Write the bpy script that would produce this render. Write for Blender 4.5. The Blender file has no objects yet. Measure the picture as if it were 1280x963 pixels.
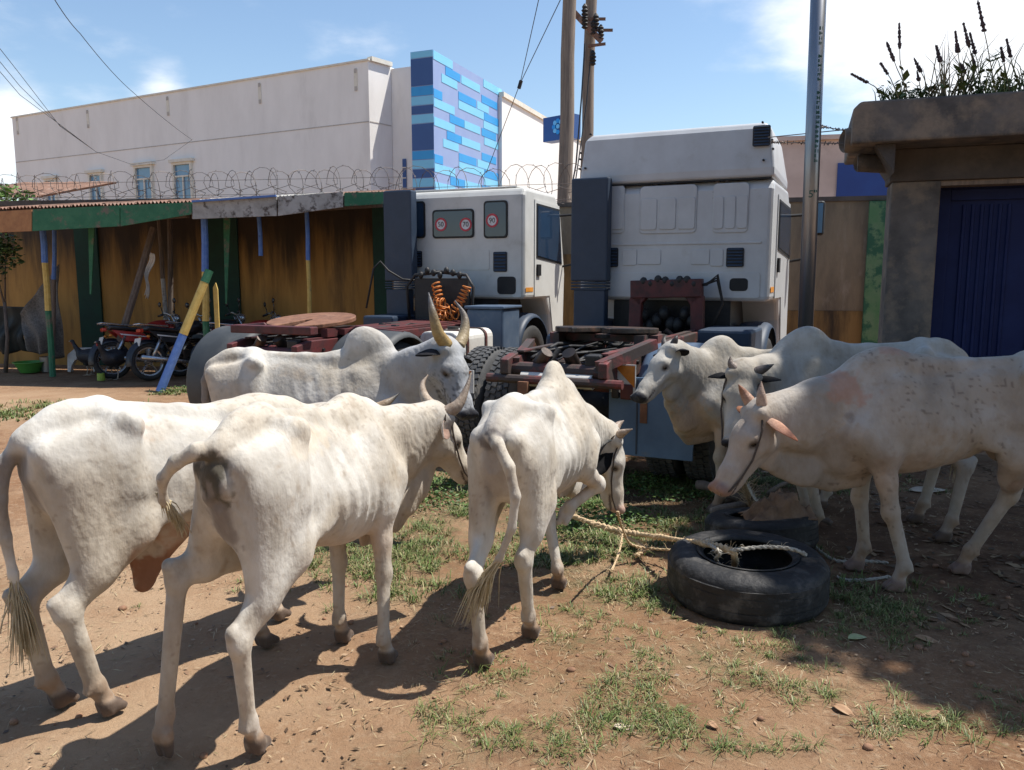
import bpy, bmesh, math, random
import numpy as np
from mathutils import Vector, Matrix, Euler

# ------------------------------------------------------------------ camera, sky, sun, exposure
SC = bpy.context.scene
COL = SC.collection
CAM_H = 1.65
FPX = 1000.0                      # focal length in pixels of the 1280 px wide photograph
PITCH = math.atan((481.5 - 345.0) / FPX)
cam_data = bpy.data.cameras.new('camera')
cam_data.sensor_fit = 'HORIZONTAL'
cam_data.sensor_width = 36.0
cam_data.lens = 36.0 * FPX / 1280.0
cam_data.clip_start = 0.05
cam_data.clip_end = 3000.0
cam = bpy.data.objects.new('camera', cam_data)
COL.objects.link(cam)
cam.location = (0, 0, CAM_H)
cam.rotation_euler = (math.radians(90) - PITCH, 0, 0)
SC.camera = cam
SC.render.resolution_x, SC.render.resolution_y = 1024, 770

SUN_EL = math.radians(62)
SUN_AZ = math.radians(78)          # clockwise from +Y (away from the camera) towards +X
SUN = Vector((math.sin(SUN_AZ) * math.cos(SUN_EL), math.cos(SUN_AZ) * math.cos(SUN_EL), math.sin(SUN_EL)))

world = bpy.data.worlds.new('World')
SC.world = world
world.use_nodes = True
wn, wl = world.node_tree.nodes, world.node_tree.links
wn.clear()
w_out = wn.new('ShaderNodeOutputWorld')
w_bg = wn.new('ShaderNodeBackground'); w_bg.inputs['Strength'].default_value = 0.12
w_sky = wn.new('ShaderNodeTexSky'); w_sky.sky_type = 'NISHITA'; w_sky.sun_disc = False
w_sky.sun_elevation = SUN_EL; w_sky.sun_rotation = SUN_AZ
w_sky.altitude = 0; w_sky.air_density = 1.15; w_sky.dust_density = 0.35; w_sky.ozone_density = 2.6
w_tc = wn.new('ShaderNodeTexCoord')
# clouds: noise thresholded on the direction of the sky, flattened towards the horizon as real cloud decks are
w_sep = wn.new('ShaderNodeSeparateXYZ'); wl.new(w_tc.outputs['Generated'], w_sep.inputs[0])
w_zmax = wn.new('ShaderNodeMath'); w_zmax.operation = 'MAXIMUM'; w_zmax.inputs[1].default_value = 0.0
wl.new(w_sep.outputs['Z'], w_zmax.inputs[0])
w_zadd = wn.new('ShaderNodeMath'); w_zadd.operation = 'ADD'; w_zadd.inputs[1].default_value = 0.22
wl.new(w_zmax.outputs[0], w_zadd.inputs[0])
w_dx = wn.new('ShaderNodeMath'); w_dx.operation = 'DIVIDE'; wl.new(w_sep.outputs['X'], w_dx.inputs[0]); wl.new(w_zadd.outputs[0], w_dx.inputs[1])
w_dy = wn.new('ShaderNodeMath'); w_dy.operation = 'DIVIDE'; wl.new(w_sep.outputs['Y'], w_dy.inputs[0]); wl.new(w_zadd.outputs[0], w_dy.inputs[1])
w_cmb = wn.new('ShaderNodeCombineXYZ'); wl.new(w_dx.outputs[0], w_cmb.inputs[0]); wl.new(w_dy.outputs[0], w_cmb.inputs[1])
w_n = wn.new('ShaderNodeTexNoise'); w_n.inputs['Scale'].default_value = 2.1; w_n.inputs['Detail'].default_value = 9
w_n.inputs['Roughness'].default_value = 0.55
w_off = wn.new('ShaderNodeVectorMath'); w_off.operation = 'ADD'; w_off.inputs[1].default_value = (3.7, 1.2, 0.4)
wl.new(w_cmb.outputs[0], w_off.inputs[0]); wl.new(w_off.outputs[0], w_n.inputs['Vector'])
def sky_dir(px, py):
    fx, fy = (px - 640) / FPX, -(py - 481.5) / FPX
    return Vector((fx, math.cos(PITCH) + fy * math.sin(PITCH), -math.sin(PITCH) + fy * math.cos(PITCH))).normalized()
CLOUDS = [((1150, 0), 0.21, 0.34), ((1270, 80), 0.20, 0.28), ((1040, -70), 0.18, 0.24), ((-10, 185), 0.085, 0.34), ((18, 130), 0.05, 0.22), ((210, 112), 0.05, 0.27),
          ((690, 10), 0.075, 0.10), ((-200, 120), 0.2, 0.26), ((1500, 60), 0.3, 0.3)]
prev = w_n.outputs['Fac']
for (px, py), rad, amp in CLOUDS:
    d = sky_dir(px, py)
    dist = wn.new('ShaderNodeVectorMath'); dist.operation = 'DISTANCE'
    wl.new(w_tc.outputs['Generated'], dist.inputs[0]); dist.inputs[1].default_value = d
    mr = wn.new('ShaderNodeMapRange'); mr.interpolation_type = 'SMOOTHSTEP'
    mr.inputs['From Min'].default_value = rad; mr.inputs['From Max'].default_value = 0.0
    mr.inputs['To Min'].default_value = 0.0; mr.inputs['To Max'].default_value = amp
    wl.new(dist.outputs['Value'], mr.inputs['Value'])
    ad = wn.new('ShaderNodeMath'); ad.operation = 'ADD'
    wl.new(prev, ad.inputs[0]); wl.new(mr.outputs[0], ad.inputs[1]); prev = ad.outputs[0]
w_mask = wn.new('ShaderNodeMapRange'); w_mask.interpolation_type = 'SMOOTHSTEP'
w_mask.inputs['From Min'].default_value = 0.60; w_mask.inputs['From Max'].default_value = 0.95
w_mask.inputs['To Min'].default_value = 0.0; w_mask.inputs['To Max'].default_value = 0.93
wl.new(prev, w_mask.inputs['Value'])
w_pale = wn.new('ShaderNodeMixRGB'); w_pale.inputs[0].default_value = 0.0
w_mix = wn.new('ShaderNodeMixRGB')
wl.new(w_mask.outputs[0], w_mix.inputs[0]); wl.new(w_sky.outputs[0], w_mix.inputs[1])
w_mix.inputs[2].default_value = (7.6, 7.7, 7.9, 1)
wl.new(w_mix.outputs[0], w_bg.inputs['Color']); wl.new(w_bg.outputs[0], w_out.inputs['Surface'])
wn.remove(w_pale)

sun_data = bpy.data.lights.new('sun', 'SUN')
sun_data.energy = 5.0
sun_data.angle = math.radians(0.53)
sun_data.color = (1.0, 0.955, 0.88)
sun = bpy.data.objects.new('sun', sun_data)
COL.objects.link(sun)
sun.location = SUN * 40
sun.rotation_euler = (-SUN).to_track_quat('-Z', 'Y').to_euler()

SC.view_settings.view_transform = 'Standard'
SC.view_settings.look = 'None'
SC.view_settings.exposure = 0.45
SC.view_settings.gamma = 1.0
SC.view_settings.use_curve_mapping = False
SC.render.engine = 'CYCLES'
SC.cycles.use_denoising = True
SC.cycles.max_bounces = 6

# ------------------------------------------------------------------ pixels to places
def ray(px, py):
    fx, fy = (px - 640) / FPX, -(py - 481.5) / FPX
    return Vector((fx, math.cos(PITCH) + fy * math.sin(PITCH), -math.sin(PITCH) + fy * math.cos(PITCH)))
def G(px, py, z=0.0):              # where the ray of a pixel meets the level z
    r = ray(px, py); t = (z - CAM_H) / r.z
    return Vector((r.x * t, r.y * t, z))
def D(px, py, y):                  # the point of a pixel's ray at distance y
    r = ray(px, py); t = y / r.y
    return Vector((r.x * t, y, CAM_H + r.z * t))

# ------------------------------------------------------------------ scene helpers
def tag(o, label=None, cat=None, group=None, kind=None):
    if label: o['label'] = label
    if cat: o['category'] = cat
    if group: o['group'] = group
    if kind: o['kind'] = kind
    return o
def empty(name, loc=(0, 0, 0), rz=0.0, label=None, cat=None, group=None):
    o = bpy.data.objects.new(name, None); COL.objects.link(o)
    o.location = loc; o.rotation_euler = (0, 0, rz); o.empty_display_size = 0.2
    return tag(o, label, cat, group)
def link(name, me, mat=None, parent=None, smooth=False):
    o = bpy.data.objects.new(name, me); COL.objects.link(o)
    if mat is not None and not me.materials: me.materials.append(mat)
    if parent is not None: o.parent = parent
    if smooth:
        me.polygons.foreach_set('use_smooth', [True] * len(me.polygons))
    return o
def copy_tree(o, parent=None):
    c = o.copy(); COL.objects.link(c); c.parent = parent
    if parent is not None: c.matrix_parent_inverse = o.matrix_parent_inverse
    for ch in list(o.children): copy_tree(ch, c)
    return c

class MB:
    """collects simple shapes and links them as one mesh"""
    def __init__(s): s.v = []; s.f = []
    def add(s, vs, fs):
        n = len(s.v); s.v += [tuple(v) for v in vs]; s.f += [tuple(i + n for i in f) for f in fs]; return s
    def box(s, c, d, rot=None, taper=1.0):
        x, y, z = d[0] / 2, d[1] / 2, d[2] / 2
        vs = [Vector((sx * x * (taper if sz > 0 else 1), sy * y * (taper if sz > 0 else 1), sz * z)) for sz in (-1, 1) for sy in (-1, 1) for sx in (-1, 1)]
        if rot is not None:
            m = rot.to_matrix() if not isinstance(rot, Matrix) else rot
            vs = [m @ v for v in vs]
        vs = [v + Vector(c) for v in vs]
        return s.add(vs, [(0, 2, 3, 1), (4, 5, 7, 6), (0, 1, 5, 4), (2, 6, 7, 3), (0, 4, 6, 2), (1, 3, 7, 5)])
    def b2(s, x0, x1, y0, y1, z0, z1):
        return s.box(((x0 + x1) / 2, (y0 + y1) / 2, (z0 + z1) / 2), (abs(x1 - x0), abs(y1 - y0), abs(z1 - z0)))
    def beam(s, a, b, w, h, up=(0, 0, 1)):
        a, b = Vector(a), Vector(b); d = (b - a); L = d.length; d.normalize()
        u = Vector(up); sd = d.cross(u)
        if sd.length < 1e-4: sd = d.cross(Vector((1, 0, 0)))
        sd.normalize(); u = sd.cross(d)
        vs = []
        for p in (a, b):
            for (i, j) in ((-1, -1), (1, -1), (1, 1), (-1, 1)):
                vs.append(p + sd * (i * w / 2) + u * (j * h / 2))
        return s.add(vs, [(0, 1, 2, 3), (4, 7, 6, 5), (0, 4, 5, 1), (1, 5, 6, 2), (2, 6, 7, 3), (3, 7, 4, 0)])
    def tube(s, pts, rad, n=8, cap=True, flat=1.0, up=None):
        pts = [Vector(p) for p in pts]; m = len(pts)
        rs = rad if isinstance(rad, (list, tuple)) else [rad] * m
        ref = Vector(up) if up is not None else None
        base = len(s.v); t0 = None
        for i, p in enumerate(pts):
            t = (pts[min(i + 1, m - 1)] - pts[max(i - 1, 0)])
            t.normalize()
            if i == 0:
                a = ref if ref is not None else (Vector((0, 0, 1)) if abs(t.z) < 0.9 else Vector((1, 0, 0)))
                u = (a - t * a.dot(t)).normalized()
            else:
                q = t0.rotation_difference(t); u = q @ u; u = (u - t * u.dot(t)).normalized()
            t0 = t.copy(); w = t.cross(u)
            for k in range(n):
                an = 2 * math.pi * k / n
                s.v.append(tuple(p + u * (math.cos(an) * rs[i]) + w * (math.sin(an) * rs[i] * flat)))
        for i in range(m - 1):
            for k in range(n):
                a, b = base + i * n + k, base + i * n + (k + 1) % n
                s.f.append((a, b, b + n, a + n))
        if cap:
            s.f.append(tuple(base + k for k in reversed(range(n))))
            s.f.append(tuple(base + (m - 1) * n + k for k in range(n)))
        return s
    def cyl(s, a, b, r, r2=None, n=14): return s.tube([a, b], [r, r if r2 is None else r2], n)
    def lathe(s, prof, n=24, origin=(0, 0, 0), axis=(0, 0, 1), close=True):
        """prof: (radius, height) pairs round an axis; a closed profile makes a ring"""
        ax = Vector(axis).normalized(); o = Vector(origin)
        a = Vector((1, 0, 0)) if abs(ax.x) < 0.9 else Vector((0, 1, 0))
        u = (a - ax * a.dot(ax)).normalized(); w = ax.cross(u); base = len(s.v); m = len(prof)
        for (r, h) in prof:
            for k in range(n):
                an = 2 * math.pi * k / n
                s.v.append(tuple(o + ax * h + (u * math.cos(an) + w * math.sin(an)) * r))
        for i in range(m if close else m - 1):
            for k in range(n):
                a0, b0 = base + i * n + k, base + i * n + (k + 1) % n
                a1, b1 = base + ((i + 1) % m) * n + k, base + ((i + 1) % m) * n + (k + 1) % n
                s.f.append((a0, b0, b1, a1))
        if not close:
            s.f.append(tuple(base + k for k in reversed(range(n)))); s.f.append(tuple(base + (m - 1) * n + k for k in range(n)))
        return s
    def prism(s, poly, t, o=(0, 0, 0), ex=(1, 0, 0), ey=(0, 0, 1)):
        """a flat outline (x, y) extruded by t along ex x ey"""
        ex, ey, o = Vector(ex), Vector(ey), Vector(o); ez = ex.cross(ey).normalized(); n = len(poly); base = len(s.v)
        for k in (0, 1):
            for (x, y) in poly: s.v.append(tuple(o + ex * x + ey * y + ez * (t * k)))
        s.f.append(tuple(base + i for i in reversed(range(n)))); s.f.append(tuple(base + n + i for i in range(n)))
        for i in range(n):
            j = (i + 1) % n; s.f.append((base + i, base + j, base + n + j, base + n + i))
        return s
    def ball(s, c, r, nu=12, nv=8, rot=None):
        r = (r, r, r) if not isinstance(r, (tuple, list)) else r
        c = Vector(c); base = len(s.v); vs = [Vector((0, 0, -r[2]))]
        for j in range(1, nv):
            ph = -math.pi / 2 + math.pi * j / nv
            for k in range(nu):
                an = 2 * math.pi * k / nu
                vs.append(Vector((r[0] * math.cos(ph) * math.cos(an), r[1] * math.cos(ph) * math.sin(an), r[2] * math.sin(ph))))
        vs.append(Vector((0, 0, r[2])))
        if rot is not None: vs = [rot @ v for v in vs]
        s.v += [tuple(c + v) for v in vs]
        for k in range(nu): s.f.append((base, base + 1 + (k + 1) % nu, base + 1 + k))
        for j in range(nv - 2):
            for k in range(nu):
                a, b = base + 1 + j * nu + k, base + 1 + j * nu + (k + 1) % nu
                s.f.append((a, b, b + nu, a + nu))
        top = base + 1 + (nv - 1) * nu
        for k in range(nu): s.f.append((top, base + 1 + (nv - 2) * nu + k, base + 1 + (nv - 2) * nu + (k + 1) % nu))
        return s
    def mesh(s, name):
        me = bpy.data.meshes.new(name); me.from_pydata(s.v, [], s.f); me.update(); return me
    def build(s, name, mat, parent=None, smooth=False, bevel=0.0, seg=2, auto=None):
        me = s.mesh(name); o = link(name, me, mat, parent, smooth)
        if auto is not None:
            bm = bmesh.new(); bm.from_mesh(me)
            for e in bm.edges:
                if len(e.link_faces) == 2 and e.calc_face_angle(0) > math.radians(auto): e.smooth = False
            for f in bm.faces: f.smooth = True
            bm.to_mesh(me); bm.free()
        if bevel:
            m = o.modifiers.new('bevel', 'BEVEL'); m.width = bevel; m.segments = seg; m.limit_method = 'ANGLE'; m.angle_limit = math.radians(35)
        return o

# value noise on numpy arrays (colours with ragged edges, uneven ground)
_rng = np.random.RandomState(7)
_tab = _rng.rand(32, 32, 32).astype(np.float32)
def vnoise(p, freq, seed=0):
    q = np.asarray(p, dtype=np.float64) * freq + seed * 17.31 + 100.0
    i = np.floor(q).astype(int); f = q - i; f = f * f * (3 - 2 * f); i &= 31; j = (i + 1) & 31
    x0, y0, z0, x1, y1, z1 = i[:, 0], i[:, 1], i[:, 2], j[:, 0], j[:, 1], j[:, 2]
    fx, fy, fz = f[:, 0], f[:, 1], f[:, 2]
    c00 = _tab[x0, y0, z0] * (1 - fx) + _tab[x1, y0, z0] * fx; c10 = _tab[x0, y1, z0] * (1 - fx) + _tab[x1, y1, z0] * fx
    c01 = _tab[x0, y0, z1] * (1 - fx) + _tab[x1, y0, z1] * fx; c11 = _tab[x0, y1, z1] * (1 - fx) + _tab[x1, y1, z1] * fx
    return (c00 * (1 - fy) + c10 * fy) * (1 - fz) + (c01 * (1 - fy) + c11 * fy) * fz
def fbm(p, freq, octv=4, seed=0):
    a, t, tot = 1.0, 0.0, 0.0
    for o in range(octv): t = t + a * vnoise(p, freq * 2 ** o, seed + o); tot += a; a *= 0.5
    return t / tot
def sstep(a, b, x):
    t = np.clip((x - a) / (b - a), 0, 1); return t * t * (3 - 2 * t)

# ------------------------------------------------------------------ materials
MATS = {}
def mat(name, c1, c2=None, rough=0.6, scale=6.0, detail=6, lo=0.4, hi=0.65, bump=0.0, bscale=None, metal=0.0, spec=0.5, c3=None, s3=1.3, lo3=0.55, hi3=0.75,
        stretch=None, coat=0.0, rvar=0.12, alpha=None, attr=False, sheen=0.0, trans=0.0):
    """procedural surface: two colours mixed by noise, a third one in larger patches, fine relief, uneven gloss"""
    if name in MATS: return MATS[name]
    m = bpy.data.materials.new(name); m.use_nodes = True; MATS[name] = m
    n, l = m.node_tree.nodes, m.node_tree.links
    b = n['Principled BSDF']; b.inputs['Metallic'].default_value = metal; b.inputs['Specular IOR Level'].default_value = spec
    b.inputs['Coat Weight'].default_value = coat
    if coat: b.inputs['Coat Roughness'].default_value = 0.15
    if sheen: b.inputs['Sheen Weight'].default_value = sheen; b.inputs['Sheen Roughness'].default_value = 0.4
    if trans: b.inputs['Transmission Weight'].default_value = trans
    tc = n.new('ShaderNodeTexCoord'); vec = tc.outputs['Object']
    if stretch:
        mp = n.new('ShaderNodeMapping'); mp.inputs['Scale'].default_value = stretch; l.new(vec, mp.inputs['Vector']); vec = mp.outputs[0]
    nz = n.new('ShaderNodeTexNoise'); nz.inputs['Scale'].default_value = scale; nz.inputs['Detail'].default_value = detail; nz.inputs['Roughness'].default_value = 0.62
    l.new(vec, nz.inputs['Vector'])
    rp = n.new('ShaderNodeMapRange'); rp.inputs['From Min'].default_value = lo; rp.inputs['From Max'].default_value = hi; l.new(nz.outputs['Fac'], rp.inputs['Value'])
    mx = n.new('ShaderNodeMixRGB'); l.new(rp.outputs[0], mx.inputs[0])
    c2 = c2 or tuple(x * 0.75 for x in c1)
    mx.inputs[1].default_value = (*c1, 1); mx.inputs[2].default_value = (*c2, 1); col = mx.outputs[0]
    if attr:
        at = n.new('ShaderNodeAttribute'); at.attribute_name = 'Col'
        mm = n.new('ShaderNodeMixRGB'); mm.blend_type = 'MULTIPLY'; mm.inputs[0].default_value = 1.0
        l.new(at.outputs['Color'], mm.inputs[1]); l.new(col, mm.inputs[2]); col = mm.outputs[0]
    if c3:
        n3 = n.new('ShaderNodeTexNoise'); n3.inputs['Scale'].default_value = s3; n3.inputs['Detail'].default_value = 8; n3.inputs['Roughness'].default_value = 0.68; l.new(vec, n3.inputs['Vector'])
        r3 = n.new('ShaderNodeMapRange'); r3.inputs['From Min'].default_value = lo3; r3.inputs['From Max'].default_value = hi3; l.new(n3.outputs['Fac'], r3.inputs['Value'])
        m3 = n.new('ShaderNodeMixRGB'); l.new(r3.outputs[0], m3.inputs[0]); l.new(col, m3.inputs[1]); m3.inputs[2].default_value = (*c3, 1); col = m3.outputs[0]
    l.new(col, b.inputs['Base Color'])
    rr = n.new('ShaderNodeMapRange'); rr.inputs['To Min'].default_value = max(0.02, rough - rvar); rr.inputs['To Max'].default_value = min(1.0, rough + rvar)
    l.new(nz.outputs['Fac'], rr.inputs['Value']); l.new(rr.outputs[0], b.inputs['Roughness'])
    if bump:
        nb = n.new('ShaderNodeTexNoise'); nb.inputs['Scale'].default_value = bscale or scale * 6; nb.inputs['Detail'].default_value = 5; l.new(vec, nb.inputs['Vector'])
        bp = n.new('ShaderNodeBump'); bp.inputs['Strength'].default_value = min(1.0, bump); bp.inputs['Distance'].default_value = 0.01
        l.new(nb.outputs['Fac'], bp.inputs['Height']); l.new(bp.outputs[0], b.inputs['Normal'])
    return m

# ------------------------------------------------------------------ bodies of the cattle: one continuous surface from a blended distance field
class Field:
    def __init__(s, lo, hi, h):
        s.lo = np.array(lo, float); s.h = h
        s.n = np.ceil((np.array(hi, float) - s.lo) / h).astype(int) + 1
        s.d = np.full(tuple(s.n), 1.0, dtype=np.float32)
        s.ax = [s.lo[k] + h * np.arange(s.n[k]) for k in range(3)]
    def region(s, bmin, bmax):
        i0 = np.clip(np.floor((np.array(bmin) - s.lo) / s.h).astype(int), 0, s.n - 1)
        i1 = np.clip(np.ceil((np.array(bmax) - s.lo) / s.h).astype(int) + 1, 1, s.n)
        sl = tuple(slice(a, b) for a, b in zip(i0, i1))
        X = s.ax[0][sl[0]][:, None, None]; Y = s.ax[1][sl[1]][None, :, None]; Z = s.ax[2][sl[2]][None, None, :]
        return sl, X, Y, Z
    def merge(s, sl, e, k, sub=False):
        d = s.d[sl]
        if sub:
            h = np.clip(0.5 - 0.5 * (d + e) / k, 0, 1); s.d[sl] = d * (1 - h) - e * h + k * h * (1 - h)
        else:
            h = np.clip(0.5 + 0.5 * (e - d) / k, 0, 1); s.d[sl] = e * (1 - h) + d * h - k * h * (1 - h)
    def cone(s, a, b, ra, rb, k=0.03, sq=None, sub=False):
        """rounded cone from a to b; sq = (direction, factor) thins it along that direction"""
        a, b = np.array(a, float), np.array(b, float); m = max(ra, rb) + k * 1.5 + 3 * s.h
        sl, X, Y, Z = s.region(np.minimum(a, b) - m, np.maximum(a, b) + m)
        px, py, pz = X - a[0], Y - a[1], Z - a[2]; ba = b - a
        if sq is not None:
            n = np.array(sq[0], float); n /= np.linalg.norm(n); f = sq[1] - 1
            dn = px * n[0] + py * n[1] + pz * n[2]
            px, py, pz = px + n[0] * dn * f, py + n[1] * dn * f, pz + n[2] * dn * f
            ba = ba + n * ba.dot(n) * f
        t = np.clip((px * ba[0] + py * ba[1] + pz * ba[2]) / max(ba.dot(ba), 1e-9), 0, 1)
        e = np.sqrt((px - ba[0] * t) ** 2 + (py - ba[1] * t) ** 2 + (pz - ba[2] * t) ** 2) - (ra + (rb - ra) * t)
        if sq is not None: e = e / (1 + 0.45 * (sq[1] - 1))
        s.merge(sl, e.astype(np.float32), k, sub)
    def ball(s, c, r, k=0.03, sub=False, R=None):
        """ellipsoid; R has the axes as rows"""
        c = np.array(c, float); r = np.array(r if isinstance(r, (tuple, list)) else (r, r, r), float)
        m = r.max() + k * 1.5 + 3 * s.h; sl, X, Y, Z = s.region(c - m, c + m)
        px, py, pz = X - c[0], Y - c[1], Z - c[2]
        if R is not None: q = [px * R[i][0] + py * R[i][1] + pz * R[i][2] for i in range(3)]
        else: q = [px, py, pz]
        k0 = np.sqrt((q[0] / r[0]) ** 2 + (q[1] / r[1]) ** 2 + (q[2] / r[2]) ** 2)
        k1 = np.sqrt((q[0] / r[0] ** 2) ** 2 + (q[1] / r[1] ** 2) ** 2 + (q[2] / r[2] ** 2) ** 2) + 1e-6
        e = np.broadcast_to(k0 * (k0 - 1) / k1, s.d[sl].shape)
        s.merge(sl, e.astype(np.float32), k, sub)
    def surface(s):
        """surface nets"""
        d = s.d; ins = d < 0; n = s.n
        c = ins[:-1, :-1, :-1].astype(np.int8)
        cnt = np.zeros(tuple(n - 1), np.int8)
        for i in (0, 1):
            for j in (0, 1):
                for k in (0, 1): cnt += ins[i:n[0] - 1 + i, j:n[1] - 1 + j, k:n[2] - 1 + k]
        cells = np.argwhere((cnt > 0) & (cnt < 8)); idx = np.full(tuple(n - 1), -1, np.int32)
        idx[cells[:, 0], cells[:, 1], cells[:, 2]] = np.arange(len(cells))
        acc = np.zeros((len(cells), 3)); num = np.zeros(len(cells))
        cor = [(i, j, k) for i in (0, 1) for j in (0, 1) for k in (0, 1)]
        for a in cor:
            for ax in range(3):
                if a[ax]: continue
                b = list(a); b[ax] = 1
                da = d[cells[:, 0] + a[0], cells[:, 1] + a[1], cells[:, 2] + a[2]]
                db = d[cells[:, 0] + b[0], cells[:, 1] + b[1], cells[:, 2] + b[2]]
                m = (da < 0) != (db < 0); t = np.where(m, da / np.where(m, da - db, 1), 0)
                p = np.tile(np.array(a, float), (len(cells), 1)); p[:, ax] += t
                acc[m] += p[m]; num[m] += 1
        V = s.lo + (cells + acc / num[:, None]) * s.h
        quads = []
        for ax in range(3):
            u, w = (ax + 1) % 3, (ax + 2) % 3
            sa = [slice(None)] * 3; sb = [slice(None)] * 3; sa[ax] = slice(0, -1); sb[ax] = slice(1, None)
            A, B = ins[tuple(sa)], ins[tuple(sb)]
            e = np.argwhere(A != B); flip = A[e[:, 0], e[:, 1], e[:, 2]]
            ok = (e[:, u] > 0) & (e[:, w] > 0) & (e[:, u] < n[u] - 1) & (e[:, w] < n[w] - 1); e = e[ok]; flip = flip[ok]
            def cid(du, dw):
                q = e.copy(); q[:, u] -= du; q[:, w] -= dw; return idx[q[:, 0], q[:, 1], q[:, 2]]
            q = np.stack([cid(1, 1), cid(0, 1), cid(0, 0), cid(1, 0)], 1)
            q[~flip] = q[~flip][:, ::-1]; quads.append(q)
        return V, np.concatenate(quads)

def interp_table(tab, x):
    t = np.array(tab); xs = t[:, 0]
    out = []
    # smooth (cosine-eased between Catmull-Rom tangents) interpolation of the body's outline
    for c in range(1, t.shape[1]):
        y = t[:, c]; m = np.gradient(y, xs)
        i = np.clip(np.searchsorted(xs, x) - 1, 0, len(xs) - 2); h = xs[i + 1] - xs[i]; u = (x - xs[i]) / h
        out.append((2 * u**3 - 3 * u**2 + 1) * y[i] + (u**3 - 2 * u**2 + u) * h * m[i] + (-2 * u**3 + 3 * u**2) * y[i + 1] + (u**3 - u**2) * h * m[i + 1])
    return out

#        x      top    bottom  half width
TORSO = [(-0.74, 1.11, 0.94, 0.055), (-0.68, 1.185, 0.83, 0.115), (-0.58, 1.235, 0.775, 0.160), (-0.45, 1.255, 0.765, 0.185), (-0.30, 1.235, 0.735, 0.200),
         (-0.12, 1.215, 0.675, 0.230), (0.06, 1.205, 0.630, 0.250), (0.22, 1.205, 0.610, 0.245), (0.38, 1.20, 0.615, 0.215), (0.50, 1.16, 0.64, 0.18), (0.60, 1.09, 0.68, 0.135), (0.68, 1.01, 0.76, 0.07)]

def unit(v): v = np.array(v, float); return v / np.linalg.norm(v)

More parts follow.
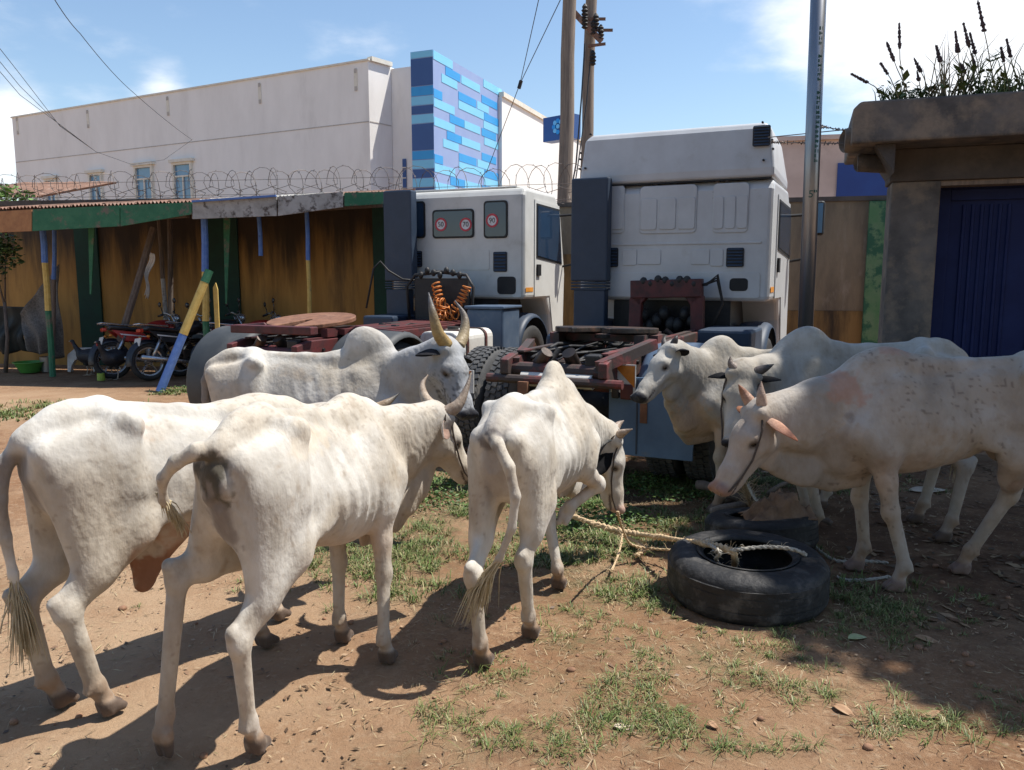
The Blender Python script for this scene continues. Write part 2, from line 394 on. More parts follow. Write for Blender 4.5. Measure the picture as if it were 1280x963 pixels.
def cattle_body(P, h):
    """P: pose and build in the animal's own frame (x forward, y left, z up, metres at scale 1). Returns mesh data, colours and the head frame."""
    head = P['head']; poll = np.array(head['poll'], float); F = unit(np.array(head['nose'], float) - poll)
    up = np.array(head.get('up', (0, 0, 1)), float)
    if abs(F.dot(unit(up))) > 0.97: up = np.array((1, 0, 0.2))
    S = unit(np.cross(up, F)); U = np.cross(F, S); hs = head.get('size', 1.0)
    H = lambda f, s_, u_: poll + (F * f + S * s_ + U * u_) * hs           # head frame: along the face, to its left, up out of the forehead
    pts = [np.array((-0.85, -0.38, -0.02)), np.array((0.78, 0.38, 1.5)), H(0, 0, 0) - 0.2, H(0, 0, 0) + 0.2, H(0.55, 0, 0) - 0.16, H(0.55, 0, 0) + 0.16]
    for L in P['legs'].values():
        for q in L['pts']: pts += [np.array(q) - 0.09, np.array(q) + 0.09]
    for q in P['tail']: pts += [np.array(q) - 0.07, np.array(q) + 0.07]
    lo = np.min(pts, 0); hi = np.max(pts, 0); lo[2] = -0.03
    fld = Field(lo, hi, h)
    lean = P.get('fat', 0.88)
    # trunk
    sl, X, Y, Z = fld.region((-0.85, -0.42, 0.4), (0.8, 0.42, 1.42))
    xc = np.clip(X, TORSO[0][0], TORSO[-1][0]); tp, bt, wd = interp_table(TORSO, xc)
    bt = bt + P.get('tuck', 0.0) * sstep(0.2, -0.4, xc)
    wd = wd * lean; zc = (tp + bt) / 2 - 0.02; hb = np.where(Z > zc, tp - zc, zc - bt); u = (Z - zc) / hb
    we = wd * (1 - 0.30 * np.clip(u, 0, 1) ** 1.4 * sstep(0.0, 0.1, u + 0.1)) * (1 + 0.02 * np.cos(u * 3))
    ff = np.sqrt((Y / we) ** 2 + u ** 2); dd = (ff - 1) * np.minimum(we, hb) * 0.85
    # ribs show faintly through the hide
    ribs = np.sin((X + (Z - 0.9) * 0.25) * 2 * np.pi / 0.085) * 0.0030 * P.get('ribs', 1.0) * sstep(-0.28, -0.1, X) * sstep(0.34, 0.2, X) * sstep(0.62, 0.75, Z) * sstep(1.16, 1.05, Z)
    dd = dd + ribs; ex = X - xc; dd = np.where(np.abs(ex) > 1e-6, np.sqrt(np.maximum(dd, 0) ** 2 + ex ** 2), dd)
    fld.merge(sl, np.broadcast_to(dd, fld.d[sl].shape).astype(np.float32), 0.02)
    # spine ridge, hook and pin bones, hollow before the hip
    fld.cone((-0.62, 0, 1.225), (-0.1, 0, 1.21), 0.032, 0.032, 0.035)
    fld.cone((-0.1, 0, 1.20), (0.3, 0, 1.20), 0.035, 0.06, 0.05)
    fld.cone((-0.70, 0, 1.16), (-0.55, 0, 1.225), 0.045, 0.05, 0.05)
    for s_ in (1, -1):
        fld.cone((-0.40, s_ * 0.165, 1.175), (-0.45, s_ * 0.02, 1.22), 0.045, 0.05, 0.05)
        fld.ball((-0.41, s_ * 0.172, 1.165), (0.075, 0.032, 0.05), 0.07)
        fld.cone((-0.40, s_ * 0.172, 1.15), (-0.40, s_ * 0.17, 0.93), 0.04, 0.045, 0.06); fld.cone((-0.38, s_ * 0.15, 0.74), (-0.22, s_ * 0.165, 0.80), 0.03, 0.04, 0.06, sq=((0, 1, 0), 2.0))
        fld.cone((-0.42, s_ * 0.155, 1.14), (-0.67, s_ * 0.095, 1.11), 0.042, 0.045, 0.05)
        fld.ball((-0.70, s_ * 0.09, 1.10), 0.045, 0.04)
        fld.ball((-0.19, s_ * P.get('hollow', 0.288), 1.08), (0.19, 0.08, 0.11), 0.15, sub=True)
        fld.ball((-0.54, s_ * 0.235, 1.14), (0.10, 0.06, 0.07), 0.11, sub=True)
    # hump, withers, brisket
    hu = P.get('hump', (0.30, 1.18, 0.17, 0.13, 0.085)); hy = P.get('hump_lean', 0.0)
    fld.ball((hu[0], hy, hu[1]), (hu[2], hu[4], hu[3]), 0.07, R=[unit((1, 0, -0.25)), (0, 1, 0), unit((0.25, 0, 1))])
    fld.ball((hu[0] - 0.05, hy * 1.5, hu[1] + hu[3] * 0.45), (hu[2] * 0.6, hu[4] * 0.7, hu[3] * 0.68), 0.08)
    fld.cone((0.12, 0, 1.19), (0.42, 0, 1.17), 0.06, 0.08, 0.06)
    fld.ball((0.52, 0, 0.73), (0.15, 0.125, 0.15), 0.07)
    # neck
    throat = H(0.10, 0, -0.125); nape = H(-0.02, 0, -0.045); ys = unit(np.cross(np.cross(F, (0, 0, 1)) if False else np.array((0, 1, 0)), (0, 0, 0.01)) + np.array((0, 1, 0)))
    mid_u = (np.array((0.42, 0, 1.08)) * 0.5 + nape * 0.5) + np.array((0, 0, P.get('crest', -0.01)))
    fld.cone((0.40, 0, 1.06), mid_u, 0.155, 0.105, 0.06, sq=((0, 1, 0), 1.25)); fld.cone(mid_u, nape, 0.105, 0.085, 0.05)
    mid_l = np.array((0.54, 0, 0.86)) * 0.5 + throat * 0.5
    fld.cone((0.52, 0, 0.88), mid_l, 0.16, 0.10, 0.07, sq=((0, 1, 0), 1.3)); fld.cone(mid_l, throat, 0.10, 0.058, 0.05)
    cm = (mid_u + mid_l) / 2; fld.cone((0.46, 0, 0.98), cm, 0.175, 0.115, 0.06, sq=((0, 1, 0), 1.2)); fld.cone(cm, (nape + throat) / 2, 0.115, 0.085, 0.05)
    # dewlap: a thin fold of skin from the throat down to between the forelegs
    dl = P.get('dewlap', 1.0); pa = H(0.16, 0, -0.13); br = np.array((0.56, 0, 0.64)); N = 7; last = None
    for i in range(N + 1):
        t = i / N; q = pa * (1 - t) + br * t; hang = 0.045 + 0.115 * dl * math.sin(math.pi * min(1, t * 1.05)) ** 0.8 * (0.5 + 0.6 * t)
        q = q + np.array((0.02 * math.sin(9 * t), 0.012 * math.sin(t * 14), -hang * 0.75))
        if last is not None: fld.cone(last[0], q, last[1], hang * 0.62, 0.04, sq=((0, 1, 0), 3.2))
        last = (q, hang * 0.62)
    fld.cone(br - np.array((0, 0, 0.06)), (0.40, 0, 0.56), 0.075, 0.03, 0.05, sq=((0, 1, 0), 1.9))
    # navel sheath
    sh = P.get('sheath', 0.0)
    if sh:
        sx = P.get('sheath_x', 0.0); sz = -0.28 * sx
        fld.cone((0.0 + sx, 0, 0.62 + sz), (-0.14 + sx, 0, 0.60 - sh + sz), 0.06, 0.016, 0.06, sq=((0, 1, 0), 1.8)); fld.cone((-0.14 + sx, 0, 0.60 - sh + sz), (-0.32 + sx * 0.4, 0, 0.72), 0.018, 0.03, 0.06, sq=((0, 1, 0), 1.5)); fld.cone((0.0 + sx, 0, 0.63 + sz), (-0.32 + sx * 0.4, 0, 0.73), 0.05, 0.04, 0.06, sq=((0, 1, 0), 1.8)); fld.cone((-0.07 + sx, 0, 0.62 + sz), (-0.14 + sx, 0, 0.62 - sh + sz), 0.085, 0.022, 0.05, sq=((0, 1, 0), 2.6))
    if P.get('scrotum'):
        fld.ball((-0.43, 0, 0.63), (0.05, 0.06, 0.085), 0.05)
    # legs
    for nm, L in P['legs'].items():
        s_ = 1 if nm[1] == 'L' else -1; p = [np.array(q, float) for q in L['pts']]
        lat = unit(L.get('lat', (0, 1, 0)))
        if nm[0] == 'F':
            elbow, knee, fet, hoof = p
            fld.cone((0.28, s_ * 0.115, 1.08), (0.47, s_ * 0.145, 0.86), 0.065, 0.085, 0.09, sq=((0, 1, 0), 1.25))
            fld.cone((0.47, s_ * 0.155, 0.86), elbow + (0.02, 0, 0.03), 0.085, 0.085, 0.05)
            fld.cone((0.25, s_ * 0.135, 0.95), elbow + (0, 0, 0.06), 0.07, 0.072, 0.08)
            k1 = elbow * 0.55 + knee * 0.45
            fld.cone(elbow, k1 + (0.0, 0, 0), 0.079, 0.056, 0.04, sq=(lat, 1.1)); fld.cone(k1, knee, 0.055, 0.041, 0.025)
            fld.ball(knee + (0.008, 0, 0.0), (0.048, 0.046, 0.06), 0.02)
            fld.cone(knee, fet, 0.039, 0.031, 0.022); bk = unit(np.cross(unit(fet - knee), lat)) * 0.018
            if bk[0] > 0: bk = -bk
            fld.cone(knee * 0.8 + fet * 0.2 + bk, fet + bk * 0.8, 0.021, 0.022, 0.012)
        else:
            stifle, hock, fet, hoof = p
            hip = np.array((-0.48, s_ * 0.115, 1.03)); but = np.array((-0.64, s_ * 0.085, 1.02))
            fld.cone(hip, stifle, 0.128, 0.074, 0.06, sq=((0, 1, 0), 1.35))
            fld.cone(but, (stifle * 0.38 + hock * 0.62) + (-0.015, 0, 0.05), 0.085, 0.054, 0.06, sq=((0, 1, 0), 1.15))
            fld.cone(hip + (-0.08, 0, -0.05), stifle * 0.6 + hock * 0.4 + (-0.03, 0, 0.03), 0.108, 0.068, 0.06, sq=((0, 1, 0), 1.25))
            gm = stifle * 0.45 + hock * 0.55; fld.cone(stifle, gm, 0.086, 0.064, 0.05, sq=(lat, 1.35)); fld.cone(gm, hock, 0.062, 0.041, 0.035, sq=(lat, 1.2))
            fld.ball(stifle + (0.015, 0, 0.03), (0.045, 0.045, 0.07), 0.05)
            fw = unit(np.cross(lat, unit(fet - hock)));
            if fw[0] > 0: fw = -fw
            # fw points backwards: the point of the hock and its tendon
            calc = hock + fw * 0.048 + (0, 0, 0.055); fld.cone(calc, hock + fw * 0.02, 0.027, 0.036, 0.02)
            te = stifle * 0.50 + but * 0.15 + hock * 0.35; fld.cone(calc, te, 0.015, 0.03, 0.03); fld.cone(calc * 0.55 + hock * 0.45, te * 0.7 + gm * 0.3, 0.017, 0.03, 0.03, sq=(lat, 1.6))
            fld.ball(hock, (0.051, 0.047, 0.064), 0.022)
            fld.cone(hock, fet, 0.042, 0.032, 0.022); fld.cone(hock * 0.85 + fet * 0.15 + fw * 0.022, fet + fw * 0.016, 0.02, 0.022, 0.012)
        # fetlock, pastern, cloven hoof, dew claws
        fld.ball(fet, (0.041, 0.041, 0.043), 0.016); ax = unit(hoof - fet)
        fw2 = np.array(L.get('toe', (1, 0, 0)), float); fw2 = unit(fw2 - np.array((0, 0, 1)) * fw2[2]) if not L.get('free') else unit(fw2)
        lt = unit(np.cross((0, 0, 1), fw2)) if not L.get('free') else lat
        cor = hoof - fw2 * 0.018 + (np.array((0, 0, 0.068)) if not L.get('free') else -ax * 0.05)
        fld.cone(fet, cor, 0.033, 0.036, 0.02)
        for q in (1, -1):
            if L.get('free'):
                a_, b_ = cor + lt * q * 0.02, hoof + lt * q * 0.021 + fw2 * 0.02
            else:
                a_, b_ = cor + lt * q * 0.021 + np.array((0, 0, -0.022)), np.array((hoof[0], hoof[1], 0.018)) + lt * q * 0.023 + fw2 * 0.042
            fld.cone(a_, b_, 0.033, 0.021, 0.006); 
            if not L.get('free'): fld.cone(a_ - (0, 0, 0.02), b_ * 0.4 + a_ * 0.6 - np.array((0, 0, 0.03)) - fw2 * 0.02, 0.028, 0.028, 0.008)
            fld.ball(fet - fw2 * 0.036 + lt * q * 0.018 - (0, 0, 0.02), 0.013, 0.01)
    # head
    q = [H(0.0, 0, -0.045), H(0.16, 0, -0.04)]
    fld.cone(q[0], q[1], 0.088 * hs, 0.088 * hs, 0.04, sq=(S, 0.93)); fld.cone(H(0.14, 0, -0.045), H(0.36, 0, -0.055), 0.086 * hs, 0.056 * hs, 0.04, sq=(S, 1.02))
    fld.cone(H(0.36, 0, -0.055), H(0.435, 0, -0.062), 0.055 * hs, 0.054 * hs, 0.03, sq=(S, 0.84))
    fld.cone(H(0.02, -0.05, 0.0), H(0.02, 0.05, 0.0), 0.045 * hs, 0.045 * hs, 0.04)
    fld.cone(H(0.11, 0, -0.135), H(0.37, 0, -0.11), 0.058 * hs, 0.034 * hs, 0.03, sq=(S, 1.05))
    fld.cone(H(0.37, 0, -0.11), H(0.425, 0, -0.105), 0.034 * hs, 0.03 * hs, 0.02, sq=(S, 0.8))
    for s_ in (1, -1):
        fld.ball(H(0.135, s_ * 0.05, -0.105), 0.058 * hs, 0.04); fld.ball(H(0.155, s_ * 0.078, -0.012), (0.030 * hs,) * 3, 0.03)
        fld.ball(H(0.20, s_ * 0.09, -0.055), 0.02 * hs, 0.03, sub=True); fld.cone(H(0.19, s_ * 0.072, -0.085), H(0.33, s_ * 0.042, -0.085), 0.026 * hs, 0.02 * hs, 0.03)
        fld.ball(H(0.462, s_ * 0.05, -0.04), 0.030 * hs, 0.02); fld.ball(H(0.492, s_ * 0.042, -0.035), 0.017 * hs, 0.012, sub=True)
        fld.cone(H(0.37, s_ * 0.078, -0.093), H(0.46, s_ * 0.066, -0.103), 0.012 * hs, 0.012 * hs, 0.01, sub=True)
        fld.ball(H(0.028, s_ * 0.085, 0.012), (0.034 * hs,) * 3, 0.02)
    # tail
    tl = [np.array(t_) for t_ in P['tail']]; fld.cone((-0.60, 0, 1.20), tl[0], 0.045, 0.036, 0.05); m = len(tl)
    for i in range(m - 1):
        r0, r1 = 0.034 - 0.02 * (i / (m - 1)), 0.034 - 0.02 * ((i + 1) / (m - 1)); fld.cone(tl[i], tl[i + 1], r0, r1, 0.02)
    for (c, r) in P.get('lumps', []): fld.ball(c, r, 0.02)
    # flat soles
    sl, X, Y, Z = fld.region(lo, (hi[0], hi[1], 0.06)); fld.d[sl] = np.maximum(fld.d[sl], -Z.astype(np.float32))
    V, Q = fld.surface()
    return V, Q, dict(H=H, F=F, S=S, U=U, hs=hs)

def smooth_verts(V, Q, it=2, lam=0.5):
    e = np.concatenate([Q[:, [0, 1]], Q[:, [1, 2]], Q[:, [2, 3]], Q[:, [3, 0]]])
    for _ in range(it):
        acc = np.zeros_like(V); cnt = np.zeros(len(V)); np.add.at(acc, e[:, 0], V[e[:, 1]]); np.add.at(acc, e[:, 1], V[e[:, 0]])
        np.add.at(cnt, e[:, 0], 1); np.add.at(cnt, e[:, 1], 1); V = V * (1 - lam) + lam * acc / np.maximum(cnt, 1)[:, None]
    return V

def color_mesh(name, V, Q, C):
    me = bpy.data.meshes.new(name); n, m = len(V), len(Q); k = Q.shape[1]
    me.vertices.add(n); me.vertices.foreach_set('co', np.asarray(V, np.float32).ravel())
    me.loops.add(m * k); me.loops.foreach_set('vertex_index', np.asarray(Q, np.int32).ravel())
    me.polygons.add(m); me.polygons.foreach_set('loop_start', np.arange(0, m * k, k, dtype=np.int32)); me.polygons.foreach_set('loop_total', np.full(m, k, np.int32))
    me.update(calc_edges=True); me.validate()
    if C is not None:
        a = me.attributes.new('Col', 'FLOAT_COLOR', 'POINT'); c4 = np.ones((n, 4), np.float32); c4[:, :3] = C; a.data.foreach_set('color', c4.ravel())
    me.polygons.foreach_set('use_smooth', np.ones(m, bool))
    return me

M_HIDE = mat('hide', (1.0, 1.0, 1.0), (0.74, 0.70, 0.65), rough=0.72, scale=11, lo=0.42, hi=0.78, bump=0.5, bscale=38, spec=0.22, attr=True, c3=None, sheen=0.12, stretch=(1, 1, 0.6))
M_HORN = mat('horn', (1.0, 0.98, 0.95), (0.66, 0.6, 0.54), rough=0.5, scale=30, bump=0.35, bscale=80, spec=0.4, attr=True, stretch=(1, 1, 1))
M_EAR = mat('ear', (1.0, 1.0, 1.0), (0.7, 0.68, 0.66), rough=0.85, scale=18, bump=0.3, spec=0.06, attr=True)
M_EYE = mat('eye', (0.012, 0.009, 0.008), (0.02, 0.014, 0.01), rough=0.12, spec=0.6, rvar=0.02)
M_SWITCH = mat('tail_hair', (0.42, 0.34, 0.20), (0.55, 0.47, 0.32), rough=0.7, scale=14)
M_ROPE = mat('rope', (0.42, 0.33, 0.22), (0.26, 0.2, 0.14), rough=0.9, scale=60, bump=0.6, bscale=160)
M_DROPE = mat('dark_rope', (0.06, 0.045, 0.035), (0.1, 0.075, 0.06), rough=0.9, scale=60, bump=0.5, bscale=160)

WHITE = np.array((0.60, 0.57, 0.515))
def leg_pose(nm, hoof, hock=None, knee=None, fet=None, stifle=None):
    s_ = 1 if nm[1] == 'L' else -1; h_ = np.array((hoof[0], hoof[1], 0.0))
    if nm[0] == 'F':
        elbow = np.array((0.35, s_ * 0.145, 0.73)); f = h_ + (-0.045, 0, 0.135) if fet is None else np.array(fet)
        kn = (elbow * 0.47 + f * 0.53) + (0.018, 0, 0.02) if knee is None else np.array(knee)
        return dict(pts=[elbow, kn, f, h_])
    st = np.array((-0.405, s_ * 0.145, 0.735)) if stifle is None else np.array(stifle); f = h_ + (-0.05, 0, 0.135) if fet is None else np.array(fet)
    st = st + np.array((0.15 * (hoof[0] + 0.52), 0.1 * (hoof[1] - s_ * 0.14), 0))
    hk = np.array((f[0] - 0.085 + 0.25 * (-0.57 - f[0]), f[1] * 0.75 + st[1] * 0.25, 0.475)) if hock is None else np.array(hock)
    return dict(pts=[st, hk, f, h_])

def ear_mesh(base, out, face, L=0.2, W=0.085, col=(0.75, 0.7, 0.62), inner=(0.5, 0.36, 0.3), droop=0.25, tipc=None):
    """leaf-shaped cupped ear of real thickness"""
    base, out, face = np.array(base), unit(out), np.array(face, float); face = unit(face - out * face.dot(out)); sd = np.cross(out, face)
    nu, nv = 12, 7; V = []; C = []
    for side in (0, 1):
        for i in range(nu + 1):
            t = i / nu; w = W * (0.36 + 0.64 * math.sin(math.pi * min(1, 0.16 + 0.60 * t))) * (1 - t ** 3.2) ** 0.75 * (0.62 + 0.38 * min(1, t * 3)); ce = base + out * (L * t) - np.array((0, 0, droop * L * t * t))
            for j in range(nv):
                v = -1 + 2 * j / (nv - 1); cup = 0.55 * w * (v * v - 0.6) * (1 - 0.5 * t)
                V.append(ce + sd * (w * v * 0.5 * (1 - 0.25 * (1 - t))) * 1.35 + face * (cup + (0.0045 if side else -0.0045) * (1 - 0.6 * v * v)))
                c = np.array(inner if side else col)
                if tipc is not None: c = c * (1 - t) + np.array(tipc) * t
                C.append(c * (0.9 + 0.1 * random.random()))
    row = nv; off = (nu + 1) * nv; Q = []
    for i in range(nu):
        for j in range(nv - 1):
            a = i * row + j; Q.append((a, a + 1, a + 1 + row, a + row)); b = off + a; Q.append((b, b + row, b + 1 + row, b + 1))
        for j in (0, nv - 1):
            a = i * row + j; qd = (a, a + row, off + a + row, off + a); Q.append(qd if j == 0 else qd[::-1])
    return np.array(V), np.array(Q), np.array(C)

def horn_mesh(path, r0, cbase, ctip):
    P_ = np.array(path, float); n = 26; t = np.linspace(0, len(P_) - 1, n); i = np.clip(t.astype(int), 0, len(P_) - 2)
    m = np.gradient(P_, axis=0); u = (t - i)[:, None]
    c = (2 * u**3 - 3 * u**2 + 1) * P_[i] + (u**3 - 2 * u**2 + u) * m[i] + (-2 * u**3 + 3 * u**2) * P_[i + 1] + (u**3 - u**2) * m[i + 1]
    s_ = np.linspace(0, 1, n); rr = [max(0.004, r0 * (1 - 0.12 * x - 0.82 * x ** 1.8)) * (1 + 0.035 * math.sin(x * 60) * (1 - x) ** 2) for x in s_]
    mb = MB(); mb.tube([Vector(p) for p in c], rr, 12); nv = len(mb.v)
    C = np.zeros((nv, 3))
    for k in range(nv):
        x = s_[min(k // 12, n - 1)]; w = float(sstep(0.25, 0.85, x)); C[k] = np.array(cbase) * (1 - w) + np.array(ctip) * w
    me = mb.mesh('horn'); a = me.attributes.new('Col', 'FLOAT_COLOR', 'POINT'); c4 = np.ones((nv, 4), np.float32); c4[:, :3] = C; a.data.foreach_set('color', c4.ravel())
    me.polygons.foreach_set('use_smooth', [True] * len(me.polygons)); return me

def cattle(P, label, h=0.012):
    """one animal: body, ears, horns, eyes, tail switch, halter"""
    random.seed(P.get('seed', 1))
    rz = math.pi / 2 - math.radians(P['heading']); sc = P['scale']; loc = Vector(P['loc'])
    root = empty('cow', loc, rz, label, 'cow', 'white humped cattle'); ln = P.get('len', 1.0); wd_ = P.get('wid', 0.88); root.scale = (sc * ln, sc * wd_, sc)
    M = Matrix.Translation(loc) @ Matrix.Rotation(rz, 4, 'Z') @ Matrix.Diagonal((sc * ln, sc * wd_, sc, 1)); Mi = M.inverted()
    L = lambda w: np.array(Mi @ Vector(w))                                    # world to the animal's frame
    legs = {}
    for nm, spec in P['hooves'].items():
        if isinstance(spec, dict): legs[nm] = spec['build'](L)
        else: legs[nm] = leg_pose(nm, L(spec)[:2])
    hd = dict(P['head']); hd['poll'] = L(hd['poll']) if hd.get('world', True) else hd['poll']; hd['nose'] = L(hd['nose']) if hd.get('world', True) else hd['nose']
    if 'upw' in hd: hd['up'] = np.array((M.to_3x3().inverted() @ Vector(hd['upw'])))
    sink = P.get('sink', 0.0); wf = lambda v: 1 - sink * sstep(-0.5, 0.3, v)      # lower forehand
    for kk in ('poll', 'nose'): hd[kk] = np.array(hd[kk], float); hd[kk][2] /= float(wf(hd[kk][0]))
    def warp(me):
        if sink:
            a = np.empty(len(me.vertices) * 3, np.float32); me.vertices.foreach_get('co', a); a = a.reshape(-1, 3); a[:, 2] *= wf(a[:, 0]); me.vertices.foreach_set('co', a.ravel()); me.update()
    Q_ = dict(P); Q_['legs'] = legs; Q_['head'] = hd
    V, Q, hf = cattle_body(Q_, h); H = hf['H']; hs = hf['hs']
    V = smooth_verts(V, Q, 2, 0.45)
    # loose folds of hide
    n1 = fbm(V * (1, 1, 0.55), 16, 3, P.get('seed', 1)) + 0.9 * (fbm(V * (1, 1, 0.7), 6.5, 2, P.get('seed', 1) + 31) - 0.5); dirn = V - np.array((0, 0, 0)); amp = 0.007 * sstep(0.45, 0.6, V[:, 2]) * sstep(0.75, 0.2, np.abs(V[:, 0] - 0.3) * 0.9)
    sgn = np.sign(V[:, 1])[:, None] * np.array((0, 1, 0)); V = V + sgn * ((n1 - 0.5) * amp * sstep(0.02, 0.08, np.abs(V[:, 1])))[:, None]
    # creases that run down the neck
    nk = sstep(0.36, 0.5, V[:, 0]) * sstep(0.03, 0.07, np.abs(V[:, 1])) * sstep(0.55, 0.7, V[:, 2]); nkz = (np.linalg.norm(V - H(0.2, 0, -0.06), axis=1) > 0.27 * hs)
    cr = np.sin((V[:, 0] * 1.0 + V[:, 2] * 0.35 + 0.25 * (fbm(V, 5, 2, 4) - 0.5)) * 2 * np.pi / 0.052); V = V + sgn * ((np.abs(cr) - 0.6) * 0.0042 * nk * nkz * sstep(0.35, 0.6, fbm(V, 6, 2, 8)))[:, None]
    # colours of the coat, with some soil bounce and tree shade put in
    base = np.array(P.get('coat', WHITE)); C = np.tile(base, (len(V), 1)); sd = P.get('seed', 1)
    def blend(c, w): 
        nonlocal C
        w = np.clip(w, 0, 1)[:, None]; C = C * (1 - w) + np.array(c) * w
    nz, nf, nl = fbm(V, 9, 4, sd + 3), fbm(V, 30, 3, sd + 5), fbm(V, 3.2, 3, sd + 9)
    x, y, z = V[:, 0], V[:, 1], V[:, 2]
    blend(base * np.array((0.80, 0.72, 0.61)), sstep(0.42, 0.62, nl) * 0.6); blend(base * np.array((0.66, 0.64, 0.62)), sstep(0.50, 0.66, fbm(V * (1, 1, 0.5), 5, 4, sd + 21)) * 0.6)
    blend((0.56, 0.41, 0.30), sstep(0.80, 0.60, z) * sstep(0.5, 0.56, z) * 0.45 * sstep(0.55, 0.4, np.abs(x - 0.05)))  # bare belly skin, with light reflected off the red soil put into the tan
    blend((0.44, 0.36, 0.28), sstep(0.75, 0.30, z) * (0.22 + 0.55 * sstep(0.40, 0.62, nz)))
    blend((0.40, 0.35, 0.29), sstep(-0.5, -0.75, x) * sstep(1.15, 0.9, z) * sstep(0.38, 0.6, nz) * 0.6)
    spk0 = vnoise(V, 60, sd + 2); blend((0.20, 0.155, 0.12), sstep(0.74, 0.86, spk0) * P.get('flecks', 0.4) * sstep(0.42, 0.58, nl))
    blend((0.30, 0.20, 0.13), sstep(0.24, 0.08, z) * (0.4 + 0.6 * sstep(0.4, 0.58, nz)))
    blend(P.get('hoofc', (0.12, 0.085, 0.065)), sstep(0.075, 0.055, z))
    dirt = P.get('dirt', 0.5); blend((0.36, 0.29, 0.22), sstep(0.60, 0.74, nf * 0.6 + nz * 0.4) * dirt * 0.75)
    # bare grey skin under the tail
    blend((0.20, 0.18, 0.17), sstep(-0.66, -0.72, x) * sstep(0.075, 0.03, np.abs(y)) * sstep(0.72, 0.82, z) * sstep(1.13, 1.08, z) * 0.85)
    for (c, r, col_, st) in P.get('spots', []):
        dd = np.linalg.norm((V - np.array(c)) / np.array(r), axis=1) + (nz - 0.5) * 1.6 + (nf - 0.5) * 1.2; blend(col_, sstep(1.05, 0.6, dd) * st)
    hp = V - H(0, 0, 0); f_, s2, u_ = (hp @ hf['F']) / hs, (hp @ hf['S']) / hs, (hp @ hf['U']) / hs
    inh = (np.abs(s2) < 0.14) & (u_ > -0.22) & (u_ < 0.09) & (f_ > -0.05)
    if 'headc' in P: blend(P['headc'][0], np.where(inh, 1, 0) * sstep(-0.05, 0.08, f_) * P['headc'][1] * (0.6 + 0.4 * sstep(0.4, 0.6, nf)))
    if 'neckc' in P: blend(P['neckc'][0], sstep(0.30, 0.62, x + 0.1 * (nz - 0.5)) * sstep(0.5, 0.7, z) * P['neckc'][1])
    if P.get('speckle'):
        spk = vnoise(V, 85, sd); blend((0.05, 0.05, 0.055), np.where(inh, 1, 0) * sstep(0.60, 0.72, spk) * sstep(0.02, 0.3, f_) * P['speckle'])
    mz = P.get('muzzle', (0.025, 0.025, 0.03)); blend(mz, np.where(inh, 1, 0) * sstep(0.415, 0.45, f_ + 0.03 * (nz - 0.5)) * (sstep(-0.12, -0.085, u_) * 0.6 + 0.4))
    for s_ in (1, -1):
        de = np.sqrt(((f_ - 0.172) / 1.35) ** 2 + (s2 - s_ * 0.082) ** 2 + (u_ + 0.035) ** 2); blend((0.07, 0.055, 0.05), np.where(inh, 1, 0) * sstep(0.036, 0.018, de) * 0.9)
        dm = np.abs(u_ + 0.100 + 0.10 * (f_ - 0.40)); blend((0.07, 0.05, 0.045), np.where(inh, 1, 0) * sstep(0.007, 0.002, dm) * sstep(0.33, 0.36, f_) * (np.abs(s2) > 0.02))
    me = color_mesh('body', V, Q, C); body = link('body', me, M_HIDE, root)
    S, F, U = hf['S'], hf['F'], hf['U']
    for s_ in (1, -1):
        eb = MB().ball(H(0.174, s_ * 0.077, -0.036), 0.0215 * hs, 12, 8); eb.build('eye', M_EYE, root, smooth=True)
        e = P['ears'][0 if s_ == 1 else 1]
        out = S * s_ * e.get('side', 1.0) + F * e.get('f', -0.15) + U * e.get('u', -0.1); fc = F * e.get('ff', 0.8) + U * e.get('fu', -0.3) + S * s_ * e.get('fs', 0.0)
        Ve, Qe, Ce = ear_mesh(H(0.035, s_ * 0.082, -0.035), out, fc, e.get('L', 0.19) * hs, e.get('W', 0.085) * hs, e.get('col', base), e.get('inner', (0.45, 0.33, 0.28)), e.get('droop', 0.15), e.get('tip'))
        link('ear', color_mesh('ear', Ve, Qe, Ce), M_EAR, root)
        hn = P['horns'][0 if s_ == 1 else 1]
        if hn: 
            pth = [H(f0, s_ * s0, u0) for (f0, s0, u0) in hn['path']]
            link('horn', horn_mesh(pth, hn.get('r', 0.032) * hs, hn.get('base', (0.42, 0.32, 0.22)), hn.get('tip', (0.05, 0.045, 0.04))), M_HORN, root)
    # switch of long hairs at the end of the tail
    tl = [np.array(t_) for t_ in P['tail']]; e = tl[-1]; dr = unit(tl[-1] - tl[-2]); mb = MB(); sw = P.get('switch', 0.26)
    for k in range(150):
        a = random.uniform(0, 6.28); rr = 0.014 * math.sqrt(random.random()); o = e - dr * random.uniform(0.0, 0.12) + np.array((math.cos(a) * rr, math.sin(a) * rr, 0))
        sp = np.array((random.gauss(0, 0.16), random.gauss(0, 0.16), random.gauss(0, 0.1))); Ls = sw * random.uniform(0.55, 1.05)
        p1 = o + (dr + sp * 0.9) * Ls * 0.45; p2 = o + (dr * 0.75 + np.array((0, 0, -0.35)) + sp * 0.75) * Ls
        mb.tube([o, p1, p2], [0.0035, 0.003, 0.0008], 3, cap=False)
    mb.build('tail_switch', P.get('switchmat', M_SWITCH), root, smooth=True)
